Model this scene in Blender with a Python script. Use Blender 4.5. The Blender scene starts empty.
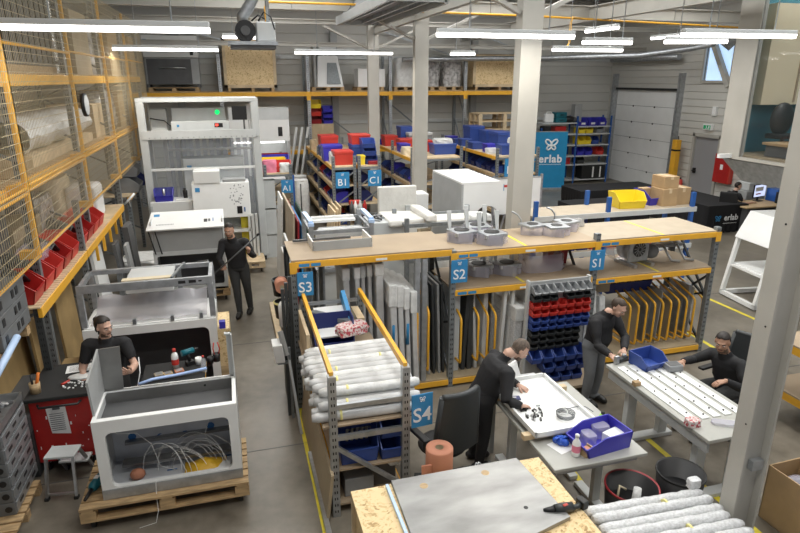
import bpy, bmesh, math, random
from mathutils import Vector, Matrix
random.seed(7)
SC = bpy.context.scene
COL = SC.collection
PI = math.pi

# ------------------------------------------------------------------ camera, world, lights, exposure
cam_data = bpy.data.cameras.new('camera')
cam_data.sensor_width = 36.0
cam_data.lens = 595.0 / 800.0 * 36.0
cam_data.clip_end = 200
cam = bpy.data.objects.new('camera', cam_data)
COL.objects.link(cam)
cam.location = (0, 0, 4.2)
cam.rotation_euler = (math.radians(90 - 17.5), 0, math.radians(-15.8))
SC.camera = cam

world = bpy.data.worlds.new('world')
SC.world = world
world.use_nodes = True
wb = world.node_tree.nodes['Background']
wb.inputs[0].default_value = (0.93, 0.95, 1.0, 1)
wb.inputs[1].default_value = 0.45

SC.view_settings.view_transform = 'Standard'
SC.view_settings.look = 'None'
SC.view_settings.gamma = 1.0
SC.view_settings.use_curve_mapping = False
SC.view_settings.exposure = -0.38
ROOF_FILL_W = 620.0           # watts of fill from each added skylight
LAMP_W = 20.0          # watts per metre of every strip light

# ------------------------------------------------------------------ materials
_M = {}
def _nodes(name):
    m = bpy.data.materials.new(name); m.use_nodes = True
    nt = m.node_tree
    return m, nt, nt.nodes, nt.links, nt.nodes['Principled BSDF']

def mk(name, col, rough=0.5, metal=0.0, var=0.0, vs=4.0, bump=0.0, bs=60.0, emit=0.0, coat=0.0, stretch=(1, 1, 1), col2=None, lo=0.35, hi=0.65, spec=None):
    m, nt, N, L, p = _nodes(name)
    p.inputs['Base Color'].default_value = (*col, 1)
    p.inputs['Roughness'].default_value = rough
    p.inputs['Metallic'].default_value = metal
    if coat: p.inputs['Coat Weight'].default_value = coat
    if spec is not None: p.inputs['Specular IOR Level'].default_value = spec
    if emit:
        p.inputs['Emission Color'].default_value = (*col, 1)
        p.inputs['Emission Strength'].default_value = emit
    if var or bump or col2:
        tc = N.new('ShaderNodeTexCoord'); mp = N.new('ShaderNodeMapping')
        L.new(tc.outputs['Object'], mp.inputs['Vector'])
        mp.inputs['Scale'].default_value = stretch
    if var or col2:
        nz = N.new('ShaderNodeTexNoise'); nz.inputs['Scale'].default_value = vs; nz.inputs['Detail'].default_value = 6
        L.new(mp.outputs[0], nz.inputs['Vector'])
        cr = N.new('ShaderNodeValToRGB')
        c2 = col2 or tuple(min(1, c * (1 + var)) for c in col)
        c1 = col if col2 else tuple(c * (1 - var) for c in col)
        cr.color_ramp.elements[0].position = lo; cr.color_ramp.elements[1].position = hi
        cr.color_ramp.elements[0].color = (*c1, 1); cr.color_ramp.elements[1].color = (*c2, 1)
        L.new(nz.outputs['Fac'], cr.inputs[0]); L.new(cr.outputs[0], p.inputs['Base Color'])
    if bump:
        n2 = N.new('ShaderNodeTexNoise'); n2.inputs['Scale'].default_value = bs; n2.inputs['Detail'].default_value = 3
        L.new(mp.outputs[0], n2.inputs['Vector'])
        b = N.new('ShaderNodeBump'); b.inputs['Strength'].default_value = bump; b.inputs['Distance'].default_value = 0.02
        L.new(n2.outputs['Fac'], b.inputs['Height']); L.new(b.outputs[0], p.inputs['Normal'])
    _M[name] = m
    return m

def film(name, col, opacity, rough=0.15, bump=0.0, bs=30):
    m, nt, N, L, p = _nodes(name)
    p.inputs['Base Color'].default_value = (*col, 1); p.inputs['Roughness'].default_value = rough
    t = N.new('ShaderNodeBsdfTransparent'); mx = N.new('ShaderNodeMixShader'); mx.inputs[0].default_value = opacity
    L.new(t.outputs[0], mx.inputs[1]); L.new(p.outputs[0], mx.inputs[2]); L.new(mx.outputs[0], N['Material Output'].inputs[0])
    if bump:
        tc = N.new('ShaderNodeTexCoord'); n2 = N.new('ShaderNodeTexNoise'); n2.inputs['Scale'].default_value = bs
        L.new(tc.outputs['Object'], n2.inputs['Vector'])
        b = N.new('ShaderNodeBump'); b.inputs['Strength'].default_value = bump
        L.new(n2.outputs['Fac'], b.inputs['Height']); L.new(b.outputs[0], p.inputs['Normal'])
    _M[name] = m
    return m

def mk_osb(name):
    m, nt, N, L, p = _nodes(name)
    tc = N.new('ShaderNodeTexCoord'); mp = N.new('ShaderNodeMapping'); L.new(tc.outputs['Object'], mp.inputs[0])
    nz = N.new('ShaderNodeTexNoise'); nz.inputs['Scale'].default_value = 5; L.new(mp.outputs[0], nz.inputs['Vector'])
    mxv = N.new('ShaderNodeMixRGB'); mxv.inputs[0].default_value = 0.12
    L.new(mp.outputs[0], mxv.inputs[1]); L.new(nz.outputs['Color'], mxv.inputs[2])
    v = N.new('ShaderNodeTexVoronoi'); v.inputs['Scale'].default_value = 26; L.new(mxv.outputs[0], v.inputs['Vector'])
    v2 = N.new('ShaderNodeTexVoronoi'); v2.inputs['Scale'].default_value = 60; L.new(mxv.outputs[0], v2.inputs['Vector'])
    sp = N.new('ShaderNodeSeparateColor'); L.new(v.outputs['Color'], sp.inputs[0])
    sp2 = N.new('ShaderNodeSeparateColor'); L.new(v2.outputs['Color'], sp2.inputs[0])
    ad = N.new('ShaderNodeMath'); ad.operation = 'ADD'; L.new(sp.outputs[0], ad.inputs[0]); L.new(sp2.outputs[0], ad.inputs[1])
    cr = N.new('ShaderNodeValToRGB'); L.new(ad.outputs[0], cr.inputs[0])
    e = cr.color_ramp.elements
    e[0].position = 0.1; e[0].color = (0.36, 0.22, 0.09, 1); e[1].position = 1.0; e[1].color = (0.78, 0.60, 0.34, 1)
    x = cr.color_ramp.elements.new(0.45); x.color = (0.60, 0.42, 0.20, 1)
    L.new(cr.outputs[0], p.inputs['Base Color']); p.inputs['Roughness'].default_value = 0.65
    _M[name] = m

def mk_concrete(name):
    m, nt, N, L, p = _nodes(name)
    tc = N.new('ShaderNodeTexCoord')
    n1 = N.new('ShaderNodeTexNoise'); n1.inputs['Scale'].default_value = 0.55; n1.inputs['Detail'].default_value = 8; n1.inputs['Roughness'].default_value = 0.62
    n2 = N.new('ShaderNodeTexNoise'); n2.inputs['Scale'].default_value = 6; n2.inputs['Detail'].default_value = 8
    L.new(tc.outputs['Object'], n1.inputs['Vector']); L.new(tc.outputs['Object'], n2.inputs['Vector'])
    ad = N.new('ShaderNodeMath'); ad.operation = 'MULTIPLY_ADD'; ad.inputs[1].default_value = 0.35
    L.new(n2.outputs['Fac'], ad.inputs[0]); L.new(n1.outputs['Fac'], ad.inputs[2])
    cr = N.new('ShaderNodeValToRGB'); L.new(ad.outputs[0], cr.inputs[0])
    e = cr.color_ramp.elements
    e[0].position = 0.48; e[0].color = (0.095, 0.081, 0.061, 1); e[1].position = 0.86; e[1].color = (0.26, 0.232, 0.188, 1)
    L.new(cr.outputs[0], p.inputs['Base Color'])
    r = N.new('ShaderNodeMapRange'); r.inputs[3].default_value = 0.2; r.inputs[4].default_value = 0.5
    L.new(n2.outputs['Fac'], r.inputs[0]); L.new(r.outputs[0], p.inputs['Roughness'])
    _M[name] = m

def mk_ribbed(name, col, step, axis='Z'):
    m, nt, N, L, p = _nodes(name)
    tc = N.new('ShaderNodeTexCoord')
    w = N.new('ShaderNodeTexWave'); w.wave_type = 'BANDS'; w.bands_direction = axis; w.wave_profile = 'SAW'
    w.inputs['Scale'].default_value = 1.0 / step / 3.183 ; w.inputs['Distortion'].default_value = 0
    L.new(tc.outputs['Object'], w.inputs['Vector'])
    cr = N.new('ShaderNodeValToRGB'); L.new(w.outputs['Fac'], cr.inputs[0])
    e = cr.color_ramp.elements; e[0].position = 0.0; e[0].color = (0, 0, 0, 1); e[1].position = 0.14; e[1].color = (1, 1, 1, 1)
    b = N.new('ShaderNodeBump'); b.inputs['Strength'].default_value = 0.7; b.inputs['Distance'].default_value = 0.03
    L.new(cr.outputs[0], b.inputs['Height']); L.new(b.outputs[0], p.inputs['Normal'])
    nz = N.new('ShaderNodeTexNoise'); nz.inputs['Scale'].default_value = 0.7; L.new(tc.outputs['Object'], nz.inputs['Vector'])
    c2 = N.new('ShaderNodeValToRGB'); L.new(nz.outputs['Fac'], c2.inputs[0])
    c2.color_ramp.elements[0].color = (*[c * 0.9 for c in col], 1); c2.color_ramp.elements[1].color = (*[c * 1.08 for c in col], 1)
    L.new(c2.outputs[0], p.inputs['Base Color']); p.inputs['Roughness'].default_value = 0.45
    _M[name] = m

mk_concrete('concrete'); mk_osb('osb')
mk_ribbed('wall_panel', (0.56, 0.555, 0.52), 0.36)
mk_ribbed('wall_panel_light', (0.58, 0.57, 0.53), 0.25)
mk_ribbed('ceiling_sheet', (0.33, 0.33, 0.33), 0.5, 'X')
mk('column_paint', (0.44, 0.425, 0.385), 0.45, var=0.05, vs=2)
mk('white_paint', (0.78, 0.79, 0.78), 0.35, var=0.03, vs=2)
mk('white_gloss', (0.84, 0.85, 0.84), 0.22, var=0.02)
mk('grey_paint', (0.36, 0.37, 0.37), 0.4, var=0.05)
mk('light_grey_paint', (0.55, 0.57, 0.57), 0.38, var=0.04)
mk('door_grey', (0.30, 0.30, 0.31), 0.45)
mk('case_grey', (0.15, 0.158, 0.163), 0.42, metal=0.2, var=0.1)
mk('dark_grey', (0.09, 0.092, 0.095), 0.5, var=0.1)
mk('black', (0.012, 0.012, 0.013), 0.45)
mk('black_rubber', (0.02, 0.02, 0.02), 0.75)
mk('steel', (0.52, 0.53, 0.54), 0.34, metal=0.85, var=0.12, vs=3, stretch=(1, 6, 6))
mk('brushed', (0.31, 0.31, 0.305), 0.38, metal=0.85, var=0.22, vs=1.6, bump=0.05, bs=8, stretch=(1, 3, 1))
mk('mesh_wire', (0.44, 0.37, 0.24), 0.5)
mk('stubble', (0.13, 0.085, 0.06), 0.7)
mk('galvanised', (0.42, 0.44, 0.46), 0.42, metal=0.7, var=0.15, vs=10)
mk('rack_grey', (0.22, 0.24, 0.25), 0.45, metal=0.4, var=0.12, vs=20)
mk('rack_dark', (0.055, 0.06, 0.062), 0.5, metal=0.3, var=0.1)
mk('yellow', (0.80, 0.42, 0.035), 0.4, var=0.06)
mk('yellow_tape', (0.74, 0.62, 0.045), 0.5, var=0.12, vs=8)
mk('pale_tape', (0.80, 0.74, 0.30), 0.4)
mk('yellow_plastic', (0.82, 0.62, 0.03), 0.4)
mk('yellow_sack', (0.78, 0.46, 0.03), 0.45, bump=0.3, bs=30)
mk('wood', (0.50, 0.36, 0.20), 0.65, var=0.2, vs=3, stretch=(1, 8, 8))
mk('pallet_wood', (0.44, 0.30, 0.155), 0.7, var=0.22, vs=6, stretch=(1, 5, 5))
mk('pale_wood', (0.60, 0.47, 0.30), 0.6, var=0.15, vs=4)
mk('mdf', (0.37, 0.285, 0.195), 0.6, var=0.07, vs=2)
mk('table_grey', (0.40, 0.40, 0.37), 0.4, var=0.05)
mk('mdf_dark', (0.36, 0.29, 0.19), 0.6, var=0.12, vs=2)
mk('mdf_light', (0.39, 0.325, 0.24), 0.6, var=0.06)
mk('leaning_board', (0.36, 0.245, 0.105), 0.65, var=0.14, vs=3)
mk('cardboard', (0.40, 0.27, 0.14), 0.7, var=0.08)
mk('cardboard_light', (0.52, 0.40, 0.25), 0.7, var=0.08)
mk('red', (0.42, 0.018, 0.016), 0.38, var=0.1)
mk('red_plastic', (0.60, 0.045, 0.035), 0.42, var=0.05)
mk('red_bright', (0.52, 0.045, 0.032), 0.4)
mk('dark_red', (0.26, 0.012, 0.018), 0.45)
mk('blue_plastic', (0.035, 0.075, 0.30), 0.4, var=0.05)
mk('indigo', (0.045, 0.04, 0.42), 0.38, var=0.05)
mk('navy', (0.018, 0.03, 0.15), 0.45)
mk('sign_blue', (0.035, 0.24, 0.50), 0.4)
mk('banner_blue', (0.015, 0.24, 0.47), 0.5, var=0.04)
mk('blue_post', (0.02, 0.10, 0.36), 0.4)
mk('black_plastic', (0.034, 0.038, 0.040), 0.4)
mk('grey_plastic', (0.24, 0.25, 0.26), 0.35, var=0.1)
mk('white_text', (0.85, 0.86, 0.87), 0.5)
mk('print_blue', (0.03, 0.14, 0.38), 0.5)
mk('paper', (0.80, 0.80, 0.79), 0.7)
mk('ink', (0.10, 0.10, 0.11), 0.7)
mk('foam', (0.72, 0.71, 0.67), 0.8, var=0.06, bump=0.4, bs=14)
mk('bubble', (0.66, 0.67, 0.68), 0.25, var=0.14, vs=40, bump=0.5, bs=90, coat=0.3)
mk('wrap_white', (0.70, 0.71, 0.70), 0.33, var=0.1, vs=10, bump=0.5, bs=22)
mk('wrap_grey', (0.56, 0.565, 0.565), 0.4, var=0.1, vs=6, bump=0.3, bs=16)
mk('wrap_shiny', (0.40, 0.39, 0.38), 0.18, var=0.45, vs=9, bump=0.9, bs=14, coat=0.4)
mk('foil', (0.62, 0.61, 0.58), 0.2, metal=0.8, var=0.4, vs=14, bump=0.9, bs=20)
mk('copper_paper', (0.52, 0.22, 0.13), 0.7, bump=0.5, bs=30)
mk('terracotta', (0.55, 0.24, 0.15), 0.75, var=0.06)
mk('cloth_black', (0.010, 0.010, 0.012), 0.85, bump=0.3, bs=12)
mk('shirt_black', (0.013, 0.013, 0.015), 0.8, bump=0.25, bs=18)
mk('trousers_dark', (0.035, 0.036, 0.036), 0.85, bump=0.25, bs=18)
mk('trousers_grey', (0.16, 0.17, 0.18), 0.85, var=0.1, bump=0.25, bs=18)
mk('shoe', (0.014, 0.013, 0.012), 0.5)
mk('skin', (0.52, 0.30, 0.21), 0.5, var=0.06, vs=12)
mk('skin_light', (0.58, 0.36, 0.27), 0.5, var=0.06, vs=12)
mk('skin_tan', (0.42, 0.24, 0.16), 0.5, var=0.06, vs=12)
mk('lip', (0.36, 0.13, 0.10), 0.45)
mk('hair_dark', (0.018, 0.013, 0.010), 0.55, var=0.3, vs=40)
mk('hair_brown', (0.05, 0.033, 0.022), 0.6, var=0.3, vs=40)
mk('hair_grey', (0.12, 0.09, 0.07), 0.7, var=0.3, vs=40)
mk('eye_white', (0.75, 0.73, 0.70), 0.3)
mk('teal', (0.008, 0.13, 0.17), 0.35)
mk('teal_wall', (0.05, 0.19, 0.25), 0.6)
mk('cream', (0.72, 0.62, 0.44), 0.6)
mk('green_bottle', (0.32, 0.70, 0.10), 0.35)
mk('light_blue', (0.40, 0.55, 0.88), 0.45)
mk('pale_blue_film', (0.50, 0.66, 0.92), 0.35)
mk('glove_blue', (0.02, 0.09, 0.50), 0.5)
mk('pink', (0.75, 0.22, 0.32), 0.5)
mk('orange', (0.75, 0.20, 0.03), 0.5)
mk('dark_green', (0.012, 0.05, 0.03), 0.5)
mk('green_sign', (0.02, 0.40, 0.16), 0.4)
mk('screen', (0.60, 0.68, 0.95), 0.3, emit=1.3)
mk('green_lamp', (0.0, 0.80, 0.16), 0.4, emit=1.6)
mk('red_lamp', (1.0, 0.06, 0.04), 0.4, emit=3.0)
mk('tube_glow', (1.0, 0.975, 0.93), 0.4, emit=9.0)
mk('inner_glow', (1.0, 0.98, 0.95), 0.4, emit=4.0)
mk('roof_light', (0.9, 0.95, 1.0), 0.4, emit=2.0)
mk('sky_pane', (0.52, 0.72, 1.0), 0.3, emit=1.1)
mk('printed_pack', (0.62, 0.56, 0.54), 0.5, col2=(0.45, 0.05, 0.07), vs=42, lo=0.5, hi=0.55)
mk('steel_film', (0.60, 0.62, 0.66), 0.35, metal=0.1, var=0.1)
mk('deck_perforated', (0.035, 0.036, 0.038), 0.5, col2=(0.06, 0.06, 0.06), vs=30)
film('clear_film', (0.85, 0.88, 0.92), 0.28, 0.12, 0.5, 25)
film('strip_film', (0.66, 0.68, 0.74), 0.42, 0.1)
film('poly_bag', (0.66, 0.64, 0.76), 0.38, 0.1, 0.8, 40)
film('plastic_sheet', (0.52, 0.51, 0.54), 0.6, 0.2, 0.8, 10)
film('dark_glass', (0.05, 0.06, 0.06), 0.18, 0.03)
film('clear_glass', (0.7, 0.8, 0.9), 0.05, 0.03)

SPLIT = {'hanger': 'hanger', 'feet': 'foot', 'foam_edges': 'foam_edge', 'rails': 'rail', 'brace': 'brace', 'legs': 'leg', 'door_track': 'door_track', 'reflector_bars': 'reflector_bar',
         'cross_rails': 'cross_rail', 'cross_bars': 'cross_bar', 'gas_struts': 'gas_strut', 'corner_battens': 'corner_batten', 'frame_rail': 'frame_rail', 'posts': 'post', 'bracket': 'bracket',
         'clips': 'clip', 'strips': 'strip', 'skids': 'skid', 'hook': 'hook', 'end_brace': 'brace', 'foot': 'foot', 'beam_labels': 'beam_label', 'base_beam': 'beam', 'frame_rails': 'rail', 'inner_rail': 'inner_rail',
         'deck': 'deck', 'holes': 'hole', 'fittings': 'fitting', 'bolt_holes': 'bolt_hole', 'cable_holes': 'cable_hole', 'feet_': 'foot', 'drawers': 'drawer', 'papers': 'paper', 'washers': 'washer', 'apron': 'apron', 'crossbar': 'crossbar', 'small_parts_': 'part', 'bottom_frame_': 'rail'}
del SPLIT['deck']
# ------------------------------------------------------------------ mesh builder
class G:
    def __init__(s):
        s.bm = bmesh.new(); s.mats = []; s.cur = 0; s.X = Matrix.Identity(4)
    def m(s, key):
        if key not in s.mats: s.mats.append(key)
        s.cur = s.mats.index(key); return s
    def at(s, loc=(0, 0, 0), rz=0, rx=0, ry=0):
        s.X = Matrix.Translation(loc) @ Matrix.Rotation(rz, 4, 'Z') @ Matrix.Rotation(ry, 4, 'Y') @ Matrix.Rotation(rx, 4, 'X'); return s
    def v(s, co): return s.bm.verts.new(s.X @ Vector(co))
    def f(s, vs, smooth=False):
        try: fc = s.bm.faces.new(vs)
        except ValueError: return None
        fc.material_index = s.cur; fc.smooth = smooth; return fc
    def quad(s, *cs): return s.f([s.v(c) for c in cs])
    def box(s, a, b, m=None, bev=0):
        if m: s.m(m)
        (x0, y0, z0), (x1, y1, z1) = a, b
        x0, x1 = min(x0, x1), max(x0, x1); y0, y1 = min(y0, y1), max(y0, y1); z0, z1 = min(z0, z1), max(z0, z1)
        return s.hexa([(x0, y0, z0), (x1, y0, z0), (x1, y1, z0), (x0, y1, z0), (x0, y0, z1), (x1, y0, z1), (x1, y1, z1), (x0, y1, z1)], bev)
    def hexa(s, c, bev=0, m=None):
        if m: s.m(m)
        v = [s.v(p) for p in c]
        fs = [s.f([v[i] for i in q]) for q in ((0, 3, 2, 1), (4, 5, 6, 7), (0, 1, 5, 4), (1, 2, 6, 5), (2, 3, 7, 6), (3, 0, 4, 7))]
        if bev:
            es = list({e for f in fs for e in f.edges})
            r = bmesh.ops.bevel(s.bm, geom=es, offset=bev, segments=2, profile=0.5, affect='EDGES')
            for f in r['faces']: f.material_index = s.cur
        return s
    def bar(s, p, q, w, h, m=None):
        "rectangular bar from p to q, w wide (sideways), h high"
        if m: s.m(m)
        p, q = Vector(p), Vector(q); d = (q - p).normalized()
        u = d.cross(Vector((0, 0, 1)))
        if u.length < 1e-4: u = Vector((1, 0, 0))
        u.normalize(); n = u.cross(d)
        u *= w / 2; n *= h / 2
        c = []
        for e in (p, q): c += [e - u - n, e + u - n, e + u + n, e - u + n]
        v = [s.v(x) for x in c]
        for qd in ((3, 2, 1, 0), (4, 5, 6, 7), (0, 1, 5, 4), (1, 2, 6, 5), (2, 3, 7, 6), (3, 0, 4, 7)): s.f([v[i] for i in qd])
        return s
    def tube(s, pts, r, n=8, m=None, caps=True, smooth=True):
        if m: s.m(m)
        pts = [Vector(p) for p in pts]; k = len(pts)
        rs = r if isinstance(r, (list, tuple)) else [r] * k
        rings = []; u = None
        for i, p in enumerate(pts):
            d = (pts[min(i + 1, k - 1)] - pts[max(i - 1, 0)])
            d = d.normalized() if d.length > 1e-9 else Vector((0, 0, 1))
            if u is None:
                a = Vector((0, 0, 1)) if abs(d.z) < 0.9 else Vector((1, 0, 0)); u = d.cross(a).normalized()
            else:
                u = (u - d * u.dot(d)); u = u.normalized() if u.length > 1e-6 else d.orthogonal().normalized()
            w = d.cross(u)
            rings.append([s.v(p + (u * math.cos(2 * PI * j / n) + w * math.sin(2 * PI * j / n)) * rs[i]) for j in range(n)])
        for a, b in zip(rings, rings[1:]):
            for j in range(n): s.f([a[j], a[(j + 1) % n], b[(j + 1) % n], b[j]], smooth)
        if caps:
            s.f(rings[0][::-1]); s.f(rings[-1])
        return s
    def cyl(s, p, q, r, n=12, m=None, r2=None): return s.tube([p, q], [r, r if r2 is None else r2], n, m)
    def lathe(s, prof, c=(0, 0, 0), n=20, m=None, caps=True):
        if m: s.m(m)
        rings = [[s.v((c[0] + r * math.cos(2 * PI * j / n), c[1] + r * math.sin(2 * PI * j / n), c[2] + z)) for j in range(n)] for r, z in prof]
        for a, b in zip(rings, rings[1:]):
            for j in range(n): s.f([a[j], a[(j + 1) % n], b[(j + 1) % n], b[j]], True)
        if caps and prof[0][0] > 1e-5: s.f(rings[0][::-1])
        if caps and prof[-1][0] > 1e-5: s.f(rings[-1])
        return s
    def prism(s, poly, axis, a, b, m=None):
        "poly in the two other axes (in x,y,z order), extruded along axis from a to b"
        if m: s.m(m)
        def co(p, t):
            return {'x': (t, p[0], p[1]), 'y': (p[0], t, p[1]), 'z': (p[0], p[1], t)}[axis]
        A = [s.v(co(p, a)) for p in poly]; B = [s.v(co(p, b)) for p in poly]; n = len(poly)
        s.f(A); s.f(B[::-1])
        for i in range(n): s.f([A[i], B[i], B[(i + 1) % n], A[(i + 1) % n]])
        return s
    def ball(s, c, r, n=10, m=None):
        if m: s.m(m)
        r = r if isinstance(r, (tuple, list)) else (r, r, r)
        rings = []
        for i in range(1, n):
            t = PI * i / n
            rings.append([s.v((c[0] + r[0] * math.sin(t) * math.cos(2 * PI * j / (2 * n)), c[1] + r[1] * math.sin(t) * math.sin(2 * PI * j / (2 * n)), c[2] + r[2] * math.cos(t))) for j in range(2 * n)])
        top, bot = s.v((c[0], c[1], c[2] + r[2])), s.v((c[0], c[1], c[2] - r[2])); k = 2 * n
        for j in range(k):
            s.f([top, rings[0][j], rings[0][(j + 1) % k]], True); s.f([bot, rings[-1][(j + 1) % k], rings[-1][j]], True)
        for a, b in zip(rings, rings[1:]):
            for j in range(k): s.f([a[j], b[j], b[(j + 1) % k], a[(j + 1) % k]], True)
        return s
    def sheet(s, fn, nu, nv, m=None):
        if m: s.m(m)
        g = [[s.v(fn(i / nu, j / nv)) for j in range(nv + 1)] for i in range(nu + 1)]
        for i in range(nu):
            for j in range(nv): s.f([g[i][j], g[i + 1][j], g[i + 1][j + 1], g[i][j + 1]], True)
        return s
    def mesh(s, name):
        bmesh.ops.recalc_face_normals(s.bm, faces=s.bm.faces[:])
        me = bpy.data.meshes.new(name); s.bm.to_mesh(me); s.bm.free()
        for k in s.mats: me.materials.append(_M[k])
        return me
    def obj(s, name, parent=None, loc=(0, 0, 0), rz=0):
        if name in SPLIT and parent is not None: return s.split(SPLIT[name], parent)
        o = bpy.data.objects.new(name, s.mesh(name)); COL.objects.link(o)
        o.location = loc; o.rotation_euler = (0, 0, rz)
        if parent is not None: o.parent = parent
        return o
    def split(s, name, parent):
        "every loose piece becomes a part of its own"
        bm = s.bm; bmesh.ops.recalc_face_normals(bm, faces=bm.faces[:]); bm.faces.ensure_lookup_table(); seen = set(); out = None
        for f0 in bm.faces:
            if f0 in seen: continue
            isl = []; st = [f0]; seen.add(f0)
            while st:
                f = st.pop(); isl.append(f)
                for v in f.verts:
                    for q in v.link_faces:
                        if q not in seen: seen.add(q); st.append(q)
            nb = bmesh.new(); mp = {}; key = s.mats[f0.material_index]
            for f in isl:
                for v in f.verts:
                    if v not in mp: mp[v] = nb.verts.new(v.co)
                nf = nb.faces.new([mp[v] for v in f.verts]); nf.smooth = f.smooth
            me = bpy.data.meshes.new(name); nb.to_mesh(me); nb.free(); me.materials.append(_M[key])
            out = bpy.data.objects.new(name, me); COL.objects.link(out); out.parent = parent
        bm.free(); return out
    def thing(s, name, label, cat, group=None, loc=(0, 0, 0), rz=0, kind=None):
        return tag(s.obj(name, None, loc, rz), label, cat, group, kind)

def tag(o, label=None, cat=None, group=None, kind=None):
    if label: o['label'] = label
    if cat: o['category'] = cat
    if group: o['group'] = group
    if kind: o['kind'] = kind
    return o

def thing(name, label, cat, loc=(0, 0, 0), rz=0, group=None):
    o = bpy.data.objects.new(name, None); COL.objects.link(o); o.empty_display_size = 0.1
    o.location = loc; o.rotation_euler = (0, 0, rz)
    return tag(o, label, cat, group)

def dup(root, loc, rz=0, label=None, group=None, rot=None):
    r = root.copy(); COL.objects.link(r); r.location = loc; r.rotation_euler = rot or (0, 0, rz)
    if label: r['label'] = label
    if group: r['group'] = group
    for ch in list(root.children):
        c = ch.copy(); COL.objects.link(c); c.parent = r
        for g in list(ch.children):
            d = g.copy(); COL.objects.link(d); d.parent = c
    return r

def struct(g, name, loc=(0, 0, 0), parent=None):
    o = g.obj(name, parent, loc)
    if parent is None: o['kind'] = 'structure'
    return o

def text_part(name, body, size, mat, parent, loc, rot, depth=0.002, bold=0.0, spacing=1.0):
    cu = bpy.data.curves.new(name, 'FONT'); cu.body = body; cu.size = size; cu.extrude = depth; cu.offset = bold
    cu.align_x = 'CENTER'; cu.align_y = 'CENTER'; cu.space_character = spacing; cu.resolution_u = 3
    t = bpy.data.objects.new(name, cu); COL.objects.link(t)
    dg = bpy.context.evaluated_depsgraph_get()
    me = bpy.data.meshes.new_from_object(t.evaluated_get(dg)); bpy.data.objects.remove(t)
    me.name = name; me.materials.clear(); me.materials.append(_M[mat])
    o = bpy.data.objects.new(name, me); COL.objects.link(o); o.parent = parent; o.location = loc; o.rotation_euler = rot
    return o

def logo_geo(g, s, m='white_text', r=0.06):
    "four looped wings drawn in the local x,z plane, width about 2*s"
    for sx in (-1, 1):
        for (cx, cz, a, b, tilt) in ((0.42, 0.36, 0.48, 0.27, 0.75), (0.30, -0.30, 0.32, 0.22, -0.8)):
            pts = []
            for k in range(17):
                t = 2 * PI * k / 16
                x, z = a * math.cos(t), b * math.sin(t)
                xr = x * math.cos(tilt) - z * math.sin(tilt); zr = x * math.sin(tilt) + z * math.cos(tilt)
                pts.append((sx * (cx + xr) * s, 0, (cz + zr) * s))
            g.tube(pts, r * s, 5, m, caps=False)
    return g

ORD = ['first', 'second', 'third', 'fourth', 'fifth', 'sixth', 'seventh', 'eighth', 'ninth', 'tenth', 'eleventh', 'twelfth']
# ================================================================== the setting
XL, XR, YB, ZC = -4.2, 16.0, 23.3, 7.2
struct(G().box((XL, -2, -0.1), (XR + 4, YB + 0.2, 0), 'concrete'), 'floor')
g = G(); g.box((XL - 0.2, YB, 0), (XR + 0.2, YB + 0.2, ZC), 'wall_panel')
struct(g, 'wall_back')
struct(G().box((XL - 0.2, -2, 0), (XL, YB, ZC), 'wall_panel'), 'wall_left')
# right wall with openings for the window, the grey door and the overhead door
g = G(); g.m('wall_panel_light')
def wall_cell(y0, y1, z0, z1): g.box((XR, y0, z0), (XR + 0.2, y1, z1))
wall_cell(7, 16.72, 0, ZC); wall_cell(17.92, 18.98, 0, ZC); wall_cell(22.75, YB, 0, ZC)
wall_cell(16.72, 17.92, 2.32, 4.15); wall_cell(16.72, 17.92, 5.5, ZC); wall_cell(18.98, 22.75, 3.8, ZC)
struct(g, 'wall_right')
FILL_SKYLIGHTS = [(0.5, 2.0), (5.5, 7.0), (10.5, 12.0)]
g = G().m('ceiling_sheet'); xs = [XL - 0.2] + [v for s_ in FILL_SKYLIGHTS for v in s_] + [XR + 0.2]
for a, b in zip(xs[::2], xs[1::2]): g.box((a, -2, ZC), (b, YB + 0.2, ZC + 0.15))
for a, b in FILL_SKYLIGHTS:
    g.box((a, -2, ZC), (b, 1, ZC + 0.15)); g.box((a, 19.5, ZC), (b, YB + 0.2, ZC + 0.15))
struct(g, 'ceiling')
# three added skylights, out of view, that brighten the back of the hall
for i, (a, b) in enumerate(FILL_SKYLIGHTS):
    w = struct(G().box((a, 1, ZC + 0.1), (b, 19.5, ZC + 0.12), 'roof_light'), 'window_%d' % (i + 2))
    ld = bpy.data.lights.new('roof_daylight', 'AREA'); ld.shape = 'RECTANGLE'; ld.size = b - a; ld.size_y = 18.5; ld.energy = ROOF_FILL_W; ld.color = (1.0, 0.99, 0.955)
    lo = bpy.data.objects.new('roof_daylight', ld); COL.objects.link(lo); lo.parent = w; lo.location = ((a + b) / 2, 10.25, ZC + 0.05)
# window high in the right wall
g = G().m('column_paint')
for a, b in (((15.93, 16.64, 4.07), (16.04, 18.0, 4.15)), ((15.93, 16.64, 5.5), (16.04, 18.0, 5.58)), ((15.93, 16.64, 4.15), (16.04, 16.72, 5.5)), ((15.93, 17.92, 4.15), (16.04, 18.0, 5.5))): g.box(a, b)
w = struct(g, 'window_1')
G().box((16.09, 16.72, 4.15), (16.11, 17.92, 5.5), 'sky_pane').obj('pane', w)
G().bar((15.85, 17.7, 5.6), (15.85, 16.6, 3.95), 0.16, 0.16, 'column_paint').obj('diagonal_brace', w)
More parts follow.
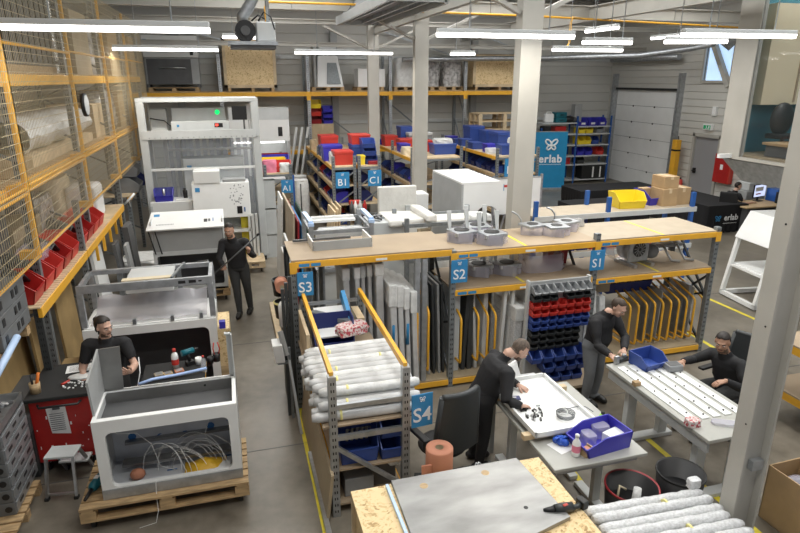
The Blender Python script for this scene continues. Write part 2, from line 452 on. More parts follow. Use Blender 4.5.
# overhead door
g = G()
for i in range(6):
    z = 0.02 + i * 0.63
    g.box((16.02, 19.0, z), (16.1, 22.73, z + 0.615), 'white_paint')
    g.box((16.05, 19.0, z + 0.615), (16.09, 22.73, z + 0.63), 'dark_grey')
d = struct(g, 'door_1')
g = G().m('black')
for i in range(6):
    for y in (20.3, 21.6):
        if i < 5: g.cyl((16.0, y, 0.63 + i * 0.63), (16.03, y, 0.63 + i * 0.63), 0.035, 8)
g.obj('panel_fixings', d)
g = G().m('galvanised')
for y in (18.86, 22.8): g.box((15.8, y - 0.07, 0), (16.0, y + 0.07, 4.4))
g.box((15.9, 18.9, 3.78), (16.0, 22.8, 3.86), 'black')
g.obj('door_track', d)
G().tube([(15.7, 18.9, 4.95), (15.7, 22.9, 4.95)], 0.11, 10, 'galvanised').obj('spring_shaft', d)
# grey personnel door
g = G().box((16.03, 16.76, 0.02), (16.09, 17.88, 2.26), 'door_grey'); d = struct(g, 'door_2')
g = G().m('column_paint')
for a, b in (((15.94, 16.66, 0), (16.06, 16.76, 2.36)), ((15.94, 17.88, 0), (16.06, 17.98, 2.36)), ((15.94, 16.66, 2.26), (16.06, 17.98, 2.38))): g.box(a, b)
g.obj('door_frame', d)
G().box((15.97, 17.7, 0.98), (16.03, 17.8, 1.16), 'black').box((15.93, 17.62, 1.05), (15.97, 17.8, 1.08), 'black').obj('door_handle', d)
# steel columns of the hall
def hall_column(name, x, y, fw, dp, z1, along):
    g = G().m('column_paint'); t = 0.022
    if along == 'y':      # closed box column with a slightly proud cover plate
        g.box((x - fw / 2, y - dp / 2, 0), (x + fw / 2, y + dp / 2, z1)); g.box((x - fw / 2 - 0.012, y - dp / 2 - 0.012, 0), (x + fw / 2 + 0.012, y - dp / 2, z1))
    else:
        g.box((x - dp / 2, y - fw / 2, 0), (x - dp / 2 + t, y + fw / 2, z1)); g.box((x + dp / 2 - t, y - fw / 2, 0), (x + dp / 2, y + fw / 2, z1))
        g.box((x - dp / 2 + t, y - 0.012, 0), (x + dp / 2 - t, y + 0.012, z1))
    q_ = 0.26 if along == 'y' else 0.16; g.box((x - q_, y - q_, 0), (x + q_, y + q_, 0.02), 'grey_paint')
    o = struct(g, name)
    return o
CL = [(4.29, 8.35, 0.30), (4.55, 14.3, 0.31), (4.45, 18.8, 0.31)]
for i, (x, y, w_) in enumerate(CL):
    hall_column('pillar_%d' % (i + 1), x, y, w_, 0.22, ZC, 'y')
p4 = hall_column('pillar_4', 3.95, 3.30, 0.15, 0.26, ZC, 'x')
G().box((3.94, 3.235, 1.1), (4.05, 3.285, 1.19), 'galvanised').obj('socket_box', p4)
g = G().m('black')
for z in (1.55, 2.4, 3.2):
    g.cyl((3.822, 3.27, z), (3.817, 3.27, z), 0.008, 8)
g.obj('bolt_holes', p4)
# roof beams, knee braces and ties
def beam(name, a, b, w_, h, braces=()):
    g = G().m('column_paint')
    a, b = Vector(a), Vector(b)
    off = Vector((0, 0, h / 2 - 0.012))
    g.bar(a + off, b + off, w_, 0.024); g.bar(a - off, b - off, w_, 0.024); g.bar(a, b, 0.02, h)
    for p, q in braces: g.bar(p, q, 0.12, 0.06)
    return struct(g, name)
for i, (x, y, w_) in enumerate(CL):
    beam('roof_beam_%d' % (i + 1), (XL, y, 5.8), (XR, y, 5.8), 0.16, [0.45, 0.3, 0.14][i], [((x - 0.16, y, 5.1), (x - 1.5, y, 5.7)), ((x + 0.16, y, 5.1), (x + 1.5, y, 5.7))])
beam('roof_beam_4', (4.3, 8.35, 5.6), (4.5, 18.8, 5.6), 0.14, 0.22)
beam('roof_beam_5', (XL, 21.2, 5.3), (XR, 21.2, 5.3), 0.1, 0.14)
beam('roof_beam_6', (9.0, 8.0, 5.75), (9.0, 23.0, 5.75), 0.18, 0.35)
g = G().m('grey_paint')
for x in (-1.5, 4.0, 9.6):
    g.box((x - 0.12, YB - 0.24, 0), (x + 0.12, YB - 0.02, 5.9))
struct(g, 'pillar_5')
g = G().m('light_grey_paint')
for z in (2.55, 4.9): g.box((XL, YB - 0.08, z), (XR, YB, z + 0.12))
struct(g, 'trim_1')
g = G().m('galvanised')
for a, b in (((5.8, 23.0, 5.9), (9.0, 23.0, 4.95)), ((9.6, 23.0, 5.9), (12.5, 23.0, 4.95)), ((-1.5, 23.0, 5.9), (2.0, 23.0, 5.0))): g.bar(a, b, 0.05, 0.05)
struct(g, 'trim_2')
# yellow and grey service pipes under the roof
def pipe(name, label, pts, r, m, cat='pipe'):
    return G().tube(pts, r, 8, m).thing(name, label, cat)
t = thing('gas_pipe', 'long thin yellow gas pipe with a bent branch under the roof', 'pipe')
G().tube([(0.95, 13.6, 4.9), (0.95, 13.6, 5.62), (1.05, 13.6, 5.72), (3.9, 13.6, 5.72), (4.2, 13.6, 5.62), (7.2, 13.6, 5.6), (14.0, 13.6, 5.45)], 0.024, 8, 'yellow').obj('main_run', t)
G().tube([(8.35, 13.6, 5.58), (8.0, 13.4, 5.58), (7.85, 13.2, 5.45), (7.85, 13.2, 5.0), (7.7, 13.1, 4.86)], 0.024, 8, 'yellow').obj('branch', t)
for x in (1.5, 6.0, 11.0): G().cyl((x, 13.6, 5.6), (x, 13.6, ZC), 0.008, 6, 'galvanised').obj('hanger', t)
t = thing('ventilation_duct', 'round silver ventilation duct under the roof by the high window', 'duct')
G().tube([(15.0, 16.6, 5.25), (14.9, 17.5, 5.15), (13.6, 18.3, 4.95), (12.0, 21.4, 4.95), (8.4, 21.6, 4.9), (6.2, 21.6, 4.85)], 0.09, 12, 'galvanised').obj('duct_run', t)
for p in ((14.9, 17.5, 5.15), (12.0, 21.4, 4.95), (8.4, 21.6, 4.9)): G().cyl(p, (p[0], p[1], ZC), 0.008, 6, 'galvanised').obj('hanger', t)
G().tube([(15.5, 16.3, 5.2), (15.1, 16.6, 5.6)], 0.2, 16, 'galvanised').obj('fan_casing', t)
# painted lines on the floor
def line(a, b, w_, m='yellow_tape'):
    a, b = Vector((*a, 0)), Vector((*b, 0)); d = (b - a).normalized(); n = Vector((-d.y, d.x, 0)) * w_ / 2
    g = G().m(m); z = Vector((0, 0, 0.003))
    g.hexa([a - n, b - n, b + n, a + n, a - n + z, b - n + z, b + n + z, a + n + z])
    return struct(g, 'floor_line')
line((0.60, 3.6), (0.62, 9.4), 0.075); line((0.75, 9.6), (0.9, 12.2), 0.06)
line((4.63, 3.0), (4.63, 5.4), 0.07); line((8.98, 9.6), (9.03, 7.2), 0.07); line((7.3, 6.3), (7.42, 7.9), 0.07)
line((3.38, 4.55), (3.45, 5.3), 0.06)
line((-4, 9.45), (16, 9.2), 0.012, 'dark_grey'); line((-4, 6.3), (16, 6.28), 0.012, 'dark_grey')

# ------------------------------------------------------------------ strip lights: each gives its own light
def strip_light(a, b, z, label, group='strip lights hanging from the roof', seen=True, power=1.0):
    (x0, y0), (x1, y1) = a, b
    c = ((x0 + x1) / 2, (y0 + y1) / 2, z); L_ = math.hypot(x1 - x0, y1 - y0); rz = math.atan2(y1 - y0, x1 - x0)
    t = thing('strip_light', label, 'ceiling light', c, rz, group if seen else 'strip lights over the near half of the hall')
    h = L_ / 2
    G().box((-h, -0.055, 0.03), (h, 0.055, 0.085), 'light_grey_paint', 0.008).obj('housing', t)
    g = G().m('tube_glow'); g.prism([(-0.05, 0.03), (0.05, 0.03), (0.035, -0.02), (-0.035, -0.02)], 'x', -h, h); g.obj('diffuser', t)
    g = G().m('galvanised')
    for sx in (-0.55, 0.62): g.cyl((sx * h, 0, 0.08), (sx * h, 0, ZC - z), 0.008, 6)
    g.obj('hanger', t)
    ld = bpy.data.lights.new('strip_lamp', 'AREA'); ld.shape = 'RECTANGLE'; ld.size = L_; ld.size_y = 0.09; ld.energy = LAMP_W * L_ * power
    ld.color = (1.0, 0.955, 0.875); ld.spread = PI
    lo = bpy.data.objects.new('strip_lamp', ld); COL.objects.link(lo); lo.parent = t; lo.location = (0, 0, -0.035)
    return t
strip_light((-1.93, 6.68), (-0.09, 6.6), 4.65, 'long strip light at upper left above the mesh wall')
strip_light((-2.03, 13.4), (-0.05, 13.4), 4.75, 'strip light above the tall white frame with plastic strips', power=1.7)
strip_light((0.05, 14.4), (1.05, 14.4), 5.06, 'short strip light behind the hanging fan unit')
strip_light((1.6, 14.4), (3.86, 14.3), 4.76, 'strip light in front of the pallet with the pale cabinet', power=1.7)
strip_light((2.68, 7.72), (4.62, 7.68), 4.735, 'long strip light passing in front of the central column')
strip_light((5.2, 14.0), (5.77, 13.9), 4.75, 'shortest strip light left of the central column', power=1.7)
strip_light((6.42, 11.4), (7.95, 11.3), 4.75, 'strip light right of the central column, lower of three', power=1.7)
strip_light((5.6, 9.0), (6.42, 8.9), 4.75, 'short strip light right of the column, middle of three')
strip_light((7.9, 12.6), (7.9, 11.45), 5.2, 'strip light farthest up right of the column beside the yellow pipe', power=1.7)
strip_light((6.75, 8.5), (7.65, 8.2), 4.75, 'shorter strip light just left of the office wall')
strip_light((5.9, 7.1), (7.6, 6.95), 4.75, 'long strip light in front of the office window')
strip_light((12.0, 15.7), (12.0, 14.4), 5.3, 'strip light seen nearly end on between the two lights by the office')
for x0, y0, l in ((-1.4, 2.2, 'left'), (1.9, 2.2, 'middle'), (5.4, 2.2, 'right')):
    strip_light((x0, y0), (x0 + 2.2, y0), 5.35, 'strip light above the near end of the hall, %s of three' % l, None, False)

# ------------------------------------------------------------------ hanging units
t = thing('fan_unit', 'dark hanging fan heater with black motor and silver duct', 'heater', (0.47, 9.9, 4.68))
G().box((-0.36, -0.3, 0), (0.36, 0.3, 0.05), 'galvanised').box((-0.33, -0.27, -0.05), (0.33, 0.27, 0), 'dark_grey').obj('base_frame', t)
g = G().cyl((-0.1, -0.22, 0.2), (-0.1, 0.05, 0.2), 0.15, 18, 'black').cyl((-0.1, -0.25, 0.2), (-0.1, -0.22, 0.2), 0.07, 12, 'dark_grey'); g.obj('fan_motor', t)
G().box((0.06, -0.2, 0.05), (0.34, 0.2, 0.33), 'light_grey_paint', 0.02).obj('control_box', t)
G().tube([(-0.12, 0.1, 0.3), (-0.12, 0.1, 0.42), (-0.02, 0.1, 0.55), (0.06, 0.1, 0.68), (0.07, 0.1, 1.38)], 0.085, 12, 'galvanised').obj('duct', t)
G().tube([(0.26, 0.1, 0.3), (0.25, 0.1, 1.38)], 0.03, 8, 'galvanised').tube([(0.1, -0.15, 0.34), (0.18, -0.2, 0.46), (0.28, -0.2, 0.4), (0.33, -0.2, 0.22)], 0.012, 6, 'black').tube([(0.0, -0.15, 0.34), (0.1, -0.2, 0.42), (0.2, -0.2, 0.36)], 0.012, 6, 'black').obj('cables', t)
t = thing('radiant_heater', 'large grey radiant heater hood hanging under the roof', 'heater', (3.1, 12.4, 5.42), 0.0)
g = G().m('grey_paint')
for x in (-0.42, 0.60): g.box((x - 0.03, -2.2, -0.02), (x + 0.03, 2.5, 0.16))
for y in (-2.2, 2.47): g.box((-0.42, y, 0.0), (0.6, y + 0.03, 0.16))
g.obj('frame', t)
g = G().m('dark_grey'); g.prism([(-0.40, 0.1), (0.58, 0.1), (0.3, 0.5), (-0.1, 0.5)], 'y', -2.2, 2.45); g.obj('hood', t)
g = G().m('galvanised')
for x in (-0.18, 0.18, 0.4): g.box((x - 0.025, -2.2, 0.03), (x + 0.025, 2.45, 0.1))
g.obj('reflector_bars', t)

# ------------------------------------------------------------------ raised office box on the right
g = G().m('column_paint'); X0 = 10.0
g.box((X0, 9.93, 2.62), (X0 + 0.12, 10.35, ZC)); g.box((X0, 6.0, 2.62), (X0 + 0.12, 9.93, 2.68)); g.box((X0, 6.0, 2.62), (X0 + 0.12, 6.2, ZC))
g.box((X0, 10.35, 2.62), (14.6, 10.47, ZC)); g.box((X0 + 0.1, 6.0, 2.62), (14.6, 10.4, 2.72), 'mdf_dark')
g.box((X0 + 2.2, 6.0, 2.72), (X0 + 2.3, 10.35, ZC), 'teal_wall')
of = struct(g, 'wall_office')
G().box((X0 + 0.02, 6.2, 2.68), (X0 + 0.05, 9.93, ZC), 'dark_glass').obj('glazing', of)
g = G().m('galvanised'); g.hexa([(X0 + 0.35, 6.0, 2.15), (14.5, 6.0, 2.15), (14.5, 10.1, 2.15), (X0 + 0.35, 10.1, 2.15), (X0 + 0.05, 6.0, 2.6), (14.5, 6.0, 2.6), (14.5, 10.4, 2.6), (X0 + 0.05, 10.4, 2.6)])
g.obj('floor_edge', of)
G().box((X0 - 0.28, 10.1, 2.64), (X0, 10.2, 2.72), 'white_paint').obj('bracket', of)
G().box((X0 + 0.12, 10.3, 2.72), (14.6, 10.35, ZC), 'teal_wall').obj('inner_wall', of)
g = G().box((X0 + 0.4, 10.0, 3.7), (X0 + 2.6, 10.3, 5.6), 'cream').box((X0 + 1.2, 9.98, 3.75), (X0 + 1.24, 10.0, 5.55), 'mdf'); g.thing('wall_cabinet', 'cream wall cabinet on the blue wall inside the raised office', 'cabinet')
G().box((X0 + 0.3, 6.6, 2.73), (X0 + 1.1, 9.6, 2.95), 'dark_grey').box((X0 + 0.25, 6.5, 2.95), (X0 + 1.15, 9.65, 3.0), 'cardboard').thing('office_desk', 'brown desk behind the dark glass of the raised office', 'desk')  # desk added to echo the dark reflection in the glazing
for k, (x, y, z1, l) in enumerate(((0.85, 9.85, 3.75, 'left'), (1.5, 9.3, 3.6, 'right'))):  # dark chair shapes standing in for silhouettes reflected in the glazing
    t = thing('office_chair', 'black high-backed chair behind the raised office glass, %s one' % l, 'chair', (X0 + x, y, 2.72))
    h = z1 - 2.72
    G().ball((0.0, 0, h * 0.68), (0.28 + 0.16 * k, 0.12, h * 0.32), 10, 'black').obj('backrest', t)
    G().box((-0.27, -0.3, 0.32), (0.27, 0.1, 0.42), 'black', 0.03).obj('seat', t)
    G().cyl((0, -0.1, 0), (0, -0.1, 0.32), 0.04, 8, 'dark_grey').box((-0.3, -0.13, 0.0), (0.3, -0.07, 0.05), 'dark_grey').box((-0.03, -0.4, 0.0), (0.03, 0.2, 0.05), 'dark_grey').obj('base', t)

t = thing('office_lamp', 'flat lamp panel on the ceiling inside the raised office', 'lamp', (X0 + 1.1, 8.2, ZC - 0.07))  # lamp added to brighten the office interior behind the glazing
G().box((-0.3, -0.9, 0), (0.3, 0.9, 0.06), 'white_paint').obj('housing', t); G().box((-0.27, -0.87, -0.01), (0.27, 0.87, 0), 'inner_glow').obj('diffuser', t)
ld = bpy.data.lights.new('office_lamp', 'AREA'); ld.shape = 'RECTANGLE'; ld.size = 0.5; ld.size_y = 1.6; ld.energy = 22; ld.color = (1, 0.95, 0.86)
lo = bpy.data.objects.new('office_lamp_light', ld); COL.objects.link(lo); lo.parent = t; lo.location = (0, 0, -0.03)
# fixtures on the right wall
t = thing('exit_sign', 'small green and white emergency exit sign above the grey door', 'sign', (15.9, 17.3, 2.52))
G().box((-0.03, -0.19, 0), (0.09, 0.19, 0.2), 'white_gloss', 0.01).obj('case', t)
G().box((-0.035, -0.16, 0.03), (-0.03, 0.16, 0.16), 'green_sign').obj('panel', t)
g = G().m('white_text'); g.box((-0.04, -0.12, 0.05), (-0.035, -0.07, 0.14)); g.bar((-0.038, 0.02, 0.13), (-0.038, 0.0, 0.08), 0.02, 0.02); g.bar((-0.038, 0.0, 0.08), (-0.038, -0.04, 0.05), 0.018, 0.018); g.bar((-0.038, 0.0, 0.08), (-0.038, 0.05, 0.05), 0.018, 0.018); g.ball((-0.038, 0.03, 0.145), 0.012, 4); g.obj('pictogram', t)
G().box((15.9, 17.05, 3.0), (16.0, 17.22, 3.3), 'white_gloss', 0.01).box((15.88, 17.08, 3.05), (15.9, 17.19, 3.25), 'paper').thing('wall_lamp', 'small white lamp box on the wall above the exit sign', 'lamp')
t = thing('hose_cabinet', 'red fire hose cabinet on the wall right of the grey door', 'cabinet', (15.8, 16.3, 0.85))
G().box((0, -0.35, 0), (0.18, 0.35, 0.95), 'red_bright', 0.02).obj('body', t); G().box((-0.012, -0.31, 0.04), (0, 0.31, 0.91), 'red').obj('door', t)
G().box((-0.016, -0.06, 0.45), (-0.012, 0.06, 0.62), 'white_text').obj('sticker', t)
t = thing('guard_post', 'tall yellow and black guard post beside the grey door', 'post', (15.62, 18.35, 0))
G().box((-0.1, -0.12, 0), (0.1, 0.12, 2.1), 'yellow', 0.01).obj('post', t)
g = G().m('black')
for k in range(0): g.hexa([(-0.105, -0.12, 0.1 + k * 0.25), (-0.1, -0.12, 0.1 + k * 0.25), (-0.1, 0.12, 0.2 + k * 0.25), (-0.105, 0.12, 0.2 + k * 0.25), (-0.105, -0.12, 0.17 + k * 0.25), (-0.1, -0.12, 0.17 + k * 0.25), (-0.1, 0.12, 0.27 + k * 0.25), (-0.105, 0.12, 0.27 + k * 0.25)])
g.box((-0.105, -0.122, 0.1), (0.105, 0.122, 0.2)); g.box((-0.105, -0.122, 1.7), (0.105, 0.122, 1.76)); g.obj('stripes', t)
G().box((15.88, 18.6, 1.3), (16.0, 18.72, 1.75), 'orange', 0.01).tube([(15.94, 18.66, 1.75), (15.95, 18.7, 2.2)], 0.02, 6, 'black').tube([(15.94, 18.66, 1.3), (15.94, 18.63, 1.0), (15.95, 18.68, 0.8)], 0.02, 6, 'black').thing('door_control', 'orange door control handset hanging by the overhead door', 'control')
g = G().cyl((15.8, 18.12, 0.15), (15.8, 18.12, 0.62), 0.09, 12, 'red_bright').ball((15.8, 18.12, 0.62), 0.09, 6).cyl((15.8, 18.12, 0.7), (15.8, 18.12, 0.78), 0.03, 8, 'black').box((15.85, 18.02, 0.0), (15.99, 18.22, 0.15), 'dark_grey')
g.thing('fire_extinguisher', 'red fire extinguisher standing by the wall behind the guard post', 'extinguisher')
# ================================================================== shared makers
def pallet_parts(t, w, d, h, m='pallet_wood', casters=False, boards=7):
    "euro style pallet, origin at floor centre"
    z0 = 0.11 if casters else 0.0
    g = G().m(m); n = boards; bw = d / (n + (n - 1) * 0.25)
    for i in range(n):
        y = -d / 2 + i * bw * 1.25
        g.box((-w / 2, y, z0 + h - 0.022), (w / 2, y + bw, z0 + h))
    g.obj('deck_boards', t)
    g = G().m(m)
    for x in (-w / 2 + 0.07, 0, w / 2 - 0.07):
        g.box((x - 0.05, -d / 2, z0 + h - 0.044), (x + 0.05, d / 2, z0 + h - 0.022))
        for y in (-d / 2 + 0.05, 0, d / 2 - 0.05): g.box((x - 0.07, y - 0.05, z0 + 0.022), (x + 0.07, y + 0.05, z0 + h - 0.044))
    for y in (-d / 2 + 0.05, 0, d / 2 - 0.05): g.box((-w / 2, y - 0.05, z0), (w / 2, y + 0.05, z0 + 0.022))
    g.obj('blocks', t)
    if casters:
        for x in (-w / 2 + 0.09, w / 2 - 0.09):
            for y in (-d / 2 + 0.09, d / 2 - 0.09):
                G().cyl((x - 0.02, y, 0.05), (x + 0.02, y, 0.05), 0.05, 12, 'black_rubber').box((x - 0.03, y - 0.04, 0.09), (x + 0.03, y + 0.04, z0), 'galvanised').obj('caster', t)
    return t
def pallet(label, loc, w, d, h=0.14, rz=0, m='pallet_wood', casters=False, group=None):
    return pallet_parts(thing('pallet', label, 'pallet', loc, rz, group), w, d, h, m, casters)

def bin_geo(g, w, d, h, m, front=0.5):
    "open-fronted storage bin: front faces -y, origin at the base centre of the back"
    t = 0.006 if h < 0.12 else 0.012
    a, b = w / 2, w / 2 * 0.86
    hf = h * front
    P = lambda s, y, z, k: (s * (b + (a - b) * z / h) * 1.0 + (-s * t if k else 0), y, z)
    g.m(m)
    g.hexa([(-b, -d * 0.92, 0), (b, -d * 0.92, 0), (b, 0, 0), (-b, 0, 0), (-b, -d * 0.92, t), (b, -d * 0.92, t), (b, 0, t), (-b, 0, t)])
    g.hexa([(-b, -t, 0), (b, -t, 0), (b, 0, 0), (-b, 0, 0), (-a, -t, h), (a, -t, h), (a, 0, h), (-a, 0, h)])
    zf = b + (a - b) * front
    g.hexa([(-b, -d * 0.92, 0), (b, -d * 0.92, 0), (b, -d * 0.92 + t, 0), (-b, -d * 0.92 + t, 0), (-zf, -d, hf), (zf, -d, hf), (zf, -d + t, hf), (-zf, -d + t, hf)])
    for s in (-1, 1):
        pts = [(-d * 0.92, 0), (0, 0), (0, h), (-d * 0.62, h), (-d, hf)]
        A = [g.v((s * (b + (a - b) * z / h), y, z)) for y, z in pts]; B = [g.v((s * (b + (a - b) * z / h - t), y, z)) for y, z in pts]
        g.f(A); g.f(B[::-1])
        for i in range(5): g.f([A[i], A[(i + 1) % 5], B[(i + 1) % 5], B[i]])
    return g
_bins = {}
def storage_bin(label, loc, size, m, rz=0, group=None, front=0.5, name='storage_bin', cat='storage bin', card=False, rot=None):
    key = (size, m, front, card)
    if key not in _bins:
        t = thing(name, label, cat, loc, rz, group)
        bin_geo(G(), *size, m, front).obj('bin_body', t)
        g = G().m(m); g.box((-size[0] * 0.36, -size[1] - 0.008, size[2] * front - 0.008), (size[0] * 0.36, -size[1] + 0.004, size[2] * front + 0.006)); g.obj('front_lip', t)
        if card: G().box((-size[0] * 0.22, -size[1] * 0.985 - 0.006, size[2] * front * 0.35), (size[0] * 0.22, -size[1] * 0.985, size[2] * front * 0.85), 'paper').obj('label_card', t)
        if rot: t.rotation_euler = rot
        _bins[key] = t; return t
    t = dup(_bins[key], loc, rz, label, group, rot)
    if not group and 'group' in t: del t['group']
    t['category'] = cat; t.name = name
    return t

def box_thing(name, label, cat, loc, size, m, rz=0, group=None, tape=True, bev=0.006, flaps=False):
    w, d, h = size
    t = thing(name, label, cat, loc, rz, group)
    G().box((-w / 2, -d / 2, 0), (w / 2, d / 2, h), m, bev).obj('carton', t)
    if tape: G().box((-0.03, -d / 2 - 0.002, h * 0.75), (0.03, -d / 2, h), 'pale_wood').box((-0.03, -d / 2 - 0.002, h), (0.03, d / 2, h + 0.002), 'pale_wood').obj('tape', t)
    return t

def upright(t, x, y, z1, m='rack_grey', w=0.08, name='upright', z0=0.0):
    g = G().box((x - w / 2, y - w / 2, z0), (x + w / 2, y + w / 2, z1), m)
    g.m('black'); k = int((z1 - z0) / 0.075)
    for i in range(k):
        z = z0 + 0.05 + i * 0.075
        for s in (-1, 1): g.box((x + s * 0.012 - 0.006, y - w / 2 - 0.001, z), (x + s * 0.012 + 0.006, y - w / 2, z + 0.03))
    return g.obj(name, t)

# ================================================================== left rack with wire mesh wall
XF, XBK = -2.28, -3.45
rk = thing('pallet_rack', 'tall grey rack with yellow beams behind the wire mesh wall at left', 'rack', (0, 0, 0))
for y in (4.9, 7.75, 10.6, 13.45, 16.3, 19.15):
    upright(rk, XF - 0.06, y, 5.6); upright(rk, XBK, y, 5.6)
    g = G().m('rack_grey')
    for z in (0.5, 1.9, 3.3, 4.4): g.bar((XF - 0.06, y, z), (XBK, y, z + 0.55), 0.035, 0.035); g.bar((XF - 0.06, y, z + 1.0), (XBK, y, z + 0.55), 0.035, 0.035)
    g.obj('brace', rk)
ys = [3.0, 4.9, 7.75, 10.6, 13.45, 16.3, 19.15]
for a, b in zip(ys, ys[1:]):
    for z, h in ((4.12, 0.13), (2.97, 0.12)):
        G().box((XF - 0.05, a + 0.04, z), (XF, b - 0.04, z + h), 'yellow', 0.008).obj('beam', rk)
        g = G().m('pallet_wood'); n = int((b - a) / 0.115)
        for i in range(n): g.box((XBK, a + 0.05 + i * 0.115, z + h), (XF - 0.03, a + 0.05 + i * 0.115 + 0.085, z + h + 0.02))
        g.obj('deck', rk)
        G().box((XBK, a + 0.04, z), (XBK + 0.05, b - 0.04, z + h), 'yellow').obj('beam', rk)
# lower shelf, one level, with the row of red bins
sh = thing('low_shelf', 'long low shelf with yellow front beam under the wire mesh wall', 'shelf', (0, 0, 0))
ZS = 1.73
for a, b in ((7.12, 9.6), (9.6, 13.2)):
    G().box((-2.24, a + 0.02, ZS - 0.12), (-2.19, b - 0.02, ZS), 'yellow', 0.008).obj('beam', sh)
    g = G().m('pale_wood'); n = int((b - a) / 0.09)
    for i in range(n): g.box((XBK + 0.1, a + i * 0.09, ZS), (-2.2, a + i * 0.09 + 0.07, ZS + 0.018))
    g.obj('deck', sh)
for y in (9.6, 13.2): upright(sh, -2.25, y, 2.5)
upright(sh, -2.25, 7.2, ZS, 'rack_dark')
g = G().m('yellow')
for y in (10.2, 10.8, 11.4, 12.0, 12.6): g.box((-2.21, y, ZS - 0.34), (-2.17, y + 0.05, ZS - 0.1))
g.obj('hook', sh)
G().box((-2.24, 14.0, ZS - 0.1), (-2.19, 16.6, ZS), 'yellow').box((-3.2, 14.0, ZS), (-2.2, 16.6, ZS + 0.02), 'pale_wood').obj('beam', sh)
upright(sh, -2.22, 14.05, ZS)
# the mesh wall, three framed panels
XM = -2.1
mw = thing('wire_mesh_wall', 'yellow framed wire mesh wall hung in front of the left rack', 'mesh wall', (0, 0, 0))
py = [4.3, 7.1, 9.95, 12.75, 15.6, 18.4]
for a, b in zip(py, py[1:]):
    g = G().m('rack_grey' if False else 'yellow')
    for z in (2.37, 3.06, 3.115, 4.55): 
        z += (a - 7) * 0.008
        g.tube([(XM, a, z), (XM, b, z)], 0.017, 6)
    g.obj('frame_rail', mw)
    g = G().m('mesh_wire'); r = 0.003
    k = 2.37
    while k < 5.6:
        g.box((XM + 0.02, a, k - r), (XM + 0.02 + r, b, k + r)); k += 0.1
    n = int((b - a) / 0.055)
    for i in range(n + 1):
        y = a + (b - a) * i / n; g.box((XM + 0.024, y - r, 2.37), (XM + 0.024 + r, y + r, 5.6))
    g.obj('wire_mesh', mw)
for y in py[:-1]:
    G().box((XM - 0.03, y - 0.03, 2.33), (XM + 0.015, y + 0.03, 5.6), 'yellow', 0.006).obj('post', mw)
    g = G().m('yellow')
    for z in (2.33, 3.04): g.box((XF, y - 0.05, z), (XM, y + 0.05, z + 0.09))
    g.obj('bracket', mw)

# goods in the rack
def wrapped(name, label, cat, loc, size, m, seed=0, group=None, rz=0):
    w, d, h = size; rnd = random.Random(seed); g = G().m(m)
    ph = [rnd.uniform(0, 6) for _ in range(4)]
    def fn(u, v):
        a = 2 * PI * u; c, s_ = math.cos(a), math.sin(a)
        q = 1.0 / max(abs(c), abs(s_)) ** 0.75
        k = 1 + 0.05 * math.sin(5 * a + ph[0] + 7 * v) + 0.035 * math.sin(11 * a + ph[1] - 13 * v)
        kk = k * (1 - 0.12 * max(0, v - 0.85) / 0.15)
        return (c * q * w / 2 * kk * 0.85, s_ * q * d / 2 * kk * 0.85, v * h)
    g.sheet(fn, 28, 10)
    g.sheet(lambda u, v: (math.cos(2 * PI * u) * w * 0.4 * v / max(abs(math.cos(2 * PI * u)), abs(math.sin(2 * PI * u))) ** 0.75, math.sin(2 * PI * u) * d * 0.4 * v / max(abs(math.cos(2 * PI * u)), abs(math.sin(2 * PI * u))) ** 0.75, h * (1 + 0.02 * (1 - v))), 28, 3)
    return g.thing(name, label, cat, group, loc, rz)
U2, U1 = 4.27, 3.11   # tops of the two rack levels
t = thing('machine_crate', 'big dark machine crate on the upper rack level behind the mesh wall', 'crate', (-2.95, 9.5, U2))
G().box((-0.5, -1.2, 0.1), (0.5, 1.2, 1.15), 'dark_grey', 0.02).obj('body', t)
g = G().m('rack_dark')
for i in range(9): g.box((0.5, -1.1 + i * 0.26, 0.15), (0.52, -1.0 + i * 0.26, 1.1))
g.obj('vent_slats', t)
G().box((-0.5, -1.2, 0), (0.5, 1.2, 0.1), 'pallet_wood').obj('pallet_base', t)
wrapped('wrapped_column', 'silver foil wrapped column of goods on the upper rack level', 'package', (-2.72, 11.3, U2), (0.6, 0.7, 1.3), 'foil', 3)
box_thing('cardboard_box', 'tall grey-brown carton beside the silver wrapped column on the upper rack level', 'box', (-2.8, 12.5, U2), (0.8, 1.3, 1.05), 'mdf_dark')
wrapped('wrapped_pallet', 'film wrapped load beside the tall carton on the upper rack level', 'package', (-2.8, 14.0, U2), (0.9, 1.3, 1.0), 'wrap_shiny', 5)
box_thing('cardboard_box', 'brown carton on the upper rack level left of the last post of the mesh wall', 'box', (-2.8, 15.6, U2), (0.9, 1.3, 1.1), 'cardboard')
wrapped('wrapped_pallet', 'far film wrapped load at the end of the upper rack level', 'package', (-2.8, 17.2, U2), (0.9, 1.5, 1.2), 'wrap_shiny', 8)
box_thing('cardboard_box', 'farthest brown carton of the upper rack level', 'box', (-2.8, 18.6, U2), (0.9, 1.0, 1.0), 'cardboard')
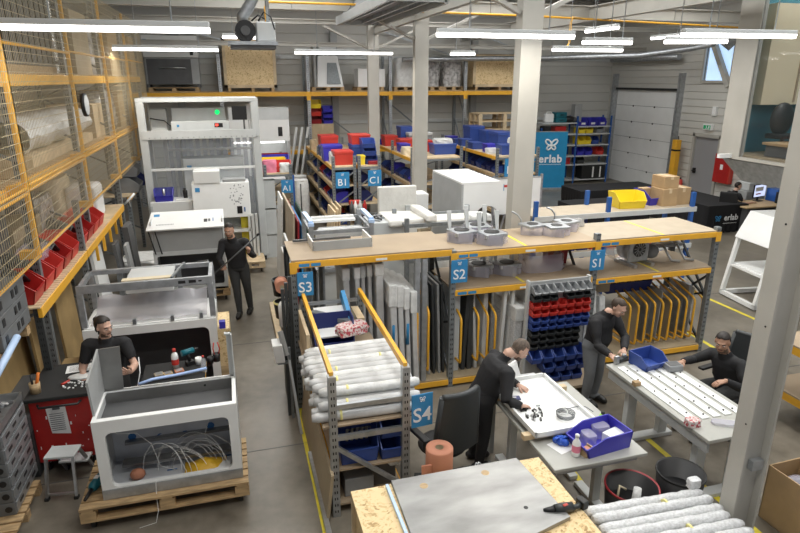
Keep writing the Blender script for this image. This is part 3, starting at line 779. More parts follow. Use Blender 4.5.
# middle level
t = thing('wrapped_panel_pack', 'long white film wrapped panel pack on the middle rack level', 'package', (-2.85, 10.6, U1))
def fn(u, v):
    a = 2 * PI * u
    return (0.42 * math.cos(a) * (1 + .06 * math.sin(9 * v * 5)), -1.9 + 3.8 * v, 0.36 + 0.24 * math.sin(a) + 0.03 * math.sin(23 * v + 3 * a))
G().sheet(fn, 18, 30, 'wrap_white').obj('film', t)
G().box((-0.4, -1.9, 0), (0.4, 1.95, 0.14), 'pale_wood').obj('base_board', t)
for i, (y, w_, h, m, l) in enumerate(((13.4, 1.0, 0.62, 'cardboard_light', 'light brown carton beside the long white pack on the middle rack level'), (16.4, 1.0, 0.75, 'cardboard', 'brown carton on the middle rack level beyond the crumpled sack'), (17.8, 1.3, 0.8, 'cardboard', 'farthest brown carton on the middle rack level'))):
    box_thing('cardboard_box', l, 'box', (-2.85, y, U1), (0.8, w_, h), m)
wrapped('wrapped_sack', 'crumpled beige film wrapped sack on the middle rack level', 'package', (-2.8, 14.9, U1), (0.9, 1.3, 0.85), 'wrap_shiny', 12)
t = thing('wall_dial', 'round white dial with black rim hung on the mesh wall', 'clock', (XM + 0.05, 10.15, 3.83))
G().cyl((0, 0, 0), (0.05, 0, 0), 0.17, 24, 'black').obj('rim', t); G().cyl((0.05, 0, 0), (0.056, 0, 0), 0.145, 24, 'white_gloss').obj('face', t)
# level behind the mesh, standing on the low shelf
for i, (y, m, l, s) in enumerate(((7.9, 'dark_grey', 'dark grey metal case on the rack behind the mesh, nearest the corner', (0.6, 1.1, 0.8)), (9.2, 'mdf_dark', 'brown open crate on the rack behind the mesh beside the dark case', (0.6, 1.2, 0.55)))):
    box_thing('storage_case', l, 'case', (-3.1, y, ZS + 0.02), s, m, tape=False)
wrapped('cable_bundle', 'grey wrapped bundle of tubes behind the mesh above the red bins', 'package', (-3.1, 10.5, ZS + 0.02), (0.55, 1.1, 0.7), 'wrap_shiny', 15)
wrapped('foam_roll', 'pale crumpled foam roll behind the mesh above the red bins', 'package', (-3.1, 11.8, ZS + 0.02), (0.55, 1.1, 0.8), 'cream', 17)
# red bins on the low shelf
RB = [7.4, 7.86, 8.32, 8.78, 9.24, 9.86, 10.32, 10.78, 11.24]
for i, y in enumerate(RB):
    storage_bin('red open storage bin on the low shelf, %s from the near end of the row' % ORD[i], (-2.74, y, ZS + 0.02), (0.43, 0.5, 0.32), 'red_plastic' if i % 3 else 'red', rz=PI / 2, group='red bins on the low shelf')
for i, l in ((0, 'nearest'), (1, 'second'), (3, 'fourth'), (5, 'sixth')):
    g = G().m('black_plastic'); y = RB[i]
    for k in range(9): g.tube([(-2.72 + 0.035 * k, y - 0.18, ZS + 0.2), (-2.70 + 0.035 * k, y - 0.1, ZS + 0.45 - 0.02 * k), (-2.70 + 0.035 * k, y + 0.08, ZS + 0.47 - 0.02 * k), (-2.68 + 0.035 * k, y + 0.18, ZS + 0.2)], 0.02, 5)
    g.thing('cable_coil', 'black cable coil heaped in the %s red bin of the low shelf' % l, 'cable')
wrapped('bag_of_parts', 'grey plastic bag of parts lying on the red bins', 'bag', (-2.55, 8.4, ZS + 0.26), (0.36, 0.6, 0.15), 'poly_bag', 4)
box_thing('foam_block', 'white packing block standing behind the red bins on the low shelf', 'block', (-2.62, 11.95, ZS + 0.02), (0.5, 0.7, 0.62), 'paper', tape=False, bev=0.06)
# far shelf goods
t = storage_bin('grey stacked crate on the far end of the low shelf, lower one', (-2.6, 14.7, ZS + 0.02), (0.6, 0.6, 0.35), 'grey_plastic', rz=PI / 2)
storage_bin('grey stacked crate on the far end of the low shelf, upper one', (-2.6, 14.7, ZS + 0.38), (0.6, 0.6, 0.35), 'grey_plastic', rz=PI / 2)
storage_bin('blue open bin at the far end of the low shelf', (-2.5, 15.6, ZS + 0.02), (0.4, 0.5, 0.3), 'navy', rz=PI / 2)
G().cyl((-2.12, 13.6, 1.75), (-2.15, 13.6, 1.78), 0.16, 18, 'white_paint').bar((-2.15, 13.6, 1.75), (-2.2, 14.05, 1.5), 0.02, 0.02, 'white_paint').thing('round_mirror', 'round white disc mirror on an arm at the far shelf', 'mirror')
# grey cases on a small pallet at the near end of the shelf
t = pallet('wooden pallet under the grey steel cases at the left edge', (-2.75, 6.2, 1.56), 1.0, 1.3, 0.14)
for k, (z, l) in enumerate(((1.702, 'bottom'), (1.875, 'middle'), (2.048, 'top'))):
    l = 'grey steel case with black round holes, %s of three on the shelf pallet' % l
    t = thing('steel_case', l, 'case', (-2.62, 6.42, z), 0, 'grey steel cases on the shelf pallet')
    G().box((-0.4, -0.42, 0), (0.4, 0.42, 0.168), 'case_grey', 0.008).obj('body', t)
    g = G().m('black')
    for y in (-0.3, 0.05, 0.17): g.box((0.4, y - 0.035, 0.05), (0.404, y + 0.035, 0.13))
    g.cyl((0.25, -0.42, 0.09), (0.25, -0.424, 0.09), 0.04, 12); g.obj('holes', t)
G().tube([(-2.2, 5.6, 1.63), (-2.18, 6.25, 1.76)], 0.035, 8, 'pale_blue_film').thing('foam_tube', 'pale blue foam tube on the pallet at the left edge', 'tube')
# sheets leaning under the low shelf
def leaning(name, label, y0, y1, xb, xt, z1, th, m, group=None):
    g = G().m(m); g.hexa([(xb, y0, 0), (xb + th, y0, 0), (xb + th, y1, 0), (xb, y1, 0), (xt, y0, z1), (xt + th, y0, z1), (xt + th, y1, z1), (xt, y1, z1)])
    return g.thing(name, label, 'board', group)
leaning('brown_board', 'tall brown board leaning under the low shelf behind the tool cart', 6.75, 7.9, -2.62, -2.72, 1.62, 0.03, 'leaning_board', 'boards leaning under the low shelf')
leaning('brown_board', 'narrower brown board leaning in front of the tall one under the low shelf', 7.65, 8.45, -2.50, -2.55, 1.55, 0.03, 'leaning_board', 'boards leaning under the low shelf')
leaning('brown_board', 'brown board leaning under the low shelf farthest from the cart', 8.6, 9.5, -2.45, -2.5, 1.58, 0.03, 'leaning_board', 'boards leaning under the low shelf')
box_thing('wooden_crate', 'low open wooden crate standing before the leaning boards', 'crate', (-2.2, 7.9, 0), (0.35, 0.7, 0.6), 'leaning_board', tape=False)
for i, (y0, y1, x, z1, m) in enumerate(((10.2, 10.9, -2.2, 1.5, 'white_paint'), (10.95, 11.3, -1.98, 1.45, 'dark_grey'), (11.2, 11.5, -1.85, 1.35, 'grey_paint'), (11.6, 12.1, -1.9, 1.6, 'dark_grey'), (10.0, 10.15, -2.3, 1.2, 'rack_dark'))):
    leaning('metal_sheet', ['white', 'dark grey', 'lighter grey', 'tallest dark grey', 'black narrow'][i] + ' metal panel leaning at the far end of the low shelf', y0, y1, x, x - 0.12, z1, 0.05 if i != 3 else 0.1, m)
for k, z in enumerate((0.0, 0.3)):
    wrapped('wrapped_pack', ['lower', 'upper'][k] + ' white film wrapped pack on the floor left of the white hoods', 'package', (-2.0, 13.2, z), (0.9, 1.0, 0.3), 'wrap_white', 20 + k)
G().ball((-1.9, 12.2, 0.15), (0.2, 0.25, 0.15), 8, 'dark_green').thing('tool_bag', 'dark green bag on the floor by the white packs', 'bag')
# drawer stack, front left corner
t = pallet('low wooden pallet under the grey drawer cases at the lower left corner', (-2.6, 5.75, 0), 0.75, 0.9, 0.13)
for k in range(6):
    s_ = thing('drawer_case', 'grey steel drawer case by the tool cart, %s from the top of its stack' % ORD[5 - k], 'case', (-2.62, 6.02, 0.135 + k * 0.145), 0, 'stacked grey drawer cases')
    G().box((-0.33, -0.36, 0), (0.33, 0.36, 0.14), 'case_grey', 0.008).box((0.33, -0.33, 0.02), (0.338, 0.33, 0.12), 'galvanised').obj('body', s_)
    g = G().m('black'); g.cyl((0.27, -0.36, 0.07), (0.27, -0.368, 0.07), 0.032, 12); g.cyl((-0.2, -0.36, 0.07), (-0.2, -0.368, 0.07), 0.032, 12)
    for y in (-0.2, 0.0, 0.2): g.box((0.338, y - 0.05, 0.055), (0.341, y + 0.05, 0.085))
    g.obj('holes', s_)
t = thing('parts_tray', 'grey steel tray full of small metal parts on the drawer stack', 'tray', (-2.62, 6.02, 1.006))
g = G().m('steel'); g.box((-0.33, -0.36, 0), (0.33, 0.36, 0.012))
for a, b in (((-0.33, -0.36, 0), (-0.32, 0.36, 0.09)), ((0.32, -0.36, 0), (0.33, 0.36, 0.09)), ((-0.33, -0.36, 0), (0.33, -0.35, 0.05)), ((-0.33, 0.35, 0), (0.33, 0.36, 0.09))): g.box(a, b)
g.obj('tray_body', t)
g = G(); rnd = random.Random(2)
for k in range(40):
    x, y = rnd.uniform(-0.28, 0.25), rnd.uniform(-0.28, 0.3); g.at((x, y, 0.02 + rnd.uniform(0, 0.04)), rnd.uniform(0, 3), rnd.uniform(0, 1)); g.box((-0.04, -0.012, 0), (0.04, 0.012, 0.02), rnd.choice(['steel', 'galvanised', 'dark_grey', 'paper']))
tag(g.obj('small_parts', t), kind='stuff')
t = thing('dark_case', 'black flat case lying behind the drawer stack under the shelf', 'case', (-2.75, 7.0, 0.55))
G().box((-0.45, -0.55, 0), (0.45, 0.5, 0.22), 'dark_grey', 0.02).obj('body', t); G().tube([(0.46, -0.3, 0.1), (0.5, -0.15, 0.12), (0.46, 0, 0.1)], 0.012, 6, 'black').obj('handle', t)
G().box((-3.2, 6.45, 0), (-2.3, 7.45, 0.55), 'rack_dark', 0.01).thing('low_cabinet', 'dark low cabinet carrying the black flat case', 'cabinet')

# ------------------------------------------------------------------ red tool cart and the things on it
t = thing('tool_cart', 'red tool cart with black top standing behind the step stool', 'cart', (-2.0, 6.86, 0))
G().box((-0.3, -0.36, 0.14), (0.3, 0.4, 0.90), 'red', 0.01).obj('cabinet', t)
G().box((-0.33, -0.4, 0.90), (0.33, 0.44, 0.945), 'black_rubber', 0.01).obj('worktop', t)
G().tube([(-0.2, -0.4, 0.87), (-0.18, -0.45, 0.86), (0.2, -0.45, 0.86), (0.22, -0.4, 0.87)], 0.014, 8, 'black').obj('handle', t)
for x in (-0.24, 0.24):
    for y in (-0.28, 0.32): G().cyl((x - 0.02, y, 0.06), (x + 0.02, y, 0.06), 0.06, 12, 'black_rubber').box((x - 0.03, y - 0.03, 0.1), (x + 0.03, y + 0.03, 0.14), 'galvanised').obj('caster', t)
g = G().m('white_text'); rnd = random.Random(5)
for k in range(14): x, z = rnd.uniform(-0.27, 0.27), rnd.uniform(0.2, 0.7); g.box((x, -0.362, z), (x + rnd.uniform(0.004, 0.02), -0.36, z + rnd.uniform(0.005, 0.04)))
g.obj('scratches', t)
t2 = thing('paper_sheet', 'white printed sheet hung on the red front of the tool cart', 'paper', (-2.02, 6.485, 0.5))
G().at().hexa([(-0.1, 0, 0), (0.09, -0.02, -0.02), (0.09, -0.016, -0.02), (-0.1, 0.004, 0), (-0.12, 0.0, 0.3), (0.07, -0.0, 0.33), (0.07, 0.004, 0.33), (-0.12, 0.004, 0.3)], m='paper').obj('sheet', t2)
g = G().m('ink')
for k in range(9): g.box((-0.09, -0.022, 0.04 + k * 0.025), (0.05, -0.019, 0.046 + k * 0.025))
g.box((-0.05, -0.02, 0.29), (0.02, -0.006, 0.32)); g.obj('printing', t2)
t2 = thing('paper_sheet', 'white printed sheet lying on the black top of the tool cart', 'paper', (-1.9, 7.12, 0.947), 0.1)
G().box((-0.15, -0.1, 0), (0.15, 0.1, 0.003), 'paper').obj('sheet', t2)
g = G().m('ink')
for k in range(7): g.box((-0.12, 0.07 - k * 0.022, 0.003), (0.11, 0.075 - k * 0.022, 0.0035))
g.obj('printing', t2)
t2 = thing('parts_bag', 'clear bag of small parts on the tool cart', 'bag', (-1.84, 6.85, 0.947))
wrapped_g = G().ball((0, 0, 0.02), (0.14, 0.07, 0.03), 8, 'wrap_white'); wrapped_g.obj('bag_film', t2)
g = G().m('white_paint'); rnd = random.Random(9)
for k in range(18): x, y = rnd.uniform(-0.13, 0.15), rnd.uniform(-0.27, -0.08); g.cyl((x, y, 0), (x, y, 0.012), 0.011, 6)
o = g.thing('washers', 'loose white washers scattered on the tool cart top', 'washers', None, (-1.86, 6.86, 0.947), kind='stuff')
t2 = thing('screwdriver', 'screwdriver with red and black handle on the tool cart', 'screwdriver', (-1.98, 6.75, 0.96), 0.9)
G().cyl((-0.05, 0, 0), (0.05, 0, 0), 0.014, 8, 'red_bright').obj('handle', t2); G().cyl((0.05, 0, 0), (0.17, 0, 0), 0.004, 6, 'steel').obj('shaft', t2)
t2 = thing('wooden_pot', 'round wooden pot of tools at the corner of the tool cart', 'pot', (-2.24, 6.62, 0.947))
G().lathe([(0.05, 0), (0.055, 0.12), (0.047, 0.12), (0.045, 0.02)], (0, 0, 0), 16, 'wood').obj('pot', t2)
G().cyl((0.01, 0, 0.05), (0.05, 0.02, 0.22), 0.016, 8, 'orange').obj('tool_handle', t2); G().cyl((-0.02, 0, 0.05), (-0.03, 0.03, 0.2), 0.012, 8, 'black').obj('tool_handle', t2)

# step stool
t = thing('step_stool', 'small two-step aluminium stool in front of the red tool cart', 'stool', (-1.97, 6.08, 0), -0.15)
G().box((-0.15, -0.02, 0.43), (0.15, 0.2, 0.455), 'light_grey_paint', 0.006).obj('top_step', t)
G().box((-0.14, 0.24, 0.2), (0.16, 0.40, 0.225), 'light_grey_paint', 0.006).obj('lower_step', t)
for x in (-0.13, 0.13):
    G().bar((x, 0.0, 0.44), (x * 1.12, -0.1, 0.0), 0.025, 0.03, 'steel').obj('leg', t); G().bar((x, 0.16, 0.44), (x * 1.12, 0.42, 0.0), 0.025, 0.03, 'steel').obj('leg', t)
    g = G().m('black_rubber'); g.box((x * 1.12 - 0.02, -0.125, 0), (x * 1.12 + 0.02, -0.075, 0.03)); g.box((x * 1.12 - 0.02, 0.4, 0), (x * 1.12 + 0.02, 0.45, 0.03)); g.obj('foot', t)
G().bar((-0.15, -0.09, 0.06), (0.15, -0.09, 0.06), 0.02, 0.02, 'steel').obj('crossbar', t)

# ------------------------------------------------------------------ hood carcass A on its pallet
def rounded_frame(g, x0, x1, z0, z1, ox0, ox1, oz0, oz1, y0, y1, r, m, n=5):
    g.m(m)
    g.box((x0, y0, z0), (ox0, y1, z1)); g.box((ox1, y0, z0), (x1, y1, z1)); g.box((ox0, y0, oz1), (ox1, y1, z1)); g.box((ox0, y0, z0), (ox1, y1, oz0))
    for cx, cz, sx, sz in ((ox0, oz0, 1, 1), (ox1, oz0, -1, 1), (ox0, oz1, 1, -1), (ox1, oz1, -1, -1)):
        pts = [(cx, cz)] + [(cx + sx * r * (1 - math.sin(a * PI / 2 / n)), cz + sz * r * (1 - math.cos(a * PI / 2 / n))) for a in range(n + 1)]
        g.prism(pts, 'y', y0, y1)
    return g
pallet('wooden pallet on casters under the near fume hood carcass', (-0.88, 5.78, 0), 1.58, 0.82, 0.16, 0.0, casters=True, m='pallet_wood')
hx0, hx1, hy0, hy1 = -1.46, -0.14, 5.46, 6.1
t = thing('fume_hood_carcass', 'open white fume hood carcass on a pallet, nearest the camera', 'fume hood', (0, 0, 0))
g = G(); rounded_frame(g, hx0, hx1, 0.38, 1.12, hx0 + 0.10, hx1 - 0.09, 0.40, 1.0, hy0, hy0 + 0.05, 0.06, 'white_paint'); g.obj('front_frame', t)
G().box((hx0 - 0.002, hy0 - 0.005, 0.275), (hx1 + 0.002, hy0 - 0.0005, 0.385), 'galvanised', 0.004).obj('base_rail', t)
G().box((hx0, hy0, 0.275), (hx1, hy1 - 0.021, 0.30), 'steel_film').obj('floor_panel', t)
G().box((hx0, hy1 - 0.02, 0.28), (hx1, hy1, 1.12), 'steel_film').obj('back_panel', t)
for x in (hx0, hx1 - 0.02): G().box((x, hy0 + 0.051, 0.301), (x + 0.02, hy1 - 0.021, 1.119), 'light_grey_paint').obj('side_panel', t)
g = G().m('white_gloss')
for a, b in (((hx0, hy0, 1.12), (hx1, hy0 + 0.06, 1.135)), ((hx0, hy1 - 0.05, 1.12), (hx1, hy1, 1.135)), ((hx0, hy0 + 0.06, 1.12), (hx0 + 0.04, hy1 - 0.05, 1.135)), ((hx1 - 0.04, hy0 + 0.06, 1.12), (hx1, hy1 - 0.05, 1.135))): g.box(a, b)
g.obj('top_rim', t)
G().box((hx0 + 0.02, hy0 + 0.05, 0.985), (hx1 - 0.02, hy1 - 0.02, 1.0), 'dark_grey').obj('inner_shelf', t)
G().box((hx0 + 0.02, hy1 - 0.045, 1.0), (hx1 - 0.02, hy1 - 0.02, 1.14), 'brushed').obj('rear_lip', t)
G().hexa([(hx0, hy0 + 0.12, 1.12), (hx0 + 0.02, hy0 + 0.12, 1.12), (hx0 + 0.02, hy1, 1.12), (hx0, hy1, 1.12), (hx0 - 0.02, hy0 + 0.14, 1.48), (hx0, hy0 + 0.14, 1.48), (hx0 + 0.02, hy1, 1.60), (hx0, hy1, 1.60)], m='grey_paint').obj('left_wing', t)
G().hexa([(hx0 + 0.02, hy1 - 0.02, 1.12), (hx0 + 0.2, hy1 - 0.02, 1.12), (hx0 + 0.2, hy1, 1.12), (hx0 + 0.02, hy1, 1.12), (hx0 + 0.02, hy1 - 0.02, 1.60), (hx0 + 0.22, hy1 - 0.02, 1.61), (hx0 + 0.22, hy1, 1.61), (hx0 + 0.02, hy1, 1.60)], m='brushed').obj('wing_return', t)
g = G().m('light_grey_paint'); g.box((hx1 - 0.06, hy1 - 0.02, 1.0), (hx1, hy1, 1.64)); g.box((hx1 - 0.012, hy1 - 0.32, 1.0), (hx1, hy1, 1.1)); g.box((hx1 - 0.012, hy1 - 0.1, 1.0), (hx1, hy1, 1.64)); g.box((hx1 - 0.075, hy1 - 0.05, 1.62), (hx1, hy1, 1.64)); g.obj('right_post', t)
G().cyl((hx0 + 0.55, hy1 - 0.022, 0.66), (hx0 + 0.55, hy1 - 0.026, 0.66), 0.02, 10, 'black').cyl((hx1 - 0.32, hy1 - 0.05, 1.07), (hx1 - 0.32, hy1 - 0.046, 1.07), 0.012, 8, 'black').obj('cable_holes', t)
g = G().m('print_blue'); rnd = random.Random(3)
for x in (-1.25, -0.98, -0.72, -0.45, -0.25):
    for z in (0.5, 0.68, 0.86):
        z2 = z + (0.06 if int(x * 100) % 2 else 0)
        if rnd.random() < 0.45:
            pts = [(x + 0.042 * math.cos(2 * PI * k / 10), hy1 - 0.0225, z2 + 0.042 * math.sin(2 * PI * k / 10)) for k in range(10)]
            g.f([g.v(p) for p in pts])
        else:
            for k in range(3): g.hexa([(x + 0.03 * k - 0.03, hy1 - 0.023, z2 - 0.03 * k + 0.03), (x + 0.03 * k - 0.005, hy1 - 0.023, z2 - 0.03 * k + 0.03), (x + 0.03 * k - 0.005, hy1 - 0.0205, z2 - 0.03 * k + 0.03), (x + 0.03 * k - 0.03, hy1 - 0.0205, z2 - 0.03 * k + 0.03), (x + 0.03 * k, hy1 - 0.023, z2 - 0.03 * k + 0.05), (x + 0.03 * k + 0.025, hy1 - 0.023, z2 - 0.03 * k + 0.05), (x + 0.03 * k + 0.025, hy1 - 0.0205, z2 - 0.03 * k + 0.05), (x + 0.03 * k, hy1 - 0.0205, z2 - 0.03 * k + 0.05)])
for x, y in ((-1.15, 5.62), (-0.85, 5.75), (-0.5, 5.66), (-0.3, 5.85), (-0.7, 5.95)):
    g.box((x - 0.05, y - 0.01, 0.3), (x + 0.05, y + 0.01, 0.3015))
g.obj('film_print', t)
G().box((hx0 + 0.14, hy0 + 0.3, 0.40), (hx1 - 0.1, hy0 + 0.42, 0.43), 'brushed').box((hx0 + 0.14, hy1 - 0.08, 0.5), (hx1 - 0.1, hy1 - 0.02, 0.53), 'brushed').obj('inner_rail', t)
G().ball((-1.17, 5.68, 0.36), (0.075, 0.06, 0.06), 7, 'copper_paper').thing('crumpled_paper', 'crumpled copper coloured paper ball inside the near hood', 'paper')
t2 = thing('yellow_sack', 'yellow sack with white sheets inside the near hood', 'sack', (-0.52, 5.66, 0.302))
G().sheet(lambda u, v: (-0.2 + 0.42 * u, -0.13 + 0.28 * v, 0.02 + 0.1 * math.sin(PI * u) * math.sin(PI * v) + 0.01 * math.sin(17 * u + 9 * v)), 10, 8, 'yellow_sack').obj('sack', t2)
G().box((0.0, -0.17, 0.05), (0.26, 0.02, 0.056), 'paper').box((-0.14, -0.18, 0.03), (0.12, -0.06, 0.036), 'paper').obj('sheets', t2)
rnd = random.Random(11)
for k in range(16):
    x0 = rnd.uniform(-1.3, -0.55); r = rnd.uniform(0.12, 0.34); pts = []
    cx = -0.72 + rnd.uniform(-0.22, 0.22); cy = 5.72 + rnd.uniform(-0.08, 0.12); hgt = rnd.uniform(0.18, 0.42)
    for i in range(15):
        a = PI * i / 14; pts.append((cx - r * math.cos(a) + rnd.uniform(-.008, .008), cy + 0.1 * math.cos(a), 0.31 + hgt * math.sin(a)))
    G().tube(pts, 0.0028, 5, 'white_gloss').thing('white_cable', 'thin white cable arching in the tangle inside the near hood', 'cable', 'white cables tangled inside the near hood')
for k, (pts, l) in enumerate((([(-1.32, 5.55, 0.98), (-1.28, 5.6, 0.9), (-1.12, 5.65, 0.85), (-1.0, 5.66, 0.7), (-0.95, 5.7, 0.4), (-0.8, 5.7, 0.32)], 'white cable hanging from the left of the opening in the near hood'), ([(-0.38, 6.0, 0.98), (-0.42, 5.95, 0.8), (-0.5, 5.85, 0.6), (-0.42, 5.8, 0.4)], 'white cable hanging from the right of the opening in the near hood'), ([(-0.95, 5.5, 0.40), (-0.97, 5.44, 0.39), (-0.98, 5.43, 0.26), (-0.97, 5.36, 0.12), (-1.0, 5.33, 0.01), (-1.15, 5.3, 0.006)], 'white cable hanging over the front of the pallet to the floor'))):
    G().tube(pts, 0.003, 5, 'white_gloss').thing('white_cable', l, 'cable')
t2 = thing('heat_gun', 'teal hot air tool lying on the left corner of the near pallet', 'power tool', (-1.56, 5.72, 0.272), 1.3)
G().tube([(-0.12, 0, 0.045), (-0.08, 0, 0.05), (0.08, 0, 0.05), (0.14, 0, 0.045)], [0.03, 0.05, 0.048, 0.03], 12, 'teal').obj('body', t2)
G().tube([(-0.12, 0, 0.045), (-0.26, 0, 0.03)], [0.022, 0.014], 10, 'black').obj('nozzle', t2); G().box((-0.02, -0.02, 0.095), (0.03, 0.02, 0.105), 'white_text').obj('switch', t2)

# ------------------------------------------------------------------ trolley between the hoods
t = thing('tool_trolley', 'red and yellow tool trolley with black top behind the near hood', 'trolley', (-0.85, 6.78, 0))
G().box((-0.32, -0.33, 0.12), (0.34, 0.28, 0.78), 'red', 0.01).obj('cabinet', t)
G().box((-0.34, -0.36, 0.86), (0.36, 0.32, 0.90), 'black_rubber', 0.008).obj('worktop', t); G().box((-0.34, -0.37, 0.82), (0.36, 0.32, 0.86), 'yellow', 0.006).obj('yellow_band', t)
g = G().m('black'); g.box((-0.31, -0.335, 0.78), (0.33, 0.28, 0.82)); g.box((-0.3, -0.335, 0.62), (0.32, -0.33, 0.76)); g.box((-0.3, -0.335, 0.45), (0.32, -0.33, 0.59)); g.obj('drawers', t)
for x in (-0.28, 0.28):
    for y in (-0.24, 0.22): G().cyl((x - 0.02, y, 0.055), (x + 0.02, y, 0.055), 0.055, 10, 'black_rubber').box((x - 0.03, y - 0.03, 0.09), (x + 0.03, y + 0.03, 0.12), 'galvanised').obj('caster', t)
g = G(); rnd = random.Random(4)
for k in range(16): x = rnd.uniform(-0.1, 0.28); g.box((x, -0.36 + 0.004 * k % 0.03, 0.775), (x + 0.03, -0.338, 0.80), rnd.choice(['yellow_plastic', 'paper', 'orange', 'steel']))
tag(g.obj('drawer_contents', t), kind='stuff')
t2 = thing('spray_bottle', 'white bottle with red cap and red label on the trolley', 'bottle', (-0.83, 6.92, 0.90))
G().lathe([(0.04, 0), (0.042, 0.15), (0.03, 0.19), (0.015, 0.2), (0.015, 0.215)], (0, 0, 0), 14, 'white_gloss').obj('bottle', t2); G().lathe([(0.02, 0.213), (0.02, 0.25), (0.0, 0.25)], (0, 0, 0), 10, 'red_bright').obj('cap', t2); G().lathe([(0.0425, 0.05), (0.0432, 0.12)], (0, 0, 0), 14, 'red_plastic', False).obj('bottle_label', t2)
t2 = thing('cordless_drill', 'dark teal cordless drill standing on the trolley', 'drill', (-0.68, 6.95, 0.90), 0.5)
G().box((-0.04, -0.035, 0), (0.06, 0.035, 0.055), 'black', 0.006).obj('battery', t2); G().tube([(0.01, 0, 0.05), (0.0, 0, 0.16)], 0.02, 8, 'black').obj('grip', t2); G().tube([(-0.08, 0, 0.18), (0.07, 0, 0.18)], [0.036, 0.034], 10, 'teal').obj('motor_body', t2); G().tube([(0.07, 0, 0.18), (0.13, 0, 0.18)], [0.026, 0.014], 10, 'black').obj('chuck', t2)
t2 = thing('plastic_bottle', 'clear plastic bottle with red cap on the trolley', 'bottle', (-0.50, 6.72, 0.90))
G().lathe([(0.03, 0), (0.033, 0.02), (0.03, 0.08), (0.033, 0.13), (0.013, 0.18), (0.012, 0.19)], (0, 0, 0), 12, 'clear_film').obj('bottle', t2); G().lathe([(0.015, 0.188), (0.015, 0.21), (0, 0.21)], (0, 0, 0), 8, 'red_bright').obj('cap', t2)
for x, y, l, m in ((-0.57, 6.95, 'white cup standing behind the hose on the trolley', 'white_gloss'), (-0.43, 6.93, 'black jar standing behind the hose on the trolley', 'black')):
    G().lathe([(0.032, 0), (0.04, 0.085), (0.035, 0.085), (0.03, 0.01)], (0, 0, 0), 12, m).thing('cup', l, 'cup', None, (x, y, 0.90))
t2 = thing('tool_holder', 'black holder with red handled pliers at the trolley corner', 'tool holder', (-0.36, 6.98, 0.90))
G().lathe([(0.04, 0), (0.045, 0.1), (0.038, 0.1), (0.035, 0.01)], (0, 0, 0), 12, 'black').obj('holder', t2)
for x in (-0.015, 0.02): G().tube([(x, 0, 0.05), (x * 2.2, 0.0, 0.16), (x * 1.2, 0.01, 0.24)], 0.008, 6, 'red_bright').obj('handle', t2)
G().tube([(-1.2, 6.55, 0.93), (-1.05, 6.62, 0.935), (-0.8, 6.66, 0.932), (-0.6, 6.68, 0.945), (-0.47, 6.7, 0.955)], 0.018, 10, 'light_blue').thing('blue_hose', 'pale blue foam hose lying across the trolley top', 'hose')
for x, y, l, m in ((-1.0, 6.73, 'small open wooden box left of the middle on the trolley', 'mdf_light'), (-0.78, 6.76, 'small brown box of screws in the middle of the trolley', 'copper_paper'), (-0.9, 6.72, 'small tan block beside the wooden box on the trolley', 'wood')):
    G().box((-0.05, -0.04, 0), (0.05, 0.04, 0.045), m, 0.005).box((-0.035, -0.03, 0.045), (0.035, 0.03, 0.05), 'steel').thing('parts_box', l, 'box', None, (x, y, 0.90), 0.3)
G().tube([(-1.22, 6.9, 1.1), (-1.2, 6.75, 0.98), (-1.25, 6.7, 0.8), (-1.22, 6.72, 0.6), (-1.2, 6.75, 0.3)], 0.006, 6, 'white_gloss').thing('white_cable', 'white cable hanging down beside the man at the trolley', 'cable')

# ------------------------------------------------------------------ hood B behind the man
bx0, bx1, by0, by1 = -1.98, -0.36, 7.75, 8.55
t = thing('fume_hood', 'white fume hood with dark opening and galvanised top frame behind the trolley', 'fume hood', (0, 0, 0))
g = G(); rounded_frame(g, bx0, bx1, 0.05, 1.16, bx0 + 0.17, bx1 - 0.1, 0.16, 1.05, by0, by0 + 0.05, 0.08, 'white_paint'); g.obj('front_frame', t)
for x in (bx0, bx1 - 0.02): G().box((x, by0 + 0.05, 0.05), (x + 0.02, by1, 1.16), 'light_grey_paint').obj('side_panel', t)
G().box((bx0, by1 - 0.02, 0.05), (bx1, by1, 1.3), 'dark_grey').box((bx0, by0, 0.05), (bx1, by1, 0.08), 'dark_grey').obj('back_panel', t)
G().box((bx0 + 0.02, by0 + 0.02, 1.14), (bx1 - 0.02, by1, 1.18), 'white_paint', 0.004).obj('work_surface', t)
g = G().m('print_blue')
for x in (-1.5, -1.15, -0.8): g.box((x, by1 - 0.024, 0.8), (x + 0.12, by1 - 0.021, 0.83))
g.obj('film_print', t)
for x in (bx0 + 0.03, bx1 - 0.03):
    for y in (by0 + 0.06, by1 - 0.03): G().box((x - 0.035, y - 0.03, 1.18), (x + 0.035, y + 0.03, 1.639 if y < by0 + 0.2 else 1.659), 'galvanised', 0.004).obj('corner_post', t)
g = G().m('galvanised'); g.box((bx0, by0 + 0.03, 1.64), (bx1, by0 + 0.08, 1.74)); g.box((bx0, by1 - 0.06, 1.66), (bx1, by1, 1.72)); g.box((bx0, by0 + 0.08, 1.66), (bx0 + 0.05, by1, 1.72)); g.box((bx1 - 0.05, by0 + 0.08, 1.66), (bx1, by1, 1.72)); g.obj('top_frame', t)
G().box((bx0 + 0.55, by0 + 0.3, 1.69), (bx0 + 1.12, by1 - 0.05, 1.715), 'light_grey_paint').box((bx0 + 0.5, by0 + 0.2, 1.705), (bx0 + 1.15, by0 + 0.3, 1.72), 'cream').obj('top_plate', t)
g = G().m('black'); g.box((bx1 - 0.42, by0 + 0.028, 1.67), (bx1 - 0.33, by0 + 0.031, 1.71)); g.box((bx1 - 0.29, by0 + 0.028, 1.67), (bx1 - 0.2, by0 + 0.031, 1.71)); g.box((bx1 - 0.17, by0 + 0.028, 1.68), (bx1 - 0.13, by0 + 0.031, 1.7)); g.obj('cable_slots', t)
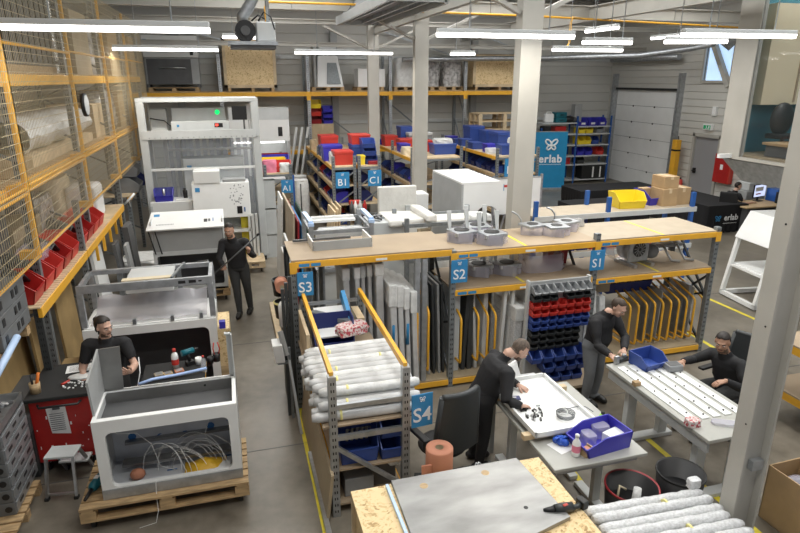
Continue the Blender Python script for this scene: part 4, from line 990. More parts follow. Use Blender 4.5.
G().box((bx0 + 0.45, by1 - 0.14, 1.38), (bx1 - 0.55, by1 - 0.04, 1.55), 'white_paint', 0.006).box((bx0 + 0.53, by1 - 0.145, 1.44), (bx0 + 0.68, by1 - 0.14, 1.49), 'grey_paint').obj('inner_box', t)
g = G().m('rack_grey'); g.bar((bx1 - 0.5, by0 + 0.1, 1.74), (bx1 - 0.38, by1 - 0.05, 1.74), 0.03, 0.03); g.bar((bx1 - 0.2, by1 - 0.05, 1.74), (bx1 - 0.05, by0 + 0.5, 1.82), 0.02, 0.02); g.box((bx0 + 0.35, by1 - 0.03, 1.18), (bx0 + 0.42, by1, 1.7)); g.box((bx1 - 0.5, by1 - 0.03, 1.18), (bx1 - 0.44, by1, 1.7)); g.obj('cross_bars', t)
G().sheet(lambda u, v: (bx0 + 0.09 + (bx1 - bx0 - 0.2) * u, by0 + 0.06 + 0.62 * v, 1.195 + 0.02 * math.sin(9 * u + 4 * v) ** 2 + (0.16 * max(0, v - 0.7) / 0.3) + 0.05 * abs(math.sin(14 * u)) * max(0, v - 0.5)), 40, 14, 'plastic_sheet').obj('plastic_cover', t)
g = G().m('rack_grey')
for x in (bx0 + 0.62, bx0 + 1.08, bx0 + 1.44): g.box((x - 0.02, by0 + 0.0, 1.18), (x + 0.02, by0 + 0.06, 1.25))
g.obj('clips', t)
G().box((-0.36, 7.85, 0.4), (-0.2, 8.5, 0.95), 'osb').thing('wooden_board', 'plain particle board piece standing at the right end of the hood', 'board')
G().box((-0.33, 7.86, 0.95), (-0.25, 7.95, 1.05), 'indigo', 0.004).thing('blue_block', 'small blue block on the particle board by the hood', 'block')
g = G().box((-0.36, 7.85, 0), (-0.2, 8.5, 0.4), 'wood'); g.thing('wooden_support', 'wooden support under the particle board piece', 'support')

# ------------------------------------------------------------------ hood C with the tilted lid
cx0, cx1, cy0, cy1 = -1.54, -0.24, 11.6, 12.35
pallet('wooden pallet on casters under the hood beside the man with the pole', (-0.88, 12.0, 0), 1.34, 0.8, 0.15, casters=True)
t = thing('fume_hood', 'grey fume hood with raised white front lid beside the man with the pole', 'fume hood', (0, 0, 0))
g = G(); rounded_frame(g, cx0, cx1, 0.27, 1.08, cx0 + 0.06, cx1 - 0.06, 0.36, 1.0, cy0, cy0 + 0.05, 0.05, 'light_grey_paint'); g.obj('front_frame', t)
G().box((cx0, cy1 - 0.03, 0.27), (cx1, cy1, 1.7), 'dark_grey').box((cx0, cy0, 0.27), (cx1, cy1, 0.3), 'dark_grey').obj('back_panel', t)
for x in (cx0, cx1 - 0.02): G().box((x, cy0 + 0.05, 0.27), (x + 0.02, cy1, 1.66), 'light_grey_paint').obj('side_panel', t)
G().box((cx0 + 0.03, cy0 + 0.02, 1.08), (cx1 - 0.03, cy0 + 0.05, 1.5), 'grey_paint').obj('glass_panel', t)
t3 = G().hexa([(cx0 - 0.06, cy0 - 0.12, 1.52), (cx1 + 0.02, cy0 - 0.12, 1.52), (cx1 + 0.02, cy0 + 0.62, 1.70), (cx0 - 0.02, cy0 + 0.62, 1.70), (cx0 - 0.06, cy0 - 0.13, 1.545), (cx1 + 0.02, cy0 - 0.13, 1.545), (cx1 + 0.02, cy0 + 0.62, 1.725), (cx0 - 0.02, cy0 + 0.62, 1.725)], m='white_gloss').obj('front_lid', t)
def on_lid(g, u0, u1, v0, v1, m):
    def P(u, v): return (cx0 - 0.03 + 1.33 * u, cy0 - 0.12 + 0.74 * v, 1.545 + 0.18 * v + 0.002)
    g.m(m); g.quad(P(u0, v0), P(u1, v0), P(u1, v1), P(u0, v1))
g = G(); on_lid(g, 0.05, 0.13, 0.72, 0.86, 'sign_blue'); on_lid(g, 0.74, 0.79, 0.28, 0.46, 'black'); on_lid(g, 0.8, 0.83, 0.3, 0.46, 'ink'); on_lid(g, 0.86, 0.875, 0.3, 0.5, 'print_blue')
for k in range(12): on_lid(g, 0.1 + k * 0.02, 0.112 + k * 0.02, 0.22, 0.28, 'grey_plastic')
g.obj('lid_print', t3)
g = G().m('black')
for x in (cx0 - 0.03, cx0 + 0.08): g.tube([(x, cy0 - 0.05, 1.5), (x + 0.08, cy0 - 0.02, 1.05)], 0.012, 6)
g.obj('gas_struts', t)

# ------------------------------------------------------------------ tall frame M with plastic strips
mx0, mx1, my0, my1 = -1.86, 0.70, 14.2, 15.4
t = thing('walk_in_hood', 'very tall white walk-in hood frame with clear plastic strips', 'fume hood', (0, 0, 0))
for x in (mx0, mx1 - 0.16):
    G().box((x, my0, 0.12), (x + 0.16, my0 + 0.12, 3.72), 'light_grey_paint', 0.01).obj('corner_post', t)
    G().box((x, my1 - 0.1, 0.12), (x + 0.12, my1, 3.72), 'light_grey_paint', 0.01).obj('corner_post', t)
g = G().m('light_grey_paint'); g.box((mx0, my0, 3.721), (mx1, my0 + 0.1, 3.80)); g.box((mx0, my1 - 0.1, 3.721), (mx1, my1, 3.80)); g.box((mx0, my0 + 0.1, 3.721), (mx1, my1 - 0.1, 3.79)); g.obj('top_frame', t)
G().box((mx0 + 0.05, my0 - 0.015, 2.93), (mx1 - 0.1, my0, 3.12), 'light_grey_paint', 0.004).obj('fascia', t)
G().box((mx0 + 0.05, my0, 2.93), (mx1 - 0.05, my1, 2.96), 'light_grey_paint').obj('equipment_shelf', t)
g = G().m('white_paint'); g.box((mx0 + 0.1, my0 + 0.02, 2.24), (mx1 - 0.1, my0 + 0.06, 2.29)); g.box((mx0 + 0.35, my1 - 0.06, 2.55), (mx1 - 0.1, my1 - 0.02, 2.60)); g.box((mx0 + 0.35, my1 - 0.1, 0.12), (mx0 + 0.45, my1, 2.95)); g.obj('cross_rails', t)
for i in range(13):
    x = mx0 + 0.45 + i * 0.158
    G().box((x, my1 - 0.03 + 0.012 * (i % 2), 1.2), (x + 0.10, my1 - 0.027 + 0.012 * (i % 2), 2.93), 'strip_film').obj('plastic_strip', t)
G().box((mx0 + 0.16, my0 + 0.03, 0.9), (mx1 - 0.16, my0 + 0.034, 2.93), 'clear_glass').obj('front_curtain', t)
for x in (mx0 + 0.06, mx1 - 0.06):
    for y in (my0 + 0.06, my1 - 0.06): G().cyl((x - 0.02, y, 0.06), (x + 0.02, y, 0.06), 0.06, 10, 'black_rubber').box((x - 0.03, y - 0.03, 0.09), (x + 0.03, y + 0.03, 0.125), 'galvanised').obj('caster', t)
g = G().m('grey_plastic')
for i in range(20): g.cyl((mx0 + 0.2 + i * 0.115, my0 - 0.018, 2.965), (mx0 + 0.2 + i * 0.115, my0 - 0.012, 2.965), 0.012, 6)
g.obj('screws', t)
# control gear on the frame's shelf
t = thing('control_unit', 'grey control unit with green lamp on the tall frame', 'control unit', (-0.58, my0 + 0.35, 2.961))
G().box((-0.62, -0.2, 0), (0.62, 0.3, 0.34), 'light_grey_paint', 0.008).obj('housing', t); G().box((-0.60, 0.0, 0.34), (0.55, 0.3, 0.62), 'light_grey_paint', 0.008).obj('upper_housing', t)
G().cyl((0.38, -0.001, 0.52), (0.38, -0.02, 0.52), 0.05, 16, 'green_lamp').obj('green_lamp', t)
G().box((0.30, -0.206, 0.2), (0.48, -0.2, 0.29), 'black').obj('display', t); G().box((0.32, -0.209, 0.23), (0.38, -0.206, 0.27), 'red_lamp').obj('red_figures', t)
G().box((-0.5, -0.205, 0.22), (-0.45, -0.2, 0.27), 'sign_blue').obj('badge', t)
t = thing('monitor', 'small black monitor on the right end of the tall frame', 'monitor', (0.02, my0 + 0.3, 2.961))
G().box((0.1, -0.22, 0.36), (0.42, -0.18, 0.66), 'black', 0.006).obj('screen', t); G().cyl((0.35, -0.19, 0), (0.35, -0.19, 0.4), 0.02, 8, 'dark_grey').box((0.31, -0.25, 0), (0.43, -0.1, 0.015), 'dark_grey').obj('stand', t)
G().box((0.44, my0 + 0.28, 3.3), (0.53, my0 + 0.3, 3.65), 'paper').bar((0.48, my0 + 0.3, 2.96), (0.48, my0 + 0.3, 3.3), 0.02, 0.02, 'grey_paint').thing('notice_board', 'white paper notice beside the monitor on the tall frame', 'notice')
t = thing('transformer_box', 'grey box with cables at the left end of the tall frame', 'control unit', (-1.45, my0 + 0.55, 2.961))
G().box((-0.2, -0.1, 0.1), (0.15, 0.2, 0.6), 'light_grey_paint', 0.01).box((-0.22, -0.2, 0), (0.22, 0.25, 0.1), 'mdf_dark').obj('housing', t)
G().tube([(-0.2, -0.12, 0.4), (0.1, -0.18, 0.35), (0.25, -0.15, 0.2), (0.35, -0.15, 0.15)], 0.012, 6, 'black').tube([(0.2, -0.1, 0.25), (0.3, -0.18, 0.1), (0.1, -0.2, 0.12)], 0.012, 6, 'black').obj('cables', t)
# cabinets in front of and inside the frame
t = thing('filter_hood', 'white filter hood with blue badge standing inside the tall frame', 'fume hood', (-0.26, 13.75, 0))
G().hexa([(-0.62, 0.0, 1.2), (0.62, 0.0, 1.2), (0.62, 0.6, 1.2), (-0.62, 0.6, 1.2), (-0.62, 0.12, 1.98), (0.62, 0.12, 1.98), (0.62, 0.6, 1.98), (-0.62, 0.6, 1.98)], 0.01, 'white_gloss').obj('front_panel', t)
G().box((-0.6, 0.1, 0.0), (-0.54, 0.6, 1.2), 'light_grey_paint').box((0.54, 0.1, 0.0), (0.6, 0.6, 1.2), 'grey_paint').box((-0.6, 0.55, 0.0), (0.6, 0.6, 1.2), 'light_grey_paint').box((-0.6, 0.0, 0.85), (0.6, 0.6, 0.9), 'white_paint').obj('base', t)
G().box((-0.56, 0.1, 1.98), (0.0, 0.58, 2.25), 'white_gloss', 0.01).obj('top_box', t); G().box((0.05, 0.15, 1.98), (0.55, 0.58, 2.04), 'grey_paint').obj('top_tray', t)
g = G(); g.hexa([(-0.55, 0.085, 1.8), (-0.45, 0.085, 1.8), (-0.45, 0.09, 1.8), (-0.55, 0.09, 1.8), (-0.55, 0.1, 1.89), (-0.45, 0.1, 1.89), (-0.45, 0.105, 1.89), (-0.55, 0.105, 1.89)], m='sign_blue'); g.obj('badge', t)
g = G(); rnd = random.Random(6)
for k in range(40):
    x = rnd.uniform(0.18, 0.5); z = rnd.uniform(1.5, 1.93); y = 0.12 * (z - 1.2) / 0.78 - 0.004; s_ = rnd.uniform(0.006, 0.014); g.box((x - s_, y, z - s_), (x + s_, y + 0.006, z + s_), 'grey_plastic')
for k in range(14): x = -0.5 + k * 0.025; g.box((x, 0.008, 1.26 + rnd.uniform(0, 0.05)), (x + 0.015, 0.012, 1.33), 'ink')
g.box((0.32, 0.008, 1.28), (0.43, 0.02, 1.45), 'black'); g.box((0.47, 0.008, 1.32), (0.5, 0.02, 1.42), 'print_blue'); g.obj('front_markings', t)
t = thing('tall_cabinet', 'tall grey cabinet behind the white filter hood inside the tall frame', 'cabinet', (-0.55, 14.75, 0))
G().box((-0.5, -0.2, 0.0), (0.85, 0.35, 2.45), 'light_grey_paint', 0.01).obj('body', t); G().box((-0.42, -0.206, 2.2), (-0.32, -0.2, 2.3), 'sign_blue').obj('badge', t)
G().box((-1.79, 14.0, 0), (-0.9, 14.6, 1.58), 'white_paint', 0.01).box((-1.79, 13.99, 0.1), (-1.74, 14.0, 1.5), 'light_grey_paint').thing('base_cabinet', 'white low cabinet carrying the dark blue bin left of the filter hood', 'cabinet')
storage_bin('dark blue open bin with tools on the white low cabinet', (-1.5, 14.4, 1.58), (0.42, 0.36, 0.27), 'indigo')
G().cyl((-1.5, 14.2, 1.62), (-1.5, 14.22, 1.84), 0.03, 8, 'steel').box((-1.6, 14.1, 1.62), (-1.4, 14.15, 1.68), 'grey_plastic').thing('hand_tool', 'grey hand tool lying in the dark blue bin', 'tool')
G().lathe([(0.045, 0), (0.05, 0.2), (0.03, 0.22), (0.03, 0.26), (0, 0.26)], (0, 0, 0), 12, 'black').thing('black_jar', 'black jar standing right of the dark blue bin', 'jar', None, (-1.05, 14.25, 1.58))
box_thing('parts_tray', 'flat white tray beside the black jar on the low cabinet', 'tray', (-1.1, 14.12, 1.58), (0.3, 0.14, 0.04), 'white_gloss', tape=False)
pallet('small wooden pallet on casters at the right foot of the tall frame', (0.2, 13.6, 0), 0.75, 0.7, 0.15, casters=True, m='pale_wood')
for x, l in ((0.28, 'left'), (0.36, 'middle'), (0.44, 'right')): G().box((x, 13.75, 0.26), (x + 0.05, 13.8, 1.25), 'white_paint').thing('white_profile', 'white upright profile on the small pallet by the tall frame, %s of three' % l, 'profile', 'white profiles on the small pallet')
G().box((0.12, 13.95, 0), (0.3, 14.1, 1.2), 'yellow_tape').thing('yellow_board', 'yellow board standing behind the small pallet by the tall frame', 'panel')
# hood behind, right of M
t = thing('lit_hood', 'far white hood with lit interior right of the tall frame', 'fume hood', (0.95, 19.2, 0))
G().box((-0.9, 0.0, 2.35), (0.9, 0.7, 3.0), 'white_paint', 0.01).box((-0.9, 0.0, 3.0), (0.9, 0.8, 3.35), 'light_grey_paint').obj('upper_body', t)
G().box((0.55, -0.01, 2.5), (0.68, 0.0, 2.78), 'black').obj('control_panel', t); G().box((-0.8, 0.2, 2.28), (0.75, 0.45, 2.345), 'inner_glow').obj('lamp', t)
G().box((-0.9, 0.65, 1.3), (0.9, 0.7, 2.35), 'light_grey_paint').box((-0.9, 0.0, 0), (0.9, 0.7, 1.3), 'grey_paint').box((0.84, 0.0, 1.3), (0.9, 0.7, 2.35), 'grey_paint').obj('base_body', t)
G().lathe([(0.1, 0), (0.1, 0.3), (0.03, 0.34), (0.03, 0.4)], (0, 0, 0), 10, 'cream').thing('white_flask', 'pale flask standing in the far lit hood', 'flask', None, (1.0, 19.5, 1.3))
# ================================================================== back pallet rack
rk = thing('pallet_rack', 'tall back wall pallet rack with one long yellow beam level', 'rack', (0, 0, 0))
YR0, YR1, ZR = 21.8, 22.9, 3.62
PX = [-2.95, -0.12, 2.83, 5.8, 8.71, 11.67]
for i, x in enumerate(PX):
    upright(rk, x, YR0, 5.0, 'galvanised', 0.11); upright(rk, x, YR1, 5.0, 'rack_grey', 0.1)
    g = G().m('rack_grey')
    for z in (0.3, 1.6, 2.9): g.bar((x, YR0, z), (x, YR1, z + 1.2), 0.04, 0.04)
    g.obj('brace', rk)
    G().box((x - 0.075, YR0 - 0.07, ZR - 0.14), (x + 0.075, YR0 - 0.055, ZR + 0.16), 'yellow').obj('beam_bracket', rk)
for a, b in zip(PX, PX[1:]):
    G().box((a + 0.05, YR0 - 0.06, ZR), (b - 0.05, YR0, ZR + 0.14), 'yellow', 0.01).obj('beam', rk)
    G().box((a + 0.05, YR1, ZR), (b - 0.05, YR1 + 0.05, ZR + 0.14), 'yellow').obj('beam', rk)
    g = G().m('pallet_wood')
    for k in range(9): g.box((a + 0.08, YR0 + 0.02 + k * 0.12, ZR + 0.14), (b - 0.08, YR0 + 0.1 + k * 0.12, ZR + 0.165))
    g.obj('deck', rk)
for a, b in ((2.83, 5.8), (5.8, 8.71)):
    g = G().m('rack_grey'); g.bar((a, YR1 - 0.1, 3.5), (b, YR1 - 0.1, 1.2), 0.05, 0.05); g.obj('rear_brace', rk)
G().box((-0.06, YR0 - 0.06, 1.62), (2.77, YR0, 1.76), 'yellow').obj('beam', rk); G().box((2.89, YR0 - 0.06, 1.62), (5.74, YR0, 1.76), 'yellow').obj('beam', rk); G().box((-0.06, YR0, 1.76), (5.74, YR1, 1.79), 'pale_wood').obj('deck', rk)
ZD = ZR + 0.166
def on_pallet(x, w, d, label):
    return pallet(label, (x, 22.35, ZD), w, d, 0.14, m='pallet_wood')
# appliance
on_pallet(-1.6, 1.6, 0.9, 'wooden pallet under the grey oven-like appliance on the back rack')
t = thing('test_appliance', 'grey and white appliance with dark door on the back rack, leftmost', 'appliance', (-1.6, 22.3, ZD + 0.14))
G().box((-0.85, -0.3, 0.1), (0.85, 0.45, 0.95), 'grey_paint', 0.02).box((-0.78, -0.32, 0.1), (0.6, -0.3, 0.9), 'dark_grey').obj('door', t); G().tube([(-0.4, -0.33, 0.6), (-0.38, -0.38, 0.62), (0.4, -0.38, 0.62), (0.42, -0.33, 0.6)], 0.02, 6, 'steel').obj('handle', t)
G().box((-0.85, -0.36, 0.95), (0.85, 0.45, 1.62), 'white_paint', 0.015).obj('upper_body', t); G().box((-0.82, -0.365, 1.35), (-0.7, -0.36, 1.5), 'sign_blue').box((0.6, -0.365, 1.02), (0.7, -0.36, 1.3), 'black').box((0.0, -0.365, 1.1), (0.2, -0.36, 1.3), 'paper').obj('front_markings', t); G().box((-0.85, -0.3, 0), (-0.75, 0.45, 0.1), 'dark_grey').box((0.75, -0.3, 0), (0.85, 0.45, 0.1), 'dark_grey').obj('feet', t)
def osb_crate(label, x, w, h, d=0.85, lean=0.0, y=22.35):
    t = thing('wooden_crate', label, 'crate', (x, y, ZD))
    G().box((-w / 2 + 0.03, -d / 2 + 0.03, 0.12), (w / 2 - 0.03, d / 2 - 0.03, h - 0.01), 'osb').obj('board_panels', t)
    g = G().m('pale_wood'); b = 0.1
    for yy in (-d / 2, d / 2 - 0.03):
        g.box((-w / 2, yy, 0.12), (-w / 2 + b, yy + 0.03, h)); g.box((w / 2 - b, yy, 0.12), (w / 2, yy + 0.03, h)); g.box((-w / 2, yy, h - b), (w / 2, yy + 0.03, h)); g.box((-w / 2, yy, 0.12), (w / 2, yy + 0.03, 0.12 + b))
    g.box((-w / 2, -d / 2, h - 0.02), (w / 2, d / 2, h + 0.005)); g.obj('frame', t)
    g = G().m('pallet_wood')
    for xx in (-w / 2 + 0.1, 0, w / 2 - 0.2): g.box((xx, -d / 2, 0), (xx + 0.1, d / 2, 0.12))
    g.obj('skids', t); return t
osb_crate('tall narrow wooden crate of particle board on the back rack behind the fan unit', 0.9, 1.75, 1.72)
on_pallet(3.55, 1.15, 0.9, 'wooden pallet under the pale slanted cabinet on the back rack')
t = thing('slanted_cabinet', 'pale cabinet with slanted glass front on the back rack', 'cabinet', (3.6, 22.3, ZD + 0.14))
P_ = [(-0.45, -0.35), (0.5, -0.35), (0.36, 0.1), (-0.36, 0.1)]
G().hexa([(-0.42, -0.35, 0), (0.52, -0.35, 0), (0.52, 0.4, 0), (-0.42, 0.4, 0), (-0.34, -0.1, 1.05), (0.36, -0.1, 1.05), (0.36, 0.4, 1.05), (-0.34, 0.4, 1.05)], 0.01, 'white_paint').obj('body', t)
G().hexa([(-0.08, -0.36, 0.1), (0.42, -0.36, 0.1), (0.42, -0.34, 0.1), (-0.08, -0.34, 0.1), (-0.02, -0.18, 0.82), (0.3, -0.18, 0.82), (0.3, -0.16, 0.82), (-0.02, -0.16, 0.82)], m='rack_grey').obj('glass', t)
G().box((-0.3, -0.1, 1.05), (0.32, 0.38, 1.5), 'light_grey_paint', 0.01).obj('top_box', t); G().box((-0.5, -0.2, 0), (-0.42, 0.4, 1.35), 'grey_paint').obj('side_post', t)
on_pallet(5.1, 1.0, 0.9, 'wooden pallet under the low white box on the back rack')
box_thing('white_box', 'low white box on a pallet behind the far column on the back rack', 'box', (5.15, 22.3, ZD + 0.14), (1.0, 0.7, 0.62), 'paper')
for i, (x, w, h, l) in enumerate(((6.42, 0.85, 1.1, 'film wrapped pallet load with red tape on the back rack, leftmost of three'), (7.45, 0.75, 1.05, 'film wrapped grey load on the back rack, half hidden by the middle column'), (8.3, 0.85, 1.08, 'film wrapped grey load on the back rack beside the big wooden crate'))):
    on_pallet(x, w + 0.05, 0.9, ['wooden pallet under the red taped load on the back rack', 'wooden pallet under the half hidden wrapped load on the back rack', 'wooden pallet under the wrapped load beside the big crate'][i])
    wrapped('wrapped_load', l, 'package', (x, 22.3, ZD + 0.14), (w, 0.8, h - 0.1), 'wrap_white' if i == 0 else 'wrap_shiny', 30 + i)
osb_crate('wide wooden crate of particle board on the back rack behind the central column', 10.15, 2.15, 1.3)
# pallets stacked on end and bins on the lower shelves of the back rack
for k in range(4):
    pallet('pale wooden pallet in the stack behind the blue boxes, %s from the floor' % ORD[k], (9.9, 21.2, 1.85 + k * 0.285), 2.1, 1.0, 0.285, m='pale_wood', group='stacked pallets by the back rack')
G().box((8.9, 20.75, 0), (10.9, 21.65, 1.85), 'mdf_dark').thing('support_crate', 'brown crate under the stacked pale pallets', 'crate')
box_thing('shelf_carton', 'big pale carton standing under the red and yellow bin stack', 'box', (3.3, 22.3, 1.792), (0.8, 0.8, 0.86), 'cardboard_light')
for i, (m, l) in enumerate((('dark_red', 'dark red bin at the bottom of the stack under the back rack'), ('red_plastic', 'red bin in the middle of the stack under the back rack'), ('yellow_plastic', 'yellow bin on top of the red stack under the back rack'))):
    storage_bin(l, (3.10, 22.5, 2.655 + i * 0.27), (0.42, 0.5, 0.29), m)
for i in range(3):
    storage_bin('blue bin beside the red stack under the back rack, %s from the bottom' % ORD[i], (3.52, 22.4, 2.655 + i * 0.2), (0.38, 0.45, 0.22), 'indigo', group='stacked blue bins under the back rack')
for k, (x, l) in enumerate(((1.95, 'left'), (2.15, 'middle'), (2.35, 'right'))):
    G().bar((x, 20.9, 1.0), (x + 0.35, 21.3, 2.6), 0.06, 0.06, 'white_paint').thing('white_profile', 'white metal profile leaning at the far rack, %s of three' % l, 'profile')
G().box((1.7, 20.7, 0), (2.9, 21.4, 1.0), 'mdf_dark').thing('support_crate', 'brown crate under the leaning white profiles at the far rack', 'crate')

# ================================================================== rows A to E
def shelf_rack(name, label, x0, x1, y0, y1, levels, ztop, beam='yellow', side=True, ny=2):
    t = thing(name, label, 'rack')
    n = ny
    for i in range(n + 1):
        y = y0 + (y1 - y0) * i / n
        for x in (x0 + 0.04, x1 - 0.04): upright(t, x, y, ztop, 'rack_grey', 0.075)
        g = G().m('rack_grey')
        for z in levels[:-1]: g.bar((x0 + 0.04, y, z + 0.05), (x1 - 0.04, y, z + 0.45), 0.03, 0.03)
        g.bar((x0, y, levels[-1] + 0.03), (x1, y, levels[-1] + 0.03), 0.04, 0.06); g.obj('brace', t)
    for z in levels:
        for i in range(n):
            a, b = y0 + (y1 - y0) * i / n, y0 + (y1 - y0) * (i + 1) / n
            for x in (x0, x1 - 0.03): G().box((x, a + 0.04, z), (x + 0.03, b - 0.04, z + 0.09), beam if z == levels[-1] else ('wood' if x == x0 else beam)).obj('beam', t)
        G().box((x0 + 0.03, y0, z + 0.06), (x1 - 0.03, y1, z + 0.092), 'pale_wood').obj('deck', t)
    return t
def aisle_sign(txt, loc, w, h, label, rz=0, tilt=0, two=True):
    t = thing('aisle_sign', label, 'sign', loc, rz)
    G().box((-w / 2, -0.012, 0), (w / 2, 0, h), 'sign_blue', 0.003).obj('panel', t)
    text_part('lettering', txt, h * 0.60, 'white_text', t, (0, -0.0145, h * 0.35), (PI / 2, 0, 0), 0.002, 0.004 * h)
    g = G().at((0, -0.015, h * 0.84)); logo_geo(g, h * 0.10, r=0.085); g.obj('logo', t)
    return t
shelf_rack('storage_rack', 'far storage rack with blue posts left of the rack marked B1', 0.75, 1.45, 14.9, 17.6, [0.6, 1.2, 1.9], 2.2)
g = G().m('blue_post')
shelf_rack('storage_rack', 'storage rack marked B1 full of red and blue boxes', 2.5, 3.14, 15.3, 20.6, [0.35, 0.95, 1.45, 1.95], 2.3)
shelf_rack('storage_rack', 'storage rack marked C1 back to back with the one marked B1', 3.18, 3.80, 15.3, 20.6, [0.35, 0.95, 1.45, 1.95], 2.3)
shelf_rack('storage_rack', 'storage rack behind the middle column full of blue boxes', 4.93, 6.5, 16.3, 20.6, [0.5, 1.2, 1.95], 2.35)
shelf_rack('storage_rack', 'storage rack marked E1 with yellow top beam behind the central column', 7.38, 8.75, 15.9, 20.6, [0.4, 0.95, 1.45, 1.97], 2.3)
aisle_sign('A1', (1.255, 14.36, 1.59), 0.27, 0.31, 'blue A1 sign on the far storage rack with blue posts')
aisle_sign('B1', (2.76, 15.24, 1.48), 0.36, 0.42, 'blue B1 sign on the end of its storage rack')
aisle_sign('C1', (3.62, 15.24, 1.50), 0.36, 0.42, 'blue C1 sign on the end of its storage rack')
aisle_sign('E1', (7.85, 15.84, 1.48), 0.44, 0.52, 'blue E1 sign above the white board')
# blue frame shelf A in front
t = thing('small_cabinet', 'small grey open shelf with blue side standing by the A1 sign', 'shelf', (0.62, 14.4, 0))
G().box((0, 0, 0), (0.35, 0.05, 1.95), 'light_grey_paint').box((0.05, 0, 1.2), (0.62, 0.35, 1.23), 'grey_paint').box((0.05, 0, 1.9), (0.62, 0.35, 1.93), 'grey_paint').box((0.05, 0, 0.55), (0.62, 0.35, 0.58), 'grey_paint').obj('panels', t)
G().box((0.78, 0, 0), (0.82, 0.05, 2.0), 'blue_post').box((0.0, 0.3, 0), (0.05, 0.35, 2.0), 'blue_post').obj('posts', t)
# boxes lying on the racks
def lidded(label, loc, w, d, h, m, lidm=None, group=None):
    t = thing('storage_box', label, 'box', loc, 0, group); w, d, h = w * 0.88, d * 0.9, h * 0.86
    G().hexa([(-w / 2 * .92, -d / 2 * .92, 0), (w / 2 * .92, -d / 2 * .92, 0), (w / 2 * .92, d / 2 * .92, 0), (-w / 2 * .92, d / 2 * .92, 0), (-w / 2, -d / 2, h * .85), (w / 2, -d / 2, h * .85), (w / 2, d / 2, h * .85), (-w / 2, d / 2, h * .85)], m=m).obj('body', t)
    G().box((-w / 2 - .012, -d / 2 - .012, h * .82), (w / 2 + .012, d / 2 + .012, h), lidm or m, 0.008).obj('rim', t); return t
ZT = 2.042
lidded('front orange-red lidded box on the rack marked B1', (2.86, 15.75, ZT), 0.55, 0.6, 0.42, 'red_bright')
lidded('indigo lidded box behind the orange-red one on the rack marked B1', (2.72, 16.6, ZT), 0.6, 0.5, 0.5, 'indigo')
lidded('red box at the far end of the rack marked B1', (2.95, 18.6, ZT), 0.6, 0.7, 0.6, 'red_plastic')
lidded('lower blue box at the far end of the rack marked B1', (2.75, 17.6, ZT), 0.5, 0.5, 0.35, 'blue_plastic')
lidded('tall navy box in the tower on the rack marked C1', (3.42, 16.2, ZT), 0.55, 0.6, 0.55, 'blue_plastic')
lidded('red lidded box on top of the navy tower on the rack marked C1', (3.42, 16.2, ZT + 0.475), 0.58, 0.62, 0.3, 'red_bright')
lidded('yellow box beside the navy tower on the rack marked C1', (3.33, 15.55, ZT), 0.18, 0.3, 0.28, 'yellow_plastic')
for i, (z, l) in enumerate(((0, 'lower'), (0.22, 'middle'), (0.42, 'upper'))):
    storage_bin('blue open bin at the front end of the rack marked C1, %s one' % l, (3.6 - 0.03 * i, 15.9, ZT + z), (0.36, 0.42, 0.24), 'blue_plastic', group='blue bins at the end of the C1 rack')
G().box((3.5, 15.36, ZT), (3.78, 15.56, ZT + 0.09), 'dark_red', 0.01).thing('red_tray', 'dark red low tray at the front edge of the rack marked C1', 'tray')
for i, (x, y, m) in enumerate(((2.62, 17.1, 'paper'), (2.66, 15.98, 'paper'), (2.6, 19.4, 'cardboard_light'))):
    wrapped('crumpled_bag', ['white crumpled bag behind the indigo box', 'small white crumpled paper beside the orange-red box', 'brown crumpled bag at the far end of the rack marked B1'][i], 'bag', (x, y, ZT), (0.25, 0.35, 0.3), m if m != 'paper' else 'wrap_white', 50 + i)
rnd = random.Random(21)
def fill(rack, x, w, ys, zs, cols, d=0.4, hs=(0.2, 0.32), side=-PI / 2, group=None):
    k = 0
    for z in zs:
        for y in ys:
            m = cols[k % len(cols)]; k += 1
            h = rnd.choice(hs)
            nm = {'blue_plastic': 'blue', 'navy': 'dark blue', 'red_plastic': 'red', 'indigo': 'violet blue', 'black_plastic': 'black', 'cardboard': 'brown'}[m]
            lv = {0: 'lowest', 1: 'second', 2: 'third', 3: 'top'}[zs.index(z)]
            storage_bin('%s bin in %s, %s shelf, %s from the near end' % (nm, rack, lv, ORD[ys.index(y)]), (x, y, z), (w, d, 0.3 if h > .25 else 0.22), m, rz=side, group=group or 'bins on the shelves of ' + rack)
fill('the B1 rack', 2.95, 0.5, [15.7, 16.35, 17.0, 17.7, 18.4, 19.2], [0.45, 1.05, 1.55], ['blue_plastic', 'red_plastic', 'navy', 'blue_plastic', 'navy', 'black_plastic', 'indigo'])
fill('the C1 rack', 3.24, 0.5, [15.75, 16.4, 17.1, 17.8], [0.45, 1.05, 1.55], ['navy', 'blue_plastic', 'indigo', 'cardboard'], side=PI / 2)
fill('the E1 rack', 7.85, 0.34, [16.2, 16.6, 17.0, 17.4, 17.85, 18.3, 18.8, 19.3, 19.8], [0.5, 1.05, 1.55], ['navy', 'blue_plastic', 'navy', 'blue_plastic', 'navy'])
fill('the middle column rack', 5.4, 0.45, [16.6, 17.1, 17.6, 18.1, 18.7, 19.3, 19.9], [0.6, 1.3], ['navy', 'blue_plastic', 'navy', 'indigo'])
